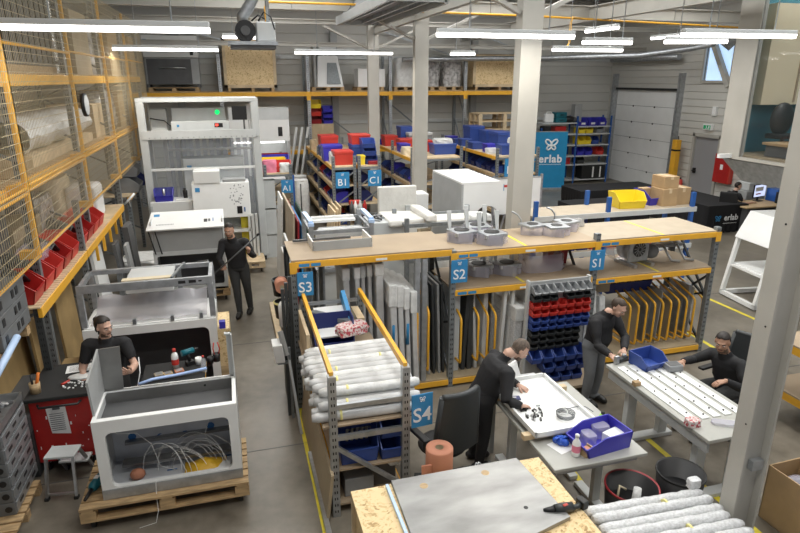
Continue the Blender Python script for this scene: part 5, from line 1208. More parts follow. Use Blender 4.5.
for i, (x, y, w, d, h, m, l) in enumerate((
        (5.25, 19.9, 0.5, 0.6, 0.4, 'red_plastic', 'red box at the far end of the rack behind the middle column'),
        (5.75, 19.7, 0.5, 0.6, 0.75, 'blue_plastic', 'tall blue box at the far end of the rack behind the middle column'),
        (5.5, 18.6, 0.7, 0.6, 0.4, 'red_bright', 'red box with yellow tray in the middle of the rack behind the middle column'),
        (5.2, 18.0, 0.35, 0.5, 0.3, 'indigo', 'violet blue box at the aisle side of the rack behind the middle column'),
        (6.2, 17.2, 0.8, 0.6, 0.36, 'blue_plastic', 'blue box heaped with white papers right of the middle column'),
        (5.9, 17.9, 0.4, 0.4, 0.4, 'red_plastic', 'small red box just right of the middle column'),
        (6.1, 19.3, 0.9, 0.6, 0.55, 'grey_plastic', 'grey box with pale lid at the far end right of the middle column'))):
    lidded(l, (x, y, ZT), w, d, h, m, 'light_grey_paint' if m == 'grey_plastic' else None)
wrapped('crumpled_papers', 'white papers heaped on the blue box right of the middle column', 'papers', (6.2, 17.2, ZT + 0.312), (0.66, 0.5, 0.14), 'wrap_white', 61)
wrapped('crumpled_bag', 'pale cloth bag hanging over the edge of the rack behind the middle column', 'bag', (5.1, 17.3, ZT), (0.35, 0.5, 0.22), 'cream', 62)
G().box((5.3, 18.05, ZT), (5.8, 18.3, ZT + 0.1), 'yellow_plastic', 0.01).thing('yellow_tray', 'yellow tray in front of the red box on the rack behind the middle column', 'tray')
G().ball((5.45, 17.0, ZT + 0.15), (0.14, 0.2, 0.15), 7, 'black').thing('black_bag', 'small black bag on the rack behind the middle column', 'bag')
for i, (x, y, w, d, h, m) in enumerate(((7.6, 20.2, 0.4, 0.4, 0.25, 'indigo'), (7.6, 19.5, 0.4, 0.4, 0.22, 'blue_plastic'), (7.6, 18.9, 0.4, 0.4, 0.28, 'blue_plastic'), (8.2, 19.6, 0.6, 0.7, 0.7, 'blue_plastic'), (8.35, 18.7, 0.5, 0.6, 0.6, 'blue_plastic'), (7.6, 18.0, 0.4, 0.5, 0.25, 'blue_plastic'), (8.3, 17.6, 0.6, 0.8, 0.65, 'blue_plastic'), (7.65, 17.0, 0.35, 0.45, 0.3, 'indigo'), (7.9, 16.4, 0.5, 0.5, 0.34, 'blue_plastic'))):
    lidded('blue box on top of the rack marked E1, %s from the far end' % ORD[i], (x, y, ZT + 0.02), w, d, h, m, group='blue boxes on the rack marked E1')
for i, (x, y, l) in enumerate(((8.1, 16.2, 'white paper pack at the near end of the rack marked E1'), (7.62, 16.7, 'white crumpled bag at the aisle edge of the rack marked E1'))):
    wrapped('paper_pack', l, 'package', (x, y, ZT + (0.36 if i == 0 else 0.02)), (0.5, 0.3, 0.16), 'wrap_white', 70 + i)
rnd = random.Random(77)
for k in range(14):
    x, y = rnd.choice([(2.62, 0), (2.98, 0), (3.6, 0), (5.1, 1), (6.3, 1)])[0], 16.4 + k * 0.3
    m, nm = rnd.choice([('wrap_white', 'white'), ('cardboard', 'brown'), ('black_plastic', 'black'), ('grey_plastic', 'grey'), ('indigo', 'violet')])
    w_, h_ = rnd.uniform(0.14, 0.26), rnd.uniform(0.1, 0.24)
    if (x < 3.2 and min(abs(y - q) for q in (15.75, 16.6, 17.6, 18.6, 17.1, 19.4)) < 0.42) or (x > 3.2 and x < 4 and y < 16.7) or (x > 4 and min(abs(y - q) for q in (17.2, 17.9, 18.6, 18.0, 19.3, 19.9, 17.3, 17.0)) < 0.3): continue
    G().box((-w_ / 2, -w_ / 2, 0), (w_ / 2, w_ / 2, h_), m, 0.01).thing('parts_box', 'small %s box on a rack top behind the signs, %s from the near end' % (nm, ORD[min(k, 11)]), 'box', None, (x, y, ZT), rnd.uniform(-.3, .3))
# things round rack A
storage_bin('dark red bin on the far rack with blue posts', (1.1, 17.0, 1.995), (0.9, 0.5, 0.25), 'dark_red')
storage_bin('violet blue bin on the far rack with blue posts', (1.1, 16.4, 1.995), (0.8, 0.5, 0.28), 'indigo')
storage_bin('yellow bin on the far rack with blue posts', (1.05, 15.85, 1.995), (0.62, 0.45, 0.28), 'yellow_plastic')
storage_bin('red bin in front on the far rack with blue posts', (1.15, 15.4, 1.995), (0.6, 0.4, 0.26), 'red_plastic')
wrapped('pink_bag', 'pink plastic bag on the far rack with blue posts', 'bag', (0.92, 15.1, 1.995), (0.4, 0.3, 0.3), 'pink', 71)
wrapped('white_bag', 'white plastic bag in front of the red bin on the far rack', 'bag', (1.28, 15.05, 1.995), (0.3, 0.25, 0.22), 'wrap_white', 72)
for k in range(4): G().box((0.8, 14.95, 0.35 + k * 0.33), (1.4, 15.6, 0.35 + k * 0.33 + 0.2), 'mdf_dark', 0.01).thing('brown_tray', 'brown tray on the far rack behind the A1 sign, %s from the floor' % ORD[k], 'tray', 'brown trays behind the A1 sign')
for k, (x, y, z1) in enumerate(((1.85, 16.8, 1.5), (1.98, 18.2, 1.4))):
    wrapped('white_roll', ['nearer', 'farther'][k] + ' white wrapped roll standing in the aisle by the B1 rack', 'package', (x, y, 0), (0.5, 0.5, z1), 'wrap_white', 74 + k)
t = thing('floor_broom', 'broom with black bristles standing in the far aisle', 'broom', (1.75, 16.0, 0))
G().cyl((0, 0, 0.12), (0.02, 0.1, 1.5), 0.016, 8, 'black').obj('handle', t); G().box((-0.25, -0.06, 0), (0.25, 0.06, 0.16), 'black', 0.02).obj('bristles', t)
for k in range(3): G().hexa([(2.2 + 0.12 * k, 13.9 + 0.3 * k, 0.0), (2.24 + 0.12 * k, 13.9 + 0.3 * k, 0.0), (2.24 + 0.12 * k, 14.9 + 0.3 * k, 0.0), (2.2 + 0.12 * k, 14.9 + 0.3 * k, 0), (2.3 + 0.12 * k, 13.9 + 0.3 * k, 1.15), (2.34 + 0.12 * k, 13.9 + 0.3 * k, 1.15), (2.34 + 0.12 * k, 14.9 + 0.3 * k, 1.15), (2.3 + 0.12 * k, 14.9 + 0.3 * k, 1.15)], m='pale_wood').thing('plywood_sheet', 'pale plywood sheet leaning at the B1 rack, %s from the aisle' % ORD[k], 'board')
for k, (x, m, l) in enumerate(((2.88, 'dark_grey', 'dark bottle'), (2.98, 'paper', 'white bottle'), (3.1, 'light_grey_paint', 'grey bottle'), (3.22, 'red', 'red capped bottle'))):
    G().lathe([(0.05, 0), (0.055, 0.22), (0.02, 0.3), (0.02, 0.34), (0, 0.34)], (0, 0, 0), 10, m).thing('bottle', l + ' on the stool under the B1 sign', 'bottle', None, (x, 14.7, 0.9))
t = thing('bottle_stand', 'narrow dark stand carrying bottles under the B1 sign', 'stand', (3.05, 14.7, 0)); G().box((-0.3, -0.15, 0.86), (0.3, 0.15, 0.9), 'dark_grey').obj('top', t)
for x in (-0.26, 0.26): G().box((x - 0.02, -0.12, 0), (x + 0.02, 0.12, 0.86), 'dark_grey').obj('leg', t)
G().box((2.85, 14.85, 1.1), (3.15, 14.95, 1.22), 'red_bright', 0.02).cyl((3.0, 14.9, 0.9), (3.0, 14.9, 1.1), 0.03, 8, 'red').thing('red_funnel', 'red box standing on the bottle stand behind the bottles', 'box')
# ================================================================== grey tall hood, white board, banner
t = thing('recirculating_hood', 'large pale grey hood with arched front opening left of the central column', 'fume hood', (4.35, 10.5, 0))
G().box((-0.2, 1.55, 0.3), (0.6, 1.6, 2.3), 'light_grey_paint').obj('rear_panel', t)
G().box((-0.2, -0.1, 0.3), (-0.16, 1.55, 2.3), 'grey_paint').obj('left_panel', t)
g = G(); rounded_frame(g, -0.16, 0.58, 0.3, 2.3, 0.12, 0.56, 0.5, 1.86, -0.1, -0.05, 0.18, 'white_paint'); g.obj('front_panel', t)
G().box((0.58, -0.1, 1.86), (0.6, 1.55, 2.3), 'white_paint').box((0.58, 1.2, 0.3), (0.6, 1.55, 1.86), 'white_paint').obj('right_panel', t)
G().box((-0.2, -0.1, 2.301), (0.6, 1.6, 2.34), 'white_paint', 0.008).obj('top_panel', t)
G().box((0.1, 0.3, 2.342), (0.5, 0.75, 2.348), 'paper').box((0.0, 0.9, 2.342), (0.4, 1.3, 2.348), 'paper').obj('papers', t)
G().box((-0.2, -0.1, 0), (0.6, 1.6, 0.299), 'grey_paint').obj('base', t)
t = thing('white_board', 'white magnetic board on legs left of the banner', 'board', (5.9, 11.5, 0))
G().box((-0.56, 0, 1.42), (0.52, 0.03, 2.18), 'white_gloss').obj('panel', t)
g = G().m('galvanised'); g.box((-0.6, -0.01, 0), (-0.56, 0.04, 2.25)); g.box((0.52, -0.01, 0), (0.56, 0.04, 2.25)); g.box((-0.56, -0.01, 2.18), (0.52, 0.04, 2.2)); g.box((-0.56, -0.01, 1.4), (0.52, 0.04, 1.42)); g.bar((-0.58, 0.0, 0.3), (-0.3, 0.0, 1.4), 0.03, 0.03); g.obj('frame', t)
G().box((-0.36, -0.004, 1.93), (-0.12, 0, 2.07), 'paper').box((-0.35, -0.006, 2.0), (-0.25, -0.003, 2.05), 'red_bright').box((-0.22, -0.006, 1.95), (-0.14, -0.003, 2.02), 'sign_blue').box((-0.36, -0.006, 1.93), (-0.345, -0.003, 2.07), 'sign_blue').obj('magnet_note', t)
t = thing('banner', 'blue advertising banner with white logo standing right of the central column', 'banner', (12.0, 20.9, 0), -0.2)
G().box((-0.63, 0, 0.1), (0.63, 0.02, 2.26), 'banner_blue').obj('cloth', t)
g = G().at((0, -0.012, 1.75)); logo_geo(g, 0.29, r=0.12); g.obj('logo', t)
text_part('lettering', 'erlab', 0.42, 'white_text', t, (0, -0.01, 1.22), (PI / 2, 0, 0), 0.004, 0.012, 1.1)
g = G().m('white_text')
for k in range(24): g.box((-0.46 + k * 0.038, -0.008, 1.0), (-0.44 + k * 0.038, -0.001, 1.025))
g.obj('small_lettering', t)
G().box((-0.65, -0.1, 0), (0.65, 0.2, 0.1), 'galvanised', 0.01).cyl((0, 0.05, 0.1), (0, 0.05, 2.26), 0.02, 8, 'galvanised').box((-0.64, -0.005, 2.25), (0.64, 0.025, 2.28), 'galvanised').obj('stand', t)
# blue shelving in the far right corner
t = thing('blue_shelving', 'blue post shelving full of bins in the far right corner', 'shelf', (12.15, 22.05, 0))
for x in (0, 1.62, 3.2):
    for y in (0, 0.6): G().box((x, y, 0), (x + 0.06, y + 0.05, 2.75 if x else 2.3), 'blue_post').obj('post', t)
LV = [0.12, 0.75, 1.1, 1.55, 2.0]
for z in LV + [2.45]:
    for a, b in ((0.05, 1.62), (1.68, 3.2)):
        if z > 2.4 and a > 1: z = 2.3
        G().box((a, 0, z), (b, 0.62, z + 0.045), 'light_grey_paint').obj('shelf_board', t)
SX, SY = 12.15, 22.05
k = 0
for z, row in ((0.8, [('black_plastic', 2.0)]), (1.15, [('indigo', 1.95), ('indigo', 2.35), ('red_plastic', 2.9)]), (1.6, [('yellow_plastic', 1.95), ('yellow_plastic', 2.25), ('blue_plastic', 2.62)]), (2.05, [('yellow_plastic', 1.95), ('yellow_plastic', 2.3), ('grey_plastic', 2.8)])):
    for m, x in row:
        k += 1
        storage_bin('%s bin right in the corner shelving, %s counting from the lowest shelf up' % ({'black_plastic': 'black', 'indigo': 'violet blue', 'red_plastic': 'red', 'yellow_plastic': 'yellow', 'blue_plastic': 'blue', 'grey_plastic': 'grey'}[m], ORD[k - 1]), (SX + x, SY + 0.5, z), (0.36, 0.42, 0.3), m)
for x, l in ((1.95, 'left'), (2.4, 'middle'), (2.85, 'right')):
    storage_bin('%s violet blue bin on the top right board of the corner shelving' % l, (SX + x, SY + 0.5, 2.35), (0.42, 0.45, 0.32), 'indigo', card=True)
for k, (x, z, w, h, m, l) in enumerate(((0.35, 2.0, 0.3, 0.3, 'black', 'black case'), (0.95, 2.05, 0.5, 0.3, 'red', 'red tool box'), (0.9, 1.6, 0.5, 0.12, 'paper', 'white tray'), (0.5, 1.6, 0.4, 0.15, 'wood', 'brown box'), (0.8, 1.15, 0.9, 0.12, 'mdf_dark', 'flat brown box'), (1.1, 0.8, 0.8, 0.28, 'red', 'dark red box'))):
    G().box((-w / 2, 0, 0), (w / 2, 0.4, h), m, 0.01).thing('tool_box', '%s left in the corner shelving, %s counting from the top' % (l, ORD[k]), 'box', None, (SX + x, SY + 0.1, z if z != 2.0 else 2.05))
t = thing('canister', 'white plastic canister on top of the corner shelving', 'canister', (SX + 0.45, SY + 0.3, 2.5)); G().box((-0.2, -0.12, 0), (0.2, 0.12, 0.36), 'white_gloss', 0.05).obj('body', t); G().tube([(-0.12, 0, 0.36), (-0.05, 0, 0.42), (0.1, 0, 0.42), (0.14, 0, 0.36)], 0.02, 6, 'white_gloss').obj('handle', t)
for k in range(2): t = thing('power_tool_case', ['lower', 'upper'][k] + ' teal power tool case on top of the corner shelving', 'case', (SX + 0.95, SY + 0.3, 2.5 + k * 0.21)); G().box((-0.24, -0.2, 0), (0.24, 0.2, 0.2), 'teal', 0.02).obj('body', t); G().tube([(-0.08, -0.2, 0.1), (-0.06, -0.24, 0.1), (0.06, -0.24, 0.1), (0.08, -0.2, 0.1)], 0.012, 6, 'black').obj('handle', t)
G().ball((SX + 1.4, SY + 0.3, 2.62), (0.26, 0.2, 0.14), 8, 'black').ball((SX + 1.6, SY + 0.3, 2.6), (0.12, 0.2, 0.12), 8, 'dark_grey').thing('tool_bag', 'black tool bag on top of the corner shelving', 'bag')
G().box((SX + 1.72, SY + 0.4, 2.35), (SX + 2.05, SY + 0.7, 3.2), 'grey_paint', 0.01).thing('grey_box', 'tall grey box at the wall above the corner shelving', 'box')
t = thing('black_cabinet', 'black low cabinet with white strips under the corner shelving', 'cabinet', (SX + 2.6, SY + 0.02, 0.165)); G().box((-0.55, 0, 0), (0.55, 0.5, 0.55), 'black', 0.01).obj('body', t); G().box((-0.05, -0.005, 0.05), (0.02, 0, 0.5), 'paper').box((0.3, -0.005, 0.05), (0.36, 0, 0.5), 'paper').obj('strips', t)
G().box((SX + 0.4, SY + 0.05, 0.165), (SX + 1.2, SY + 0.5, 0.45), 'light_grey_paint', 0.01).thing('grey_tray', 'pale grey tray on the lowest left board of the corner shelving', 'tray')

# ================================================================== black clothed tables, desk
def cloth_table(label, x0, x1, y0, y1, h=0.8, rz=0):
    t = thing('clothed_table', label, 'table', ((x0 + x1) / 2, (y0 + y1) / 2, 0), rz)
    w, d = (x1 - x0) / 2, (y1 - y0) / 2
    def fn(u, v):
        a = 2 * PI * u; c, s_ = math.cos(a), math.sin(a); q = 1 / max(abs(c), abs(s_))
        fl = (1 - v) * 0.05 * math.sin(26 * a) * (1 - v)
        return (c * q * (w + fl), s_ * q * (d + fl), 0.01 + v * (h - 0.01))
    G().sheet(fn, 96, 6, 'cloth_black').box((-w, -d, h - 0.01), (w, d, h), 'cloth_black').obj('tablecloth', t)
    g = G().m('dark_grey')
    for x in (-w + .1, w - .1):
        for y in (-d + .1, d - .1): g.cyl((x, y, 0), (x, y, h - 0.02), 0.02, 6)
    g.obj('legs', t); return t
t = cloth_table('table under black cloth with white logo, right of the cardboard boxes', 12.75, 14.15, 13.4, 15.9)
g = G().at((-0.32, -1.272, 0.42)); logo_geo(g, 0.11, 'sign_blue', 0.1); g.obj('logo', t)
text_part('lettering', 'erlab', 0.24, 'white_text', t, (0.13, -1.275, 0.44), (PI / 2, 0, 0), 0.003, 0.004)
g = G().m('white_text')
for k in range(12): g.box((-0.12 + k * 0.04, -1.273, 0.27), (-0.1 + k * 0.04, -1.268, 0.29))
g.obj('small_lettering', t)
cloth_table('table under black cloth behind the yellow bin', 10.6, 13.6, 16.4, 17.6)
cloth_table('long table under black cloth farther left behind the blue post shelf', 9.2, 11.6, 14.3, 15.4, 0.78)
t = thing('office_table', 'brown office desk where a person works at a computer', 'desk', (14.75, 13.6, 0))
G().box((-0.9, -0.45, 0.71), (0.9, 0.45, 0.75), 'wood', 0.006).obj('desktop', t)
for x in (-0.82, 0.78): G().box((x, -0.4, 0), (x + 0.04, 0.4, 0.71), 'dark_grey').obj('leg', t)
G().box((-0.8, 0.35, 0.25), (0.8, 0.37, 0.71), 'dark_grey').obj('modesty_panel', t)
t = thing('computer_monitor', 'computer monitor with bright screen on the brown desk', 'monitor', (14.95, 13.85, 0.75), 0.25)
G().box((-0.3, 0, 0.12), (0.3, 0.04, 0.5), 'black', 0.006).obj('case', t); G().box((-0.28, -0.004, 0.14), (0.28, 0, 0.48), 'screen').obj('screen', t); G().box((-0.12, -0.08, 0), (0.12, 0.1, 0.015), 'black').box((-0.02, 0.02, 0), (0.02, 0.06, 0.15), 'black').obj('stand', t)
g = G().m('orange'); g.box((-0.2, -0.007, 0.2), (0.05, -0.004, 0.24)); g.m('paper'); g.box((-0.24, -0.007, 0.3), (0.15, -0.004, 0.42)); g.obj('window_on_screen', t.children[1])
for k, (x, m) in enumerate(((0.0, 'black'), (0.09, 'indigo'), (0.18, 'red'), (0.27, 'blue_post'), (0.36, 'sign_blue'))):
    t = thing('ring_binder', '%s ring binder on the brown desk right of the monitor' % ['black', 'violet', 'red', 'dark blue', 'light blue'][k], 'binder', (15.2 + x, 13.35, 0.75), 0, 'ring binders on the brown desk'); G().box((-0.038, -0.14, 0), (0.038, 0.14, 0.32), m, 0.004).obj('cover', t); G().box((-0.02, -0.142, 0.12), (0.02, -0.14, 0.26), 'paper').obj('spine_label', t)
box_thing('blue_crate', 'blue crate on the right end of the brown desk', 'crate', (15.45, 13.75, 0.75), (0.3, 0.4, 0.36), 'blue_post', tape=False)
t = thing('task_chair', 'black chair of the person at the computer', 'chair', (13.95, 13.9, 0), -0.9)
G().box((-0.25, -0.25, 0.42), (0.25, 0.25, 0.5), 'black', 0.03).obj('seat', t); G().box((-0.24, -0.32, 0.55), (0.24, -0.25, 1.1), 'black', 0.03).obj('backrest', t); G().cyl((0, 0, 0.08), (0, 0, 0.42), 0.03, 8, 'dark_grey').obj('column', t)
g = G().m('dark_grey')
for k in range(5): a = 2 * PI * k / 5; g.bar((0, 0, 0.09), (0.28 * math.cos(a), 0.28 * math.sin(a), 0.05), 0.05, 0.03); g.ball((0.28 * math.cos(a), 0.28 * math.sin(a), 0.03), 0.03, 5)
g.obj('base', t)
t = thing('printer', 'dark grey printer behind the computer monitor', 'printer', (15.3, 14.6, 0.0)); G().box((-0.35, -0.3, 0), (0.35, 0.3, 0.95), 'grey_paint', 0.02).obj('cabinet', t); G().box((-0.25, -0.25, 0.95), (0.25, 0.25, 1.2), 'light_grey_paint', 0.03).obj('printer_body', t)

# ================================================================== white open hood on the right and the blue rack behind S1
t = thing('open_fume_hood', 'white open hood frame on the floor right of the aisle by the big column', 'fume hood', (9.9, 8.75, 0), -0.12)
W_ = 'white_gloss'
for y in (-0.5, 0.42):
    G().bar((-0.5, y, 0.1), (-0.32, y, 1.25), 0.07, 0.07, W_).obj('front_leg', t); G().box((0.62, y - 0.035, 0.1), (0.69, y + 0.035, 1.7), W_).obj('rear_leg', t)
g = G().m(W_); g.box((-0.54, -0.54, 0.02), (0.7, -0.46, 0.1)); g.box((-0.54, 0.38, 0.02), (0.7, 0.46, 0.1)); g.box((-0.54, -0.54, 0.02), (-0.46, 0.46, 0.1)); g.obj('bottom_frame', t)
g = G().m(W_); g.box((-0.42, -0.53, 0.62), (0.66, -0.47, 0.66)); g.box((-0.42, 0.39, 0.62), (0.66, 0.45, 0.66)); g.box((-0.44, -0.53, 0.62), (-0.36, 0.45, 0.66)); g.obj('middle_frame', t)
G().hexa([(-0.4, -0.54, 1.2), (0.7, -0.54, 1.2), (0.7, 0.46, 1.2), (-0.4, 0.46, 1.2), (-0.15, -0.54, 1.72), (0.7, -0.54, 1.72), (0.7, 0.46, 1.72), (-0.15, 0.46, 1.72)], 0.01, W_).obj('upper_body', t)
G().box((-0.36, -0.5, 0.66), (0.62, 0.42, 0.68), 'white_paint').obj('work_plate', t)
G().box((0.69, -0.5, 0.0), (0.72, 0.42, 1.72), 'light_grey_paint').obj('rear_panel', t)
t = thing('bin_stand', 'narrow black stand with blue bins behind the white open hood frame', 'stand', (9.95, 7.9, 0))
G().box((0, 0, 0), (0.05, 0.4, 1.75), 'rack_dark').box((-0.1, 0.1, 0), (0.3, 0.3, 0.04), 'rack_dark').obj('post', t)
for k, z in enumerate((1.45, 0.95, 0.75, 0.55)):
    storage_bin('blue bin on the narrow black stand by the big column, %s from the top' % ORD[k], (9.95, 8.1, z), (0.2, 0.26, 0.16), 'blue_post', rz=-PI / 2, group='blue bins on the narrow stand')
t = thing('boltless_shelf', 'blue post shelf with plywood top behind the S1 bay', 'shelf', (0, 0, 0))
SY0, SY1, sx0, sx1 = 9.0, 9.75, 4.95, 8.3
for x in (4.98, 6.42, 8.22):
    for y in (SY0 + 0.03, SY1 - 0.03): G().box((x - 0.035, y - 0.03, 0), (x + 0.035, y + 0.03, 2.2), 'blue_post').obj('post', t)
for z in (0.5, 1.2, 1.9):
    G().box((sx0, SY0 + 0.01, z), (sx1, SY1 - 0.01, z + 0.03), 'mdf_light').obj('shelf_board', t)
    G().box((sx0, SY0 - 0.01, z - 0.06), (sx1, SY0 + 0.015, z + 0.03), 'light_grey_paint').obj('beam', t)
storage_bin('large yellow bin on the plywood top of the blue post shelf', (7.05, 9.55, 1.93), (0.58, 0.42, 0.28), 'yellow_plastic', rz=-0.1)
storage_bin('violet blue bin behind the yellow bin on the blue post shelf', (7.62, 9.74, 1.93), (0.4, 0.46, 0.27), 'indigo', rz=0.1)
box_thing('carton_contents', 'small brown carton lying in the violet blue bin', 'box', (7.6, 9.62, 1.955), (0.2, 0.16, 0.26), 'cardboard', tape=False)
box_thing('cardboard_box', 'brown cardboard box at the right end of the blue post shelf', 'box', (8.16, 9.4, 1.93), (0.32, 0.36, 0.32), 'cardboard')
box_thing('cardboard_box', 'brown cardboard box beside the violet blue bin, under the top box', 'box', (7.82, 9.35, 1.93), (0.32, 0.36, 0.32), 'cardboard')
box_thing('cardboard_box', 'brown cardboard box on top of the two others on the blue post shelf', 'box', (7.86, 9.4, 2.252), (0.32, 0.36, 0.22), 'cardboard')
for i in range(9):
    storage_bin('%s open bin on the middle board of the blue post shelf, %s from the left' % ('blue' if i < 2 else 'red', ORD[i]), (5.75 + i * 0.27, 9.5, 1.23), (0.25, 0.42, 0.32), 'navy' if i < 2 else 'red_plastic', group='bins on the middle board of the blue post shelf')
for i in range(5):
    storage_bin('%s large bin on the lowest board of the blue post shelf, %s from the left' % (['red', 'red', 'blue', 'blue', 'red'][i], ORD[i]), (5.3 + i * 0.62, 9.5, 0.53), (0.55, 0.45, 0.4), ['red', 'red', 'navy', 'navy', 'red'][i], group='large bins on the lowest board of the blue post shelf')
# ================================================================== the S racks
RY0, RY1 = 7.15, 8.05
PXS = [0.64, 2.76, 4.95, 7.04]
sr = thing('bay_rack', 'long two level rack with yellow beams carrying the S1, S2 and S3 signs', 'rack', (0, 0, 0))
for i, x in enumerate(PXS):
    upright(sr, x, RY0, [2.03, 2.02, 2.1, 2.06][i], 'rack_grey', 0.075); upright(sr, x, RY1, 2.0, 'rack_dark', 0.075)
    g = G().m('rack_dark')
    for a, b in ((0.15, 1.0), (1.0, 0.6), (0.9, 1.9)): g.bar((x, RY0, a), (x, RY1, b), 0.03, 0.03)
    g.obj('brace', sr)
TOP = [2.04, 1.99, 1.99]
for i in range(3):
    a, b = PXS[i], PXS[i + 1]; z = TOP[i]
    for y in (RY0 - 0.04, RY1 - 0.01): G().box((a + 0.03, y, z - 0.085), (b - 0.03, y + 0.05, z), 'yellow', 0.006).obj('beam', sr)
    G().box((a - 0.02 if i == 0 else a, RY0 - 0.03, z), (b, RY1 + 0.03, z + 0.02), ('mdf', 'mdf', 'mdf_light')[i]).obj('deck', sr)
    g = G().m('sign_blue'); g.box((a + 0.07, RY0 - 0.043, z - 0.07), (a + 0.2, RY0 - 0.04, z - 0.03)); g.box((a + 0.22, RY0 - 0.043, z - 0.07), (a + 0.34, RY0 - 0.04, z - 0.03)); g.m('paper'); g.box((a + 1.05, RY0 - 0.043, z - 0.065), (a + 1.2, RY0 - 0.04, z - 0.035)); g.obj('beam_labels', sr)
    for x in ((a, b) if i == 2 else (a,)): G().box((x - 0.045, RY0 - 0.05, z - 0.15), (x + 0.045, RY0 - 0.041, z - 0.002), 'yellow').obj('beam_bracket', sr)
for i, z in ((1, 1.46), (2, 1.42)):
    a, b = PXS[i], PXS[i + 1]
    for y in (RY0 - 0.04, RY1 - 0.01): G().box((a + 0.03, y, z - 0.085), (b - 0.03, y + 0.05, z), 'yellow', 0.006).obj('beam', sr)
    G().box((a, RY0 - 0.03, z), (b, RY1 + 0.03, z + 0.02), 'mdf').obj('deck', sr)
    g = G().m('sign_blue'); g.box((a + 0.07, RY0 - 0.043, z - 0.07), (a + 0.2, RY0 - 0.04, z - 0.03)); g.box((a + 0.22, RY0 - 0.043, z - 0.07), (a + 0.34, RY0 - 0.04, z - 0.03)); g.m('paper'); g.box((a + 1.0, RY0 - 0.043, z - 0.065), (a + 1.15, RY0 - 0.04, z - 0.035)); g.obj('beam_labels', sr)
for i in range(3):
    a, b = PXS[i], PXS[i + 1]; z = 0.12
    for y in (RY0 - 0.04, RY1 - 0.01): G().box((a + 0.03, y, z - 0.085), (b - 0.03, y + 0.05, z), 'yellow', 0.006).obj('beam', sr)
    G().box((a, RY0 - 0.03, z), (b, RY1 + 0.03, z + 0.02), 'mdf_dark').obj('deck', sr)
for x, z in ((3.82, 2.011), (6.05, 2.011), (3.82, 1.481), (6.05, 1.441)):
    G().box((x - 0.02, RY0 - 0.03, z), (x + 0.02, RY1, z + 0.002), 'yellow_tape').obj('tape_mark', sr)
G().bar((PXS[3], RY0, 0.9), (PXS[3], RY1, 1.35), 0.03, 0.03, 'rack_dark').bar((PXS[3] - 0.02, RY1, 0.5), (PXS[3] - 0.02, RY0, 1.3), 0.03, 0.03, 'rack_dark').obj('end_brace', sr)

def bay_sign(txt, loc, w, h, label):
    return aisle_sign(txt, loc, w, h, label)
bay_sign('S3', (0.775, 7.09, 1.60), 0.20, 0.31, 'blue S3 sign at the left end of the long rack')
bay_sign('S2', (2.83, 7.09, 1.58), 0.235, 0.32, 'blue S2 sign on the second post of the long rack')
bay_sign('S1', (4.945, 7.09, 1.57), 0.235, 0.30, 'blue S1 sign on the third post of the long rack')

# ---- on the top decks
t = thing('sheet_metal_tray', 'grey sheet metal frame lying on the top deck of the S3 bay', 'frame', (1.33, 7.72, 2.06), 0.02)
g = G().m('grey_paint'); g.box((-0.40, -0.24, 0), (0.40, -0.22, 0.12)); g.m('white_paint'); g.box((-0.40, -0.24, 0), (-0.38, 0.26, 0.12)); g.box((0.38, -0.24, 0), (0.40, 0.26, 0.12)); g.m('dark_grey'); g.box((-0.6, 0.2, 0.02), (0.2, 0.24, 0.05)); g.obj('frame_rails', t)
def blower(label, loc, rz=0, group=None):
    t = thing('blower_unit', label, 'blower', loc, rz, group)
    G().box((-0.17, -0.15, 0.1), (0.17, 0.15, 0.16), 'galvanised', 0.01).obj('plate', t)
    G().cyl((0, 0, 0.16), (0, 0, 0.168), 0.11, 18, 'black').obj('inlet', t)
    G().box((-0.15, -0.13, 0.0), (0.15, 0.13, 0.1), 'rack_grey', 0.02).sheet(lambda u, v: ((0.20 + 0.03 * math.sin(9 * u * PI)) * math.cos(2 * PI * u), (0.22 + 0.03 * math.sin(11 * u * PI)) * math.sin(2 * PI * u), 0.005 + 0.15 * v), 26, 3, 'poly_bag').obj('bag', t)
    for x in (-0.14, 0.14): G().hexa([(x - 0.02, 0.08, 0.16), (x + 0.02, 0.08, 0.16), (x + 0.02, 0.1, 0.16), (x - 0.02, 0.1, 0.16), (x - 0.035, 0.12, 0.42), (x + 0.035, 0.12, 0.42), (x + 0.035, 0.14, 0.42), (x - 0.035, 0.14, 0.42)], m='light_grey_paint').obj('bracket', t)
    return t
b0 = blower('bagged blower with two metal arms on the S2 top deck, leftmost in front', (3.06, 7.62, 2.01), 0.15)
dup(b0, (3.42, 7.4, 2.01), 0.1, 'bagged blower with two metal arms on the S2 top deck, second in front')
dup(b0, (3.40, 7.86, 2.01), -0.1, 'bagged blower with two metal arms on the S2 top deck, standing behind')
dup(b0, (3.36, 7.66, 1.48), 0.1, 'bagged blower on the lower S2 deck, left one')
dup(b0, (3.78, 7.6, 1.48), 0.0, 'bagged blower on the lower S2 deck, right one')
def small_blower(label, loc, rz=0):
    t = thing('fan_housing', label, 'fan', loc, rz)
    G().box((-0.16, -0.14, 0.11), (0.16, 0.14, 0.15), 'galvanised', 0.008).obj('plate', t); G().cyl((0, 0, 0.15), (0, 0, 0.156), 0.085, 16, 'black').obj('inlet', t)
    G().sheet(lambda u, v: ((0.18 + 0.03 * math.sin(9 * u * PI)) * math.cos(2 * PI * u), (0.17 + 0.03 * math.sin(11 * u * PI)) * math.sin(2 * PI * u), 0.005 + 0.12 * v), 26, 3, 'poly_bag').obj('bag', t)
    return t
s0 = small_blower('fan housing in clear film right of the central column, left of three', (4.22, 7.72, 2.01), 0.2)
dup(s0, (4.52, 7.55, 2.01), -0.1, 'fan housing in clear film right of the central column, middle of three')
dup(s0, (4.82, 7.78, 2.01), 0.25, 'fan housing in clear film right of the central column, right of three')
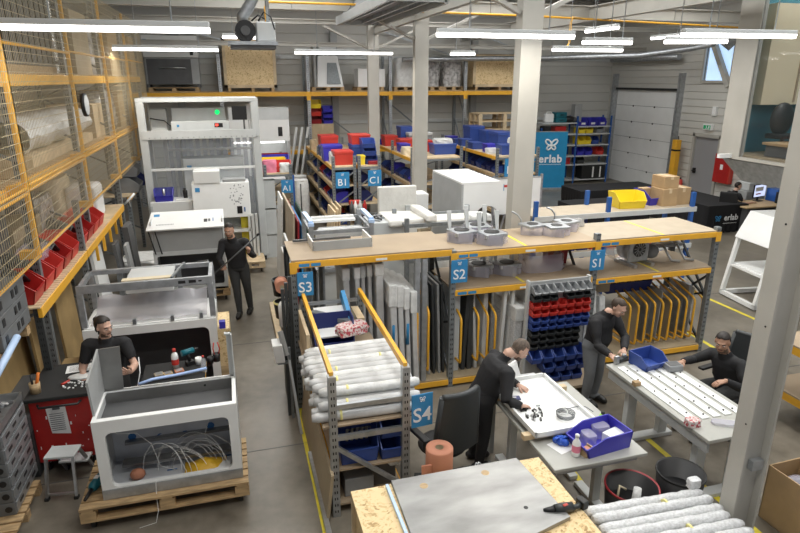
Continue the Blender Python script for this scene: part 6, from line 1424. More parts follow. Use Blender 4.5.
G().tube([(4.12, 7.85, 2.02), (4.1, 7.86, 2.2), (4.04, 7.88, 2.28), (3.96, 7.9, 2.32)], 0.014, 6, 'galvanised').thing('bent_pipe', 'thin bent metal pipe behind the left fan housing', 'pipe')
G().tube([(4.72, 7.95, 2.02), (4.72, 7.96, 2.22), (4.66, 7.97, 2.3), (4.58, 7.98, 2.33)], 0.014, 6, 'galvanised').thing('bent_pipe', 'thin bent metal pipe behind the right fan housing', 'pipe')
wrapped('wrapped_parts', 'small heap of wrapped parts behind the fan housings at the S1 corner', 'package', (5.05, 7.95, 2.01), (0.4, 0.16, 0.12), 'wrap_shiny', 81)
# ---- lower decks
t = thing('fan_scroll', 'bagged sheet metal scroll fan with round inlet on the lower S1 deck', 'fan', (5.95, 7.62, 1.44), 0.12)
G().tube([(0, 0.16, 0.24), (0, -0.1, 0.24)], 0.2, 24, 'galvanised').box((-0.2, -0.12, 0.05), (0.2, -0.08, 0.45), 'galvanised', 0.02).obj('housing', t)
G().cyl((0, -0.13, 0.25), (0, -0.122, 0.25), 0.12, 24, 'rack_dark').obj('inlet', t)
g = G().m('steel')
for a in range(12): q = 2 * PI * a / 12; g.bar((0.03 * math.cos(q), -0.135, 0.25 + 0.03 * math.sin(q)), (0.11 * math.cos(q + .4), -0.135, 0.25 + 0.11 * math.sin(q + .4)), 0.008, 0.006)
g.obj('fan_wheel', t)
G().box((-0.2, -0.26, 0), (-0.14, 0.18, 0.05), 'steel').box((0.14, -0.26, 0), (0.2, 0.18, 0.05), 'steel').obj('feet', t)
G().sheet(lambda u, v: (-0.1 + 0.24 * math.cos(2 * PI * u), 0.05 + 0.22 * v, 0.25 + 0.24 * math.sin(2 * PI * u) * (1 + 0.05 * math.sin(20 * u))), 26, 3, 'poly_bag').obj('bag', t)
t = thing('fan_bracket', 'grey fan bracket with bent legs on the lower S1 deck', 'bracket', (6.62, 7.62, 1.44), 0.0)
for x in (-0.14, 0.12): G().tube([(x - 0.02, 0.1, 0.26), (x, -0.02, 0.24), (x + 0.08, -0.14, 0.03), (x + 0.2, -0.2, 0.02)], 0.02, 6, 'steel').obj('leg', t)
G().box((-0.24, 0.0, 0.2), (0.26, 0.16, 0.26), 'grey_plastic', 0.02).ball((-0.3, 0.05, 0.15), (0.12, 0.12, 0.12), 6, 'grey_plastic').obj('body', t)
wrapped('wrapped_part', 'part wrapped in clear film on the lower S1 deck left of the S1 sign', 'package', (4.35, 7.62, 1.48), (0.75, 0.45, 0.26), 'poly_bag', 83)
lidded('dark red bin behind the wrapped part on the lower S2 deck', (4.72, 7.86, 1.48), 0.36, 0.24, 0.3, 'dark_red')

# ---- S3 bay: wrapped panels standing on edge
def standing(name, label, x, w, y0, y1, z1, m, lean=0.0, z0=0.14, group=None, cat='panel', cap=None):
    t = thing(name, label, cat, (x, 0, z0), 0, group)
    h = z1 - z0
    G().hexa([(-w / 2, y0, 0), (w / 2, y0, 0), (w / 2, y1, 0), (-w / 2, y1, 0), (-w / 2 + lean, y0, h), (w / 2 + lean, y0, h), (w / 2 + lean, y1, h), (-w / 2 + lean, y1, h)], min(0.012, w / 4), m).obj('panel', t)
    if cap: G().hexa([(-w / 2 - .012 + lean, y0 - .015, h - cap), (w / 2 + .012 + lean, y0 - .015, h - cap), (w / 2 + .012 + lean, y1 + .01, h - cap), (-w / 2 - .012 + lean, y1 + .01, h - cap), (-w / 2 - .012 + lean, y0 - .015, h + .01), (w / 2 + .012 + lean, y0 - .015, h + .01), (w / 2 + .012 + lean, y1 + .01, h + .01), (-w / 2 - .012 + lean, y1 + .01, h + .01)], 0.015, 'wrap_white').obj('foam_cap', t)
    return t
for i, (x, z, w) in enumerate(((0.86, 1.85, 0.03), (0.94, 1.8, 0.025), (1.03, 1.9, 0.03))):
    standing('dark_profile', 'dark grey profile standing at the left end of the S3 bay, %s from the left' % ORD[i], x, w, 7.35, 7.75, z, 'rack_grey', 0.02, group='dark profiles in the S3 bay', cat='profile')
for i, (x, z, w, y0) in enumerate(((1.36, 1.82, 0.08, 7.35), (1.50, 1.84, 0.06, 7.3), (1.60, 1.82, 0.05, 7.4), (1.68, 1.84, 0.05, 7.35), (1.79, 1.88, 0.10, 7.25))):
    standing('wrapped_sheet', 'tall grey panel with white foam cap in the S3 bay, %s from the left' % ORD[i], x, w, y0, 7.95, z, 'wrap_grey', -0.02, group='foam capped panels in the S3 bay', cap=0.16)
for i, (x, z, w) in enumerate(((1.96, 1.62, 0.09), (2.06, 1.6, 0.07), (2.15, 1.56, 0.06), (2.25, 1.5, 0.07))):
    standing('wrapped_sheet', 'shorter foam wrapped panel in the S3 bay, %s from the left' % ORD[i], x, w, 7.1, 7.9, z, 'wrap_grey', -0.05, group='shorter wrapped panels in the S3 bay', cap=0.3)
for i, (x, z) in enumerate(((2.26, 1.98), (2.36, 1.94))):
    standing('steel_profile', 'tall perforated steel profile between the S3 and S2 bays, %s one' % ['left', 'right'][i], x, 0.075, 7.12, 7.2, z, 'galvanised', 0.0, cat='profile')
for i, x in enumerate((2.50, 2.58, 2.66, 2.72)):
    standing('black_profile', 'black profile standing beside the S2 post, %s from the left' % ORD[i], x, 0.035, 7.3, 7.9, 1.5, 'rack_dark' if i % 2 else 'grey_paint', -0.05, group='black profiles beside the S2 post', cat='profile')
# ---- S2 bay
for i, (x, w, z, m, lean) in enumerate(((2.90, 0.10, 1.35, 'light_grey_paint', 0.0), (3.02, 0.06, 1.3, 'rack_dark', 0.05), (3.12, 0.08, 1.32, 'rack_dark', 0.0), (3.22, 0.05, 1.34, 'light_grey_paint', -0.08), (3.34, 0.07, 1.3, 'wrap_grey', 0.0), (3.44, 0.03, 1.32, 'steel', 0.0))):
    standing('metal_sheet', ['pale', 'black', 'second black', 'thin pale', 'film wrapped', 'thin steel'][i] + ' metal panel standing in the left half of the S2 bay', x, w, 7.3, 7.95, z, m, lean)
for i, x in enumerate((3.56, 3.68)):
    standing('white_profile', 'white profile standing in the middle of the S2 bay, %s one' % ['left', 'right'][i], x, 0.05, 7.2, 7.28, 1.38, 'white_paint', 0.04, cat='profile')
for i, (x, z) in enumerate(((3.72, 1.12), (3.86, 1.08))):
    standing('bubble_wrapped_sheet', 'bubble wrapped panel with rounded top in the S2 bay, %s one' % ['left', 'right'][i], x, 0.12, 7.05, 7.8, z, 'bubble', 0.03, cap=0.2)
standing('wrapped_sheet', 'tall white wrapped panel at the left of the bin trolley', 4.02, 0.1, 7.3, 7.9, 1.36, 'wrap_white', 0.0)
# ---- yellow dividers (hoops)
def hoop(label, x, y0, y1, z0, z1, group, slant=0.25):
    t = thing('yellow_divider', label, 'divider', (x, 0, 0), 0, group)
    G().tube([(0, y1, z1 + slant), (0, y0 + 0.05, z1 + 0.03), (0, y0 + 0.01, z1), (0, y0, z1 - 0.05), (0, y0, z0 + 0.05), (0, y0 + 0.01, z0 + 0.01), (0, y0 + 0.05, z0), (0, y1, z0)], 0.017, 8, 'yellow').obj('hoop', t)
    return t
for i, x in enumerate((1.92, 2.12, 2.26, 2.42)):
    hoop('yellow tube divider of the S3 bay, %s from the left' % ORD[i], x, 7.12, 7.75, 0.3, 1.18 if i > 1 else 1.05, 'yellow dividers of the S3 bay')
    if i < 2: G().tube([(x, 7.18, 1.10), (x, 7.12, 1.05), (x, 7.12, 0.75)], 0.028, 8, 'sign_blue').thing('blue_sleeve', 'blue foam sleeve on the %s yellow divider of the S3 bay' % ORD[i], 'sleeve')
for i, x in enumerate((2.90, 3.16, 3.30, 3.42)):
    hoop('yellow tube divider of the S2 bay, %s from the left' % ORD[i], x, 7.12, 7.75, 0.35, 1.02, 'yellow dividers of the S2 bay')
for i in range(10):
    hoop('yellow tube divider of the S1 bay, %s from the left' % ORD[i], 5.72 + i * 0.148, 7.22, 7.85, 0.22, 0.86, 'yellow dividers of the S1 bay', 0.2)
for i, (x, z, m) in enumerate(((5.12, 1.2, 'wrap_white'), (5.28, 1.1, 'wrap_white'))):
    standing('wrapped_sheet', ['left', 'right'][i] + ' white wrapped panel behind the standing man in the S1 bay', x, 0.1, 7.2, 7.9, z, m, -0.1)
for i in range(6):
    standing('sheet_plate', 'grey sheet plate between the yellow dividers of the S1 bay, %s from the left' % ORD[i], 5.95 + i * 0.2, 0.012, 7.35, 7.9, 0.82 + 0.1 * (i % 3), ['mdf_dark', 'galvanised', 'grey_paint'][i % 3], 0.03, group='sheet plates in the S1 bay')
standing('bent_plate', 'bent grey plate at the right end of the S1 bay', 6.95, 0.05, 7.4, 7.6, 1.05, 'galvanised', 0.0)
storage_bin('large dark blue crate at the back of the S1 bay above the dividers', (5.95, 8.0, 0.95), (0.9, 0.4, 0.34), 'navy')
G().box((5.25, 7.55, 1.02), (5.55, 7.9, 1.3), 'mdf_dark', 0.01).thing('brown_box', 'brown box hanging behind the standing man under the S1 deck', 'box')

# ================================================================== S4 rack in front
t = thing('low_rack', 'low rack with two slanting yellow side rails carrying the S4 sign', 'rack', (0, 0, 0))
LX0, LX1, LY0, LY1 = 0.74, 1.46, 4.97, 7.05
for x in (LX0, LX1):
    for y in (LY0, LY1): upright(t, x, y, 1.56 if y < 6 else 1.56, 'galvanised' if y < 6 else 'rack_grey', 0.075)
    G().bar((x, LY0, 1.56), (x, LY1 + 0.04, 1.60), 0.04, 0.07, 'yellow').obj('side_rail', t)
    for z in (1.0, 0.5, 0.1): G().box((x - 0.02, LY0, z - 0.06), (x + 0.02, LY1, z), 'yellow').obj('beam', t)
g = G().m('galvanised')
for z in (1.2, 0.86): g.box((LX0, LY0 - 0.02, z), (LX1, LY0 + 0.02, z + 0.05))
g.bar((LX0, LY0, 0.8), (LX1, LY0, 0.2), 0.04, 0.04); g.bar((LX0, LY1, 1.5), (LX1, LY1, 1.5), 0.04, 0.04); g.obj('brace', t)
for z in (1.0, 0.5, 0.1): G().box((LX0 - 0.1 if z == 1.0 else LX0, LY0, z), (LX1 + 0.12 if z == 1.0 else LX1, LY1, z + 0.02), 'mdf').obj('deck', t)
aisle_sign('S4', (1.62, 4.93, 0.90), 0.225, 0.36, 'blue S4 sign on the right front post of the low rack', 0.1)
# wrapped rolls
rnd = random.Random(31)
ri = 0
for row, (z, n, y0) in enumerate(((1.072, 12, 5.06), (1.165, 11, 5.1), (1.258, 10, 5.2))):
    for k in range(n):
        y = y0 + k * 0.108; r = 0.05; ri += 1
        t = thing('wrapped_profile', 'white wrapped profile on the low S4 rack, %s from the front in the %s layer' % (ORD[k], ['bottom', 'middle', 'top'][row]), 'profile', (1.12 + rnd.uniform(-.05, .05), y, z), rnd.uniform(-0.04, 0.04), 'wrapped profiles on the S4 rack')
        pts = [(-0.52, 0, 0), (-0.46, 0, 0), (0.1, rnd.uniform(-.012, .012), 0), (0.46, 0, 0), (0.5, 0, 0)]
        G().tube(pts, [r * .7, r, r * 1.03, r, r * .75], 10, 'wrap_grey' if ri % 3 else 'wrap_white').obj('film_wrap', t)
        if k % 2 == 0: xb = rnd.choice([-0.25, 0.3]); G().tube([(xb, 0, 0), (xb + 0.025, 0, 0)], r * 1.06, 10, 'pale_tape').obj('tape_band', t)
t = storage_bin('deep blue box at the back of the S4 rack behind the wrapped profiles', (1.0, 6.65, 1.02), (0.5, 0.35, 0.5), 'navy')
wrapped('printed_parcel', 'parcel in red and white printed film behind the wrapped profiles', 'package', (1.22, 6.4, 1.34), (0.44, 0.26, 0.1), 'printed_pack', 85, rz=0.3)
G().box((0.85, 6.85, 1.3), (1.35, 7.0, 1.34), 'white_gloss').hexa([(0.85, 6.5, 1.25), (1.25, 6.5, 1.25), (1.25, 7.0, 1.3), (0.85, 7.0, 1.3), (0.85, 6.5, 1.27), (1.25, 6.5, 1.27), (1.25, 7.0, 1.46), (0.85, 7.0, 1.46)], m='white_paint').thing('white_tray', 'white tray at the back of the S4 rack', 'tray')
G().bar((0.82, 6.95, 1.42), (1.25, 6.55, 1.40), 0.09, 0.05, 'rack_grey').thing('grey_profile', 'grey metal profile lying across the back of the S4 rack', 'profile')
G().bar((1.25, 6.6, 1.35), (1.22, 7.0, 1.62), 0.05, 0.12, 'sign_blue').thing('blue_strip', 'blue notched strip standing at the back of the S4 rack', 'strip')
G().box((1.33, 6.6, 1.3), (1.42, 7.02, 1.42), 'pale_wood').thing('wooden_block', 'pale wooden block at the right back of the S4 rack', 'block')
G().box((0.66, 6.2, 1.0), (0.7, 7.0, 1.45), 'pale_wood').thing('wooden_board', 'pale board standing outside the left rail of the S4 rack', 'board')
storage_bin('blue open bin with cables on the middle deck of the S4 rack', (1.0, 5.35, 0.53), (0.42, 0.36, 0.34), 'blue_plastic')
g = G().m('grey_plastic')
for k in range(5): g.tube([(0.88 + k * .05, 5.05, 0.78), (0.9 + k * .05, 5.12, 0.86), (0.95 + k * .05, 5.2, 0.8)], 0.015, 6)
g.thing('cable_bundle', 'grey cables in the blue bin of the S4 rack', 'cable')
for k in range(2): storage_bin('%s blue bin at the right of the S4 rack' % ['lower', 'upper'][k], (1.33, 5.34, 0.53 + 0.24 * k), (0.24, 0.36, 0.26), 'blue_plastic')
lidded('dark red box behind the blue bins of the S4 rack', (1.0, 5.6, 0.525), 0.5, 0.3, 0.42, 'dark_red')
box_thing('bag_of_parts', 'clear bagged box on the lowest deck of the S4 rack', 'box', (1.0, 5.2, 0.125), (0.3, 0.3, 0.2), 'grey_plastic', tape=False)
box_thing('dark_carton', 'dark carton at the right of the lowest deck of the S4 rack', 'box', (1.28, 5.4, 0.125), (0.26, 0.5, 0.3), 'dark_grey', tape=False)
wrapped('white_bag', 'white bag on the dark carton of the S4 rack', 'bag', (1.36, 5.1, 0.43), (0.14, 0.2, 0.07), 'wrap_white', 86)
# brown boards and steel profiles along the aisle side
for i, (x, z1, m, y1) in enumerate(((0.675, 0.55, 'mdf_dark', 6.9), (0.62, 0.62, 'steel', 6.0))):
    G().hexa([(x - 0.06, 4.85, 0), (x - 0.03, 4.85, 0), (x - 0.03, y1, 0), (x - 0.06, y1, 0), (x + 0.01, 4.85, z1), (x + 0.04, 4.85, z1), (x + 0.04, y1, z1), (x + 0.01, y1, z1)] if i == 0 else [(x - 0.03, 4.2, 0.02), (x + 0.02, 4.2, 0.02), (x + 0.02, y1, 0.02), (x - 0.03, y1, 0.02), (x - 0.03, 4.2, 0.08), (x + 0.02, 4.2, 0.08), (x + 0.02, y1, 0.08), (x - 0.03, y1, 0.08)], m=m).thing(['brown_board', 'steel_profile'][i], ['long brown board standing on edge along the aisle side of the S4 rack', 'long steel profile lying along the aisle beside the yellow line'][i], ['board', 'profile'][i])
t = thing('black_posts', 'bundle of dark perforated posts standing at the S3 corner', 'profile', (0.52, 7.0, 0))
for k in range(3): G().box((-0.06 + k * 0.05, -0.03 + 0.05 * k, 0), (-0.02 + k * 0.05, 0.01 + 0.05 * k, 1.75 + 0.06 * k), 'rack_dark').obj('post', t)
# things hanging at the aisle end of S3
t = thing('paper_roll', 'orange paper roll hung at the aisle end of the S3 bay', 'paper roll', (0.5, 7.35, 1.68)); G().tube([(0.0, -0.1, 0), (0.0, 0.1, 0)], 0.085, 20, 'terracotta').obj('roll', t); G().cyl((0, -0.104, 0), (0, 0.12, 0), 0.03, 12, 'mdf_dark').obj('core', t)
G().box((0.48, 7.45, 1.6), (0.62, 7.5, 1.7), 'rack_grey').thing('roll_holder', 'grey holder of the orange roll at the S3 corner', 'holder')
for k, (y, z, l) in enumerate(((7.6, 1.46, 'upper black bin hung at the aisle end of the S3 bay'), (7.45, 1.2, 'lower black bin with pale rim at the aisle end of the S3 bay'))):
    t = thing('waste_bin', l, 'bin', (0.50, y, z)); G().lathe([(0.09, 0), (0.11, 0.22), (0.1, 0.22), (0.08, 0.02)], (0, 0, 0), 18, 'black').obj('body', t); G().lathe([(0.111, 0.2), (0.114, 0.222), (0.1, 0.225)], (0, 0, 0), 18, 'pale_tape' if k else 'rack_grey', False).obj('rim', t)
t = thing('white_canister', 'white canister hung at the aisle end below the black bins', 'canister', (0.50, 7.15, 1.2)); G().lathe([(0.07, 0), (0.075, 0.28), (0.05, 0.32), (0, 0.33)], (0, 0, 0), 16, 'white_gloss').obj('body', t)
G().bar((0.42, 6.98, 1.2), (0.48, 6.9, 0.9), 0.05, 0.05, 'grey_paint').thing('grey_bracket', 'grey slanted bracket below the white canister in the aisle', 'bracket')
G().hexa([(0.34, 6.9, 0.8), (0.46, 6.9, 0.8), (0.46, 7.1, 0.8), (0.34, 7.1, 0.8), (0.31, 6.88, 1.05), (0.43, 6.88, 1.05), (0.43, 7.12, 1.05), (0.31, 7.12, 1.05)], 0.01, 'white_paint').thing('white_box', 'white open box standing at the aisle beside the dark posts', 'box')
G().bar((0.50, 6.95, 0.9), (0.57, 6.5, 0.0), 0.03, 0.03, 'grey_paint').thing('leaning_profile', 'grey profile leaning from the white box to the floor by the yellow line', 'profile')
G().box((0.5, 6.9, 0), (0.53, 6.93, 1.0), 'rack_grey').box((0.36, 6.9, 0.78), (0.53, 7.1, 0.8), 'rack_grey').thing('box_holder', 'thin grey holder carrying the white open box in the aisle', 'holder')
box_thing('black_foot_box', 'tall narrow black box on the floor at the corner post of S3', 'box', (0.55, 7.5, 0), (0.12, 0.5, 1.2), 'rack_dark', tape=False)
# panels leaning along the aisle behind S3
for i, (x, y0, y1, z1, m, lean, l) in enumerate((
        (0.62, 9.4, 10.4, 1.35, 'foam', 0.12, 'white foam panel'), (0.72, 9.8, 11.0, 1.45, 'wrap_white', 0.12, 'second white panel'), (0.84, 12.5, 13.5, 1.8, 'wrap_white', 0.12, 'tall white panel'),
        (0.94, 11.0, 13.3, 1.8, 'mdf_light', 0.1, 'pale board'), (1.02, 11.0, 13.3, 1.65, 'dark_red', 0.1, 'dark red panel'), (1.11, 11.0, 13.0, 1.55, 'sign_blue', 0.08, 'blue panel'), (1.24, 11.2, 13.2, 1.6, 'dark_green', 0.06, 'dark green panel'))):
    leaning('leaning_sheet', l + ' leaning in the row along the aisle behind the S3 bay', y0, y1, x, x + lean, z1, 0.035, m)
G().box((0.5, 9.0, 0), (0.6, 11.0, 0.1), 'pale_wood').thing('floor_batten', 'pale wooden batten on the floor at the foot of the leaning panels', 'batten')

# ================================================================== carts with panels behind S3
def cart(label, x0, x1, y0, y1, z1, post='galvanised', film=True):
    t = thing('panel_cart', label, 'cart')
    for x in (x0, x1):
        for y in (y0, y1): G().box((x - 0.035, y - 0.035, 0.1), (x + 0.035, y + 0.035, z1), post, 0.004).obj('post', t)
        for y in (y0, y1): G().cyl((x - 0.02, y, 0.05), (x + 0.02, y, 0.05), 0.05, 8, 'black_rubber').obj('caster', t)
    g = G().m(post)
    for z in (0.3, 1.2, z1 - 0.16):
        for y in (y0, y1): g.box((x0, y - 0.02, z), (x1, y + 0.02, z + 0.06))
        for x in (x0, x1): g.box((x - 0.02, y0, z), (x + 0.02, y1, z + 0.05))
    g.obj('rails', t)
    if film:
        g = G().m('pale_blue_film')
        for x in (x0, x1):
            g.box((x - 0.045, y0 - 0.045, z1 - 0.02), (x + 0.045, y0 + 0.045, z1 + 0.03)); g.bar((x, y0, z1 + 0.04), (x - 0.05, y0 + 0.45, z1 + 0.1), 0.07, 0.05)
        g.obj('foam_edges', t)
    return t
cart('grey panel cart with pale blue foam edges behind the S3 bay', 1.14, 2.12, 9.2, 10.2, 2.0)
for k in range(4): G().box((1.22 + 0.04 * k, 9.3 + 0.16 * k, 1.25), (2.05, 9.34 + 0.16 * k, 1.86 - 0.02 * k), 'white_paint' if k % 2 == 0 else 'light_grey_paint', 0.004).thing('white_sheet', 'white panel standing in the grey panel cart, %s from the front' % ORD[k], 'panel', 'white panels in the grey cart')
G().box((1.2, 9.25, 0.36), (2.08, 10.1, 1.2), 'light_grey_paint', 0.01).thing('grey_case', 'pale grey case on the bottom of the grey panel cart', 'case')
for k in range(2): G().box((1.25, 9.9 + k * 0.12, 1.86 + 0.03 * k), (2.0, 10.0 + k * 0.12, 1.9 + 0.03 * k), 'white_gloss').thing('white_profile', 'white profile lying across the top of the grey cart, %s one' % ['front', 'rear'][k], 'profile')
t = thing('white_cabinet', 'pale grey cabinet with tools on top right of the grey panel cart', 'cabinet', (2.5, 9.9, 0)); G().box((-0.3, -0.3, 0), (0.3, 0.3, 1.86), 'light_grey_paint', 0.01).obj('body', t)
g = G().m('black'); rnd = random.Random(8)
for k in range(9): g.at((2.5 + rnd.uniform(-.2, .2), 9.9 + rnd.uniform(-.2, .2), 1.862), rnd.uniform(0, 3)); g.box((-0.1, -0.02, 0), (0.1, 0.02, 0.03), rnd.choice(['black', 'dark_grey', 'galvanised']))
g.thing('loose_tools', 'dark loose tools on top of the pale grey cabinet', 'tools', kind='stuff')
t = thing('foam_box', 'upright white foam packing slab behind the middle cart', 'packing', (3.05, 10.9, 0)); G().hexa([(-0.35, 0, 0), (0.42, 0, 0), (0.42, 0.12, 0), (-0.35, 0.12, 0), (-0.37, 0.1, 2.22), (0.40, 0.1, 2.22), (0.40, 0.22, 2.22), (-0.37, 0.22, 2.22)], 0.02, 'foam').obj('slab', t); G().box((0.15, -0.01, 1.72), (0.32, 0.05, 1.86), 'light_grey_paint').obj('handle_hole', t)
t = cart('dark framed cart with white foam packs behind the S2 bay', 2.75, 4.15, 9.3, 10.1, 1.98, 'rack_grey', False)
for k, (x0, x1, y0, y1, z, l, m) in enumerate(((2.5, 3.3, 9.5, 10.3, 1.9, 'white foam pack overhanging the left of the dark cart', 'foam'), (3.0, 4.25, 9.6, 10.2, 1.84, 'long white foam pack lying on the dark cart', 'foam'), (3.1, 3.3, 9.3, 10.3, 2.0, 'narrow foam bar across the dark cart', 'foam'), (4.0, 4.4, 9.5, 9.9, 1.9, 'crumpled white foam pack at the right of the dark cart', 'wrap_white'))):
    G().hexa([(x0, y0, z - 0.1), (x1, y0, z - 0.12), (x1, y1, z - 0.1), (x0, y1, z - 0.1), (x0 + .02, y0 + .02, z), (x1 - .02, y0, z + .02), (x1, y1 - .02, z - 0.01), (x0, y1, z + .01)], 0.03, m).thing('foam_pack', l, 'packing')
for k, (x, z) in enumerate(((3.1, 1.35), (3.6, 1.25), (4.0, 1.4))):
    wrapped('wrapped_part', 'white wrapped part inside the dark framed cart, %s from the left' % ORD[k], 'package', (x, 9.7, 0.4), (0.42, 0.6, z - 0.4), 'wrap_white', 90 + k)
for k in range(3):
    G().box((3.1, 8.64 + 0.04 * k, 0.66 - 0.06 * k), (4.3, 9.0 + 0.04 * k, 0.72 - 0.06 * k), 'wood').thing('wooden_batten', 'wooden batten on the floor stack behind the S2 bay, %s from the top' % ORD[k], 'batten')
G().box((3.2, 8.62, 0), (4.2, 9.1, 0.54), 'mdf_dark').thing('batten_crate', 'brown crate under the wooden battens behind the S2 bay', 'crate')
for k, z in enumerate((1.25, 1.62)):
    box_thing('white_carton', ['lower', 'upper'][k] + ' white printed carton left of the big grey hood', 'box', (3.62, 11.6, z), (0.42, 0.4, 0.35), 'paper', tape=False)
box_thing('carton_stand', 'brown carton under the white printed cartons', 'box', (3.62, 11.6, 0), (0.5, 0.5, 1.25), 'mdf_dark')

# ================================================================== bin trolley in front of the S1/S2 post
BX0, BX1, BY = 3.72, 4.62, 6.78
t = thing('bin_trolley', 'bin trolley with louvred back panel in front of the S2 bay', 'trolley', (0, 0, 0))
G().box((BX0, BY, 0.165), (BX1, BY + 0.03, 1.60), 'grey_paint').obj('louvre_panel', t)
for x in (BX0 - 0.02, BX1): G().box((x, BY - 0.02, 0.12), (x + 0.03, BY + 0.05, 1.62), 'light_grey_paint').obj('post', t)
G().box((BX0, BY - 0.38, 0.12), (BX1 + 0.12, BY + 0.25, 0.16), 'mdf').obj('base', t)
for x in (BX0 + 0.06, BX1 + 0.04):
    for y in (BY - 0.3, BY + 0.18): G().cyl((x - 0.015, y, 0.05), (x + 0.015, y, 0.05), 0.05, 10, 'black_rubber').box((x - 0.02, y - 0.03, 0.08), (x + 0.02, y + 0.03, 0.12), 'galvanised').obj('caster', t)
rows = [('grey_plastic', 8, 1.485, 0.09), ('black_plastic', 7, 1.35, 0.08), ('red_plastic', 7, 1.24, 0.09), ('red_plastic', 7, 1.135, 0.09), ('blue_plastic', 7, 1.03, 0.088), ('blue_plastic', 7, 0.935, 0.088), ('black_plastic', 6, 0.835, 0.082), ('black_plastic', 6, 0.74, 0.082), ('black_plastic', 6, 0.645, 0.082)]
NM = {'grey_plastic': 'grey', 'black_plastic': 'black', 'red_plastic': 'red', 'blue_plastic': 'blue'}
for r_, (m, n, z, h) in enumerate(rows):
    for k in range(n):
        if r_ == 1 and k == 3: continue
        pitch = 0.885 / (8 if r_ == 0 else 7)
        storage_bin('small %s bin on the bin trolley, %s from the left in the %s row' % (NM[m], ORD[k], ORD[r_] + (' (top)' if r_ == 0 else '')), (BX0 + 0.01 + pitch * (k + 0.5), BY, z), (pitch * 0.96, 0.14, h), m, group='%s bins in the %s row of the bin trolley' % (NM[m], ORD[r_]), rot=(0.35, 0, 0) if r_ == 0 else None)
for r_, (n, z, off) in enumerate(((5, 0.48, 0), (4, 0.32, 0.2), (3, 0.166, 0.3))):
    for k in range(n):
        storage_bin('larger blue bin low on the bin trolley, %s from the left in the %s row' % (ORD[k], ['upper', 'middle', 'bottom'][r_]), (BX0 + 0.08 + off + 0.175 * k, BY, z), (0.168, 0.22, 0.15), 'blue_plastic', group='larger blue bins on the bin trolley')
# ================================================================== foreground
# big crate used as a bench
t = thing('osb_crate', 'large particle board crate used as a bench at the lower middle', 'crate', (1.565, 3.38, 0))
G().box((-0.82, -0.6, 0.12), (0.83, 0.62, 0.98), 'osb').obj('side_panels', t); G().box((-0.845, -0.62, 0.98), (0.85, 0.64, 1.0), 'osb').obj('top_panel', t)
g = G().m('pale_wood')
for x in (-0.845, 0.78):
    for y in (-0.62, 0.57): g.box((x, y, 0.12), (x + 0.065, y + 0.07, 0.98))
g.obj('corner_battens', t)
for x in (-0.8, 0, 0.7): G().box((x, -0.6, 0), (x + 0.1, 0.6, 0.12), 'wood').obj('skid', t)
t = thing('metal_sheet', 'large brushed metal panel with two holes lying on the particle board crate', 'panel', (1.63, 3.66, 1.002), 0.0)
G().hexa([(-0.60, -0.75, 0), (0.63, -0.42, 0), (0.57, 0.36, 0), (-0.57, 0.36, 0), (-0.60, -0.75, 0.035), (0.63, -0.42, 0.035), (0.57, 0.36, 0.035), (-0.57, 0.36, 0.035)], 0.004, 'brushed').obj('plate', t)
G().cyl((-0.33, 0.22, 0.035), (-0.33, 0.22, 0.0362), 0.035, 16, 'wood').cyl((0.22, 0.24, 0.035), (0.22, 0.24, 0.0362), 0.035, 16, 'wood').cyl((0.35, -0.24, 0.035), (0.35, -0.24, 0.0362), 0.018, 12, 'black').cyl((0.52, -0.38, 0.02), (0.52, -0.41, 0.02), 0.012, 8, 'black').obj('holes', t)
G().box((-0.625, -0.75, 0.0), (-0.602, 0.33, 0.03), 'pale_blue_film').obj('edge_film', t)
t = thing('cordless_drill', 'black cordless drill with red mark lying at the right edge of the crate', 'drill', (2.31, 3.32, 1.0), 0.25)
G().tube([(-0.12, 0.05, 0.04), (-0.06, 0.03, 0.042), (0.02, 0.0, 0.042)], [0.034, 0.04, 0.036], 14, 'black_plastic').obj('motor_body', t)
G().tube([(-0.12, 0.05, 0.04), (-0.17, 0.07, 0.04), (-0.2, 0.085, 0.04)], [0.03, 0.022, 0.012], 12, 'black').obj('chuck', t)
G().tube([(0.0, 0.0, 0.035), (0.06, -0.01, 0.035), (0.1, -0.005, 0.035)], [0.022, 0.021, 0.024], 10, 'black_plastic').obj('grip', t)
G().box((0.09, -0.045, 0.0), (0.15, 0.04, 0.075), 'black', 0.008).obj('battery', t); G().box((-0.07, 0.0, 0.078), (-0.03, 0.02, 0.084), 'red_bright').obj('red_mark', t)
# wrapped tubes on a low table
t = thing('packing_table', 'low grey table under the wrapped tubes at the lower right', 'table', (3.3, 3.15, 0)); G().box((-0.55, -0.75, 0.645), (0.49, 0.42, 0.685), 'light_grey_paint').obj('tabletop', t)
for x in (-0.5, 0.44):
    for y in (-0.7, 0.36): G().box((x - 0.025, y - 0.025, 0), (x + 0.025, y + 0.025, 0.645), 'grey_paint').obj('leg', t)
rnd = random.Random(41)
for k in range(9):
    y = 3.52 - k * 0.098; z = 0.735 + rnd.uniform(-0.008, 0.02); xe = 3.76 + rnd.uniform(-.04, .03); r = 0.047
    t = thing('wrapped_tube', 'bubble wrapped tube on the low table at lower right, %s from the far side' % ORD[k], 'tube', (0, y, z), 0, 'bubble wrapped tubes at the lower right')
    pts = []; rs = []
    for i in range(25):
        u = i / 24; pts.append((2.62 + (xe - 2.62) * u, 0.06 * (0.5 - u) + rnd.uniform(-.004, .004), rnd.uniform(-.004, .004))); rs.append(r * (1 + 0.03 * math.sin(i * 2.2 + k) + rnd.uniform(-.02, .02)))
    rs[-1] *= 0.6; rs[0] *= 0.6
    G().tube(pts, rs, 12, 'bubble').obj('bubble_wrap', t)
    if k % 3 == 1: G().tube([(3.3, 0.02, 0), (3.325, 0.02, 0)], r * 1.1, 12, 'pale_tape').obj('tape_band', t)
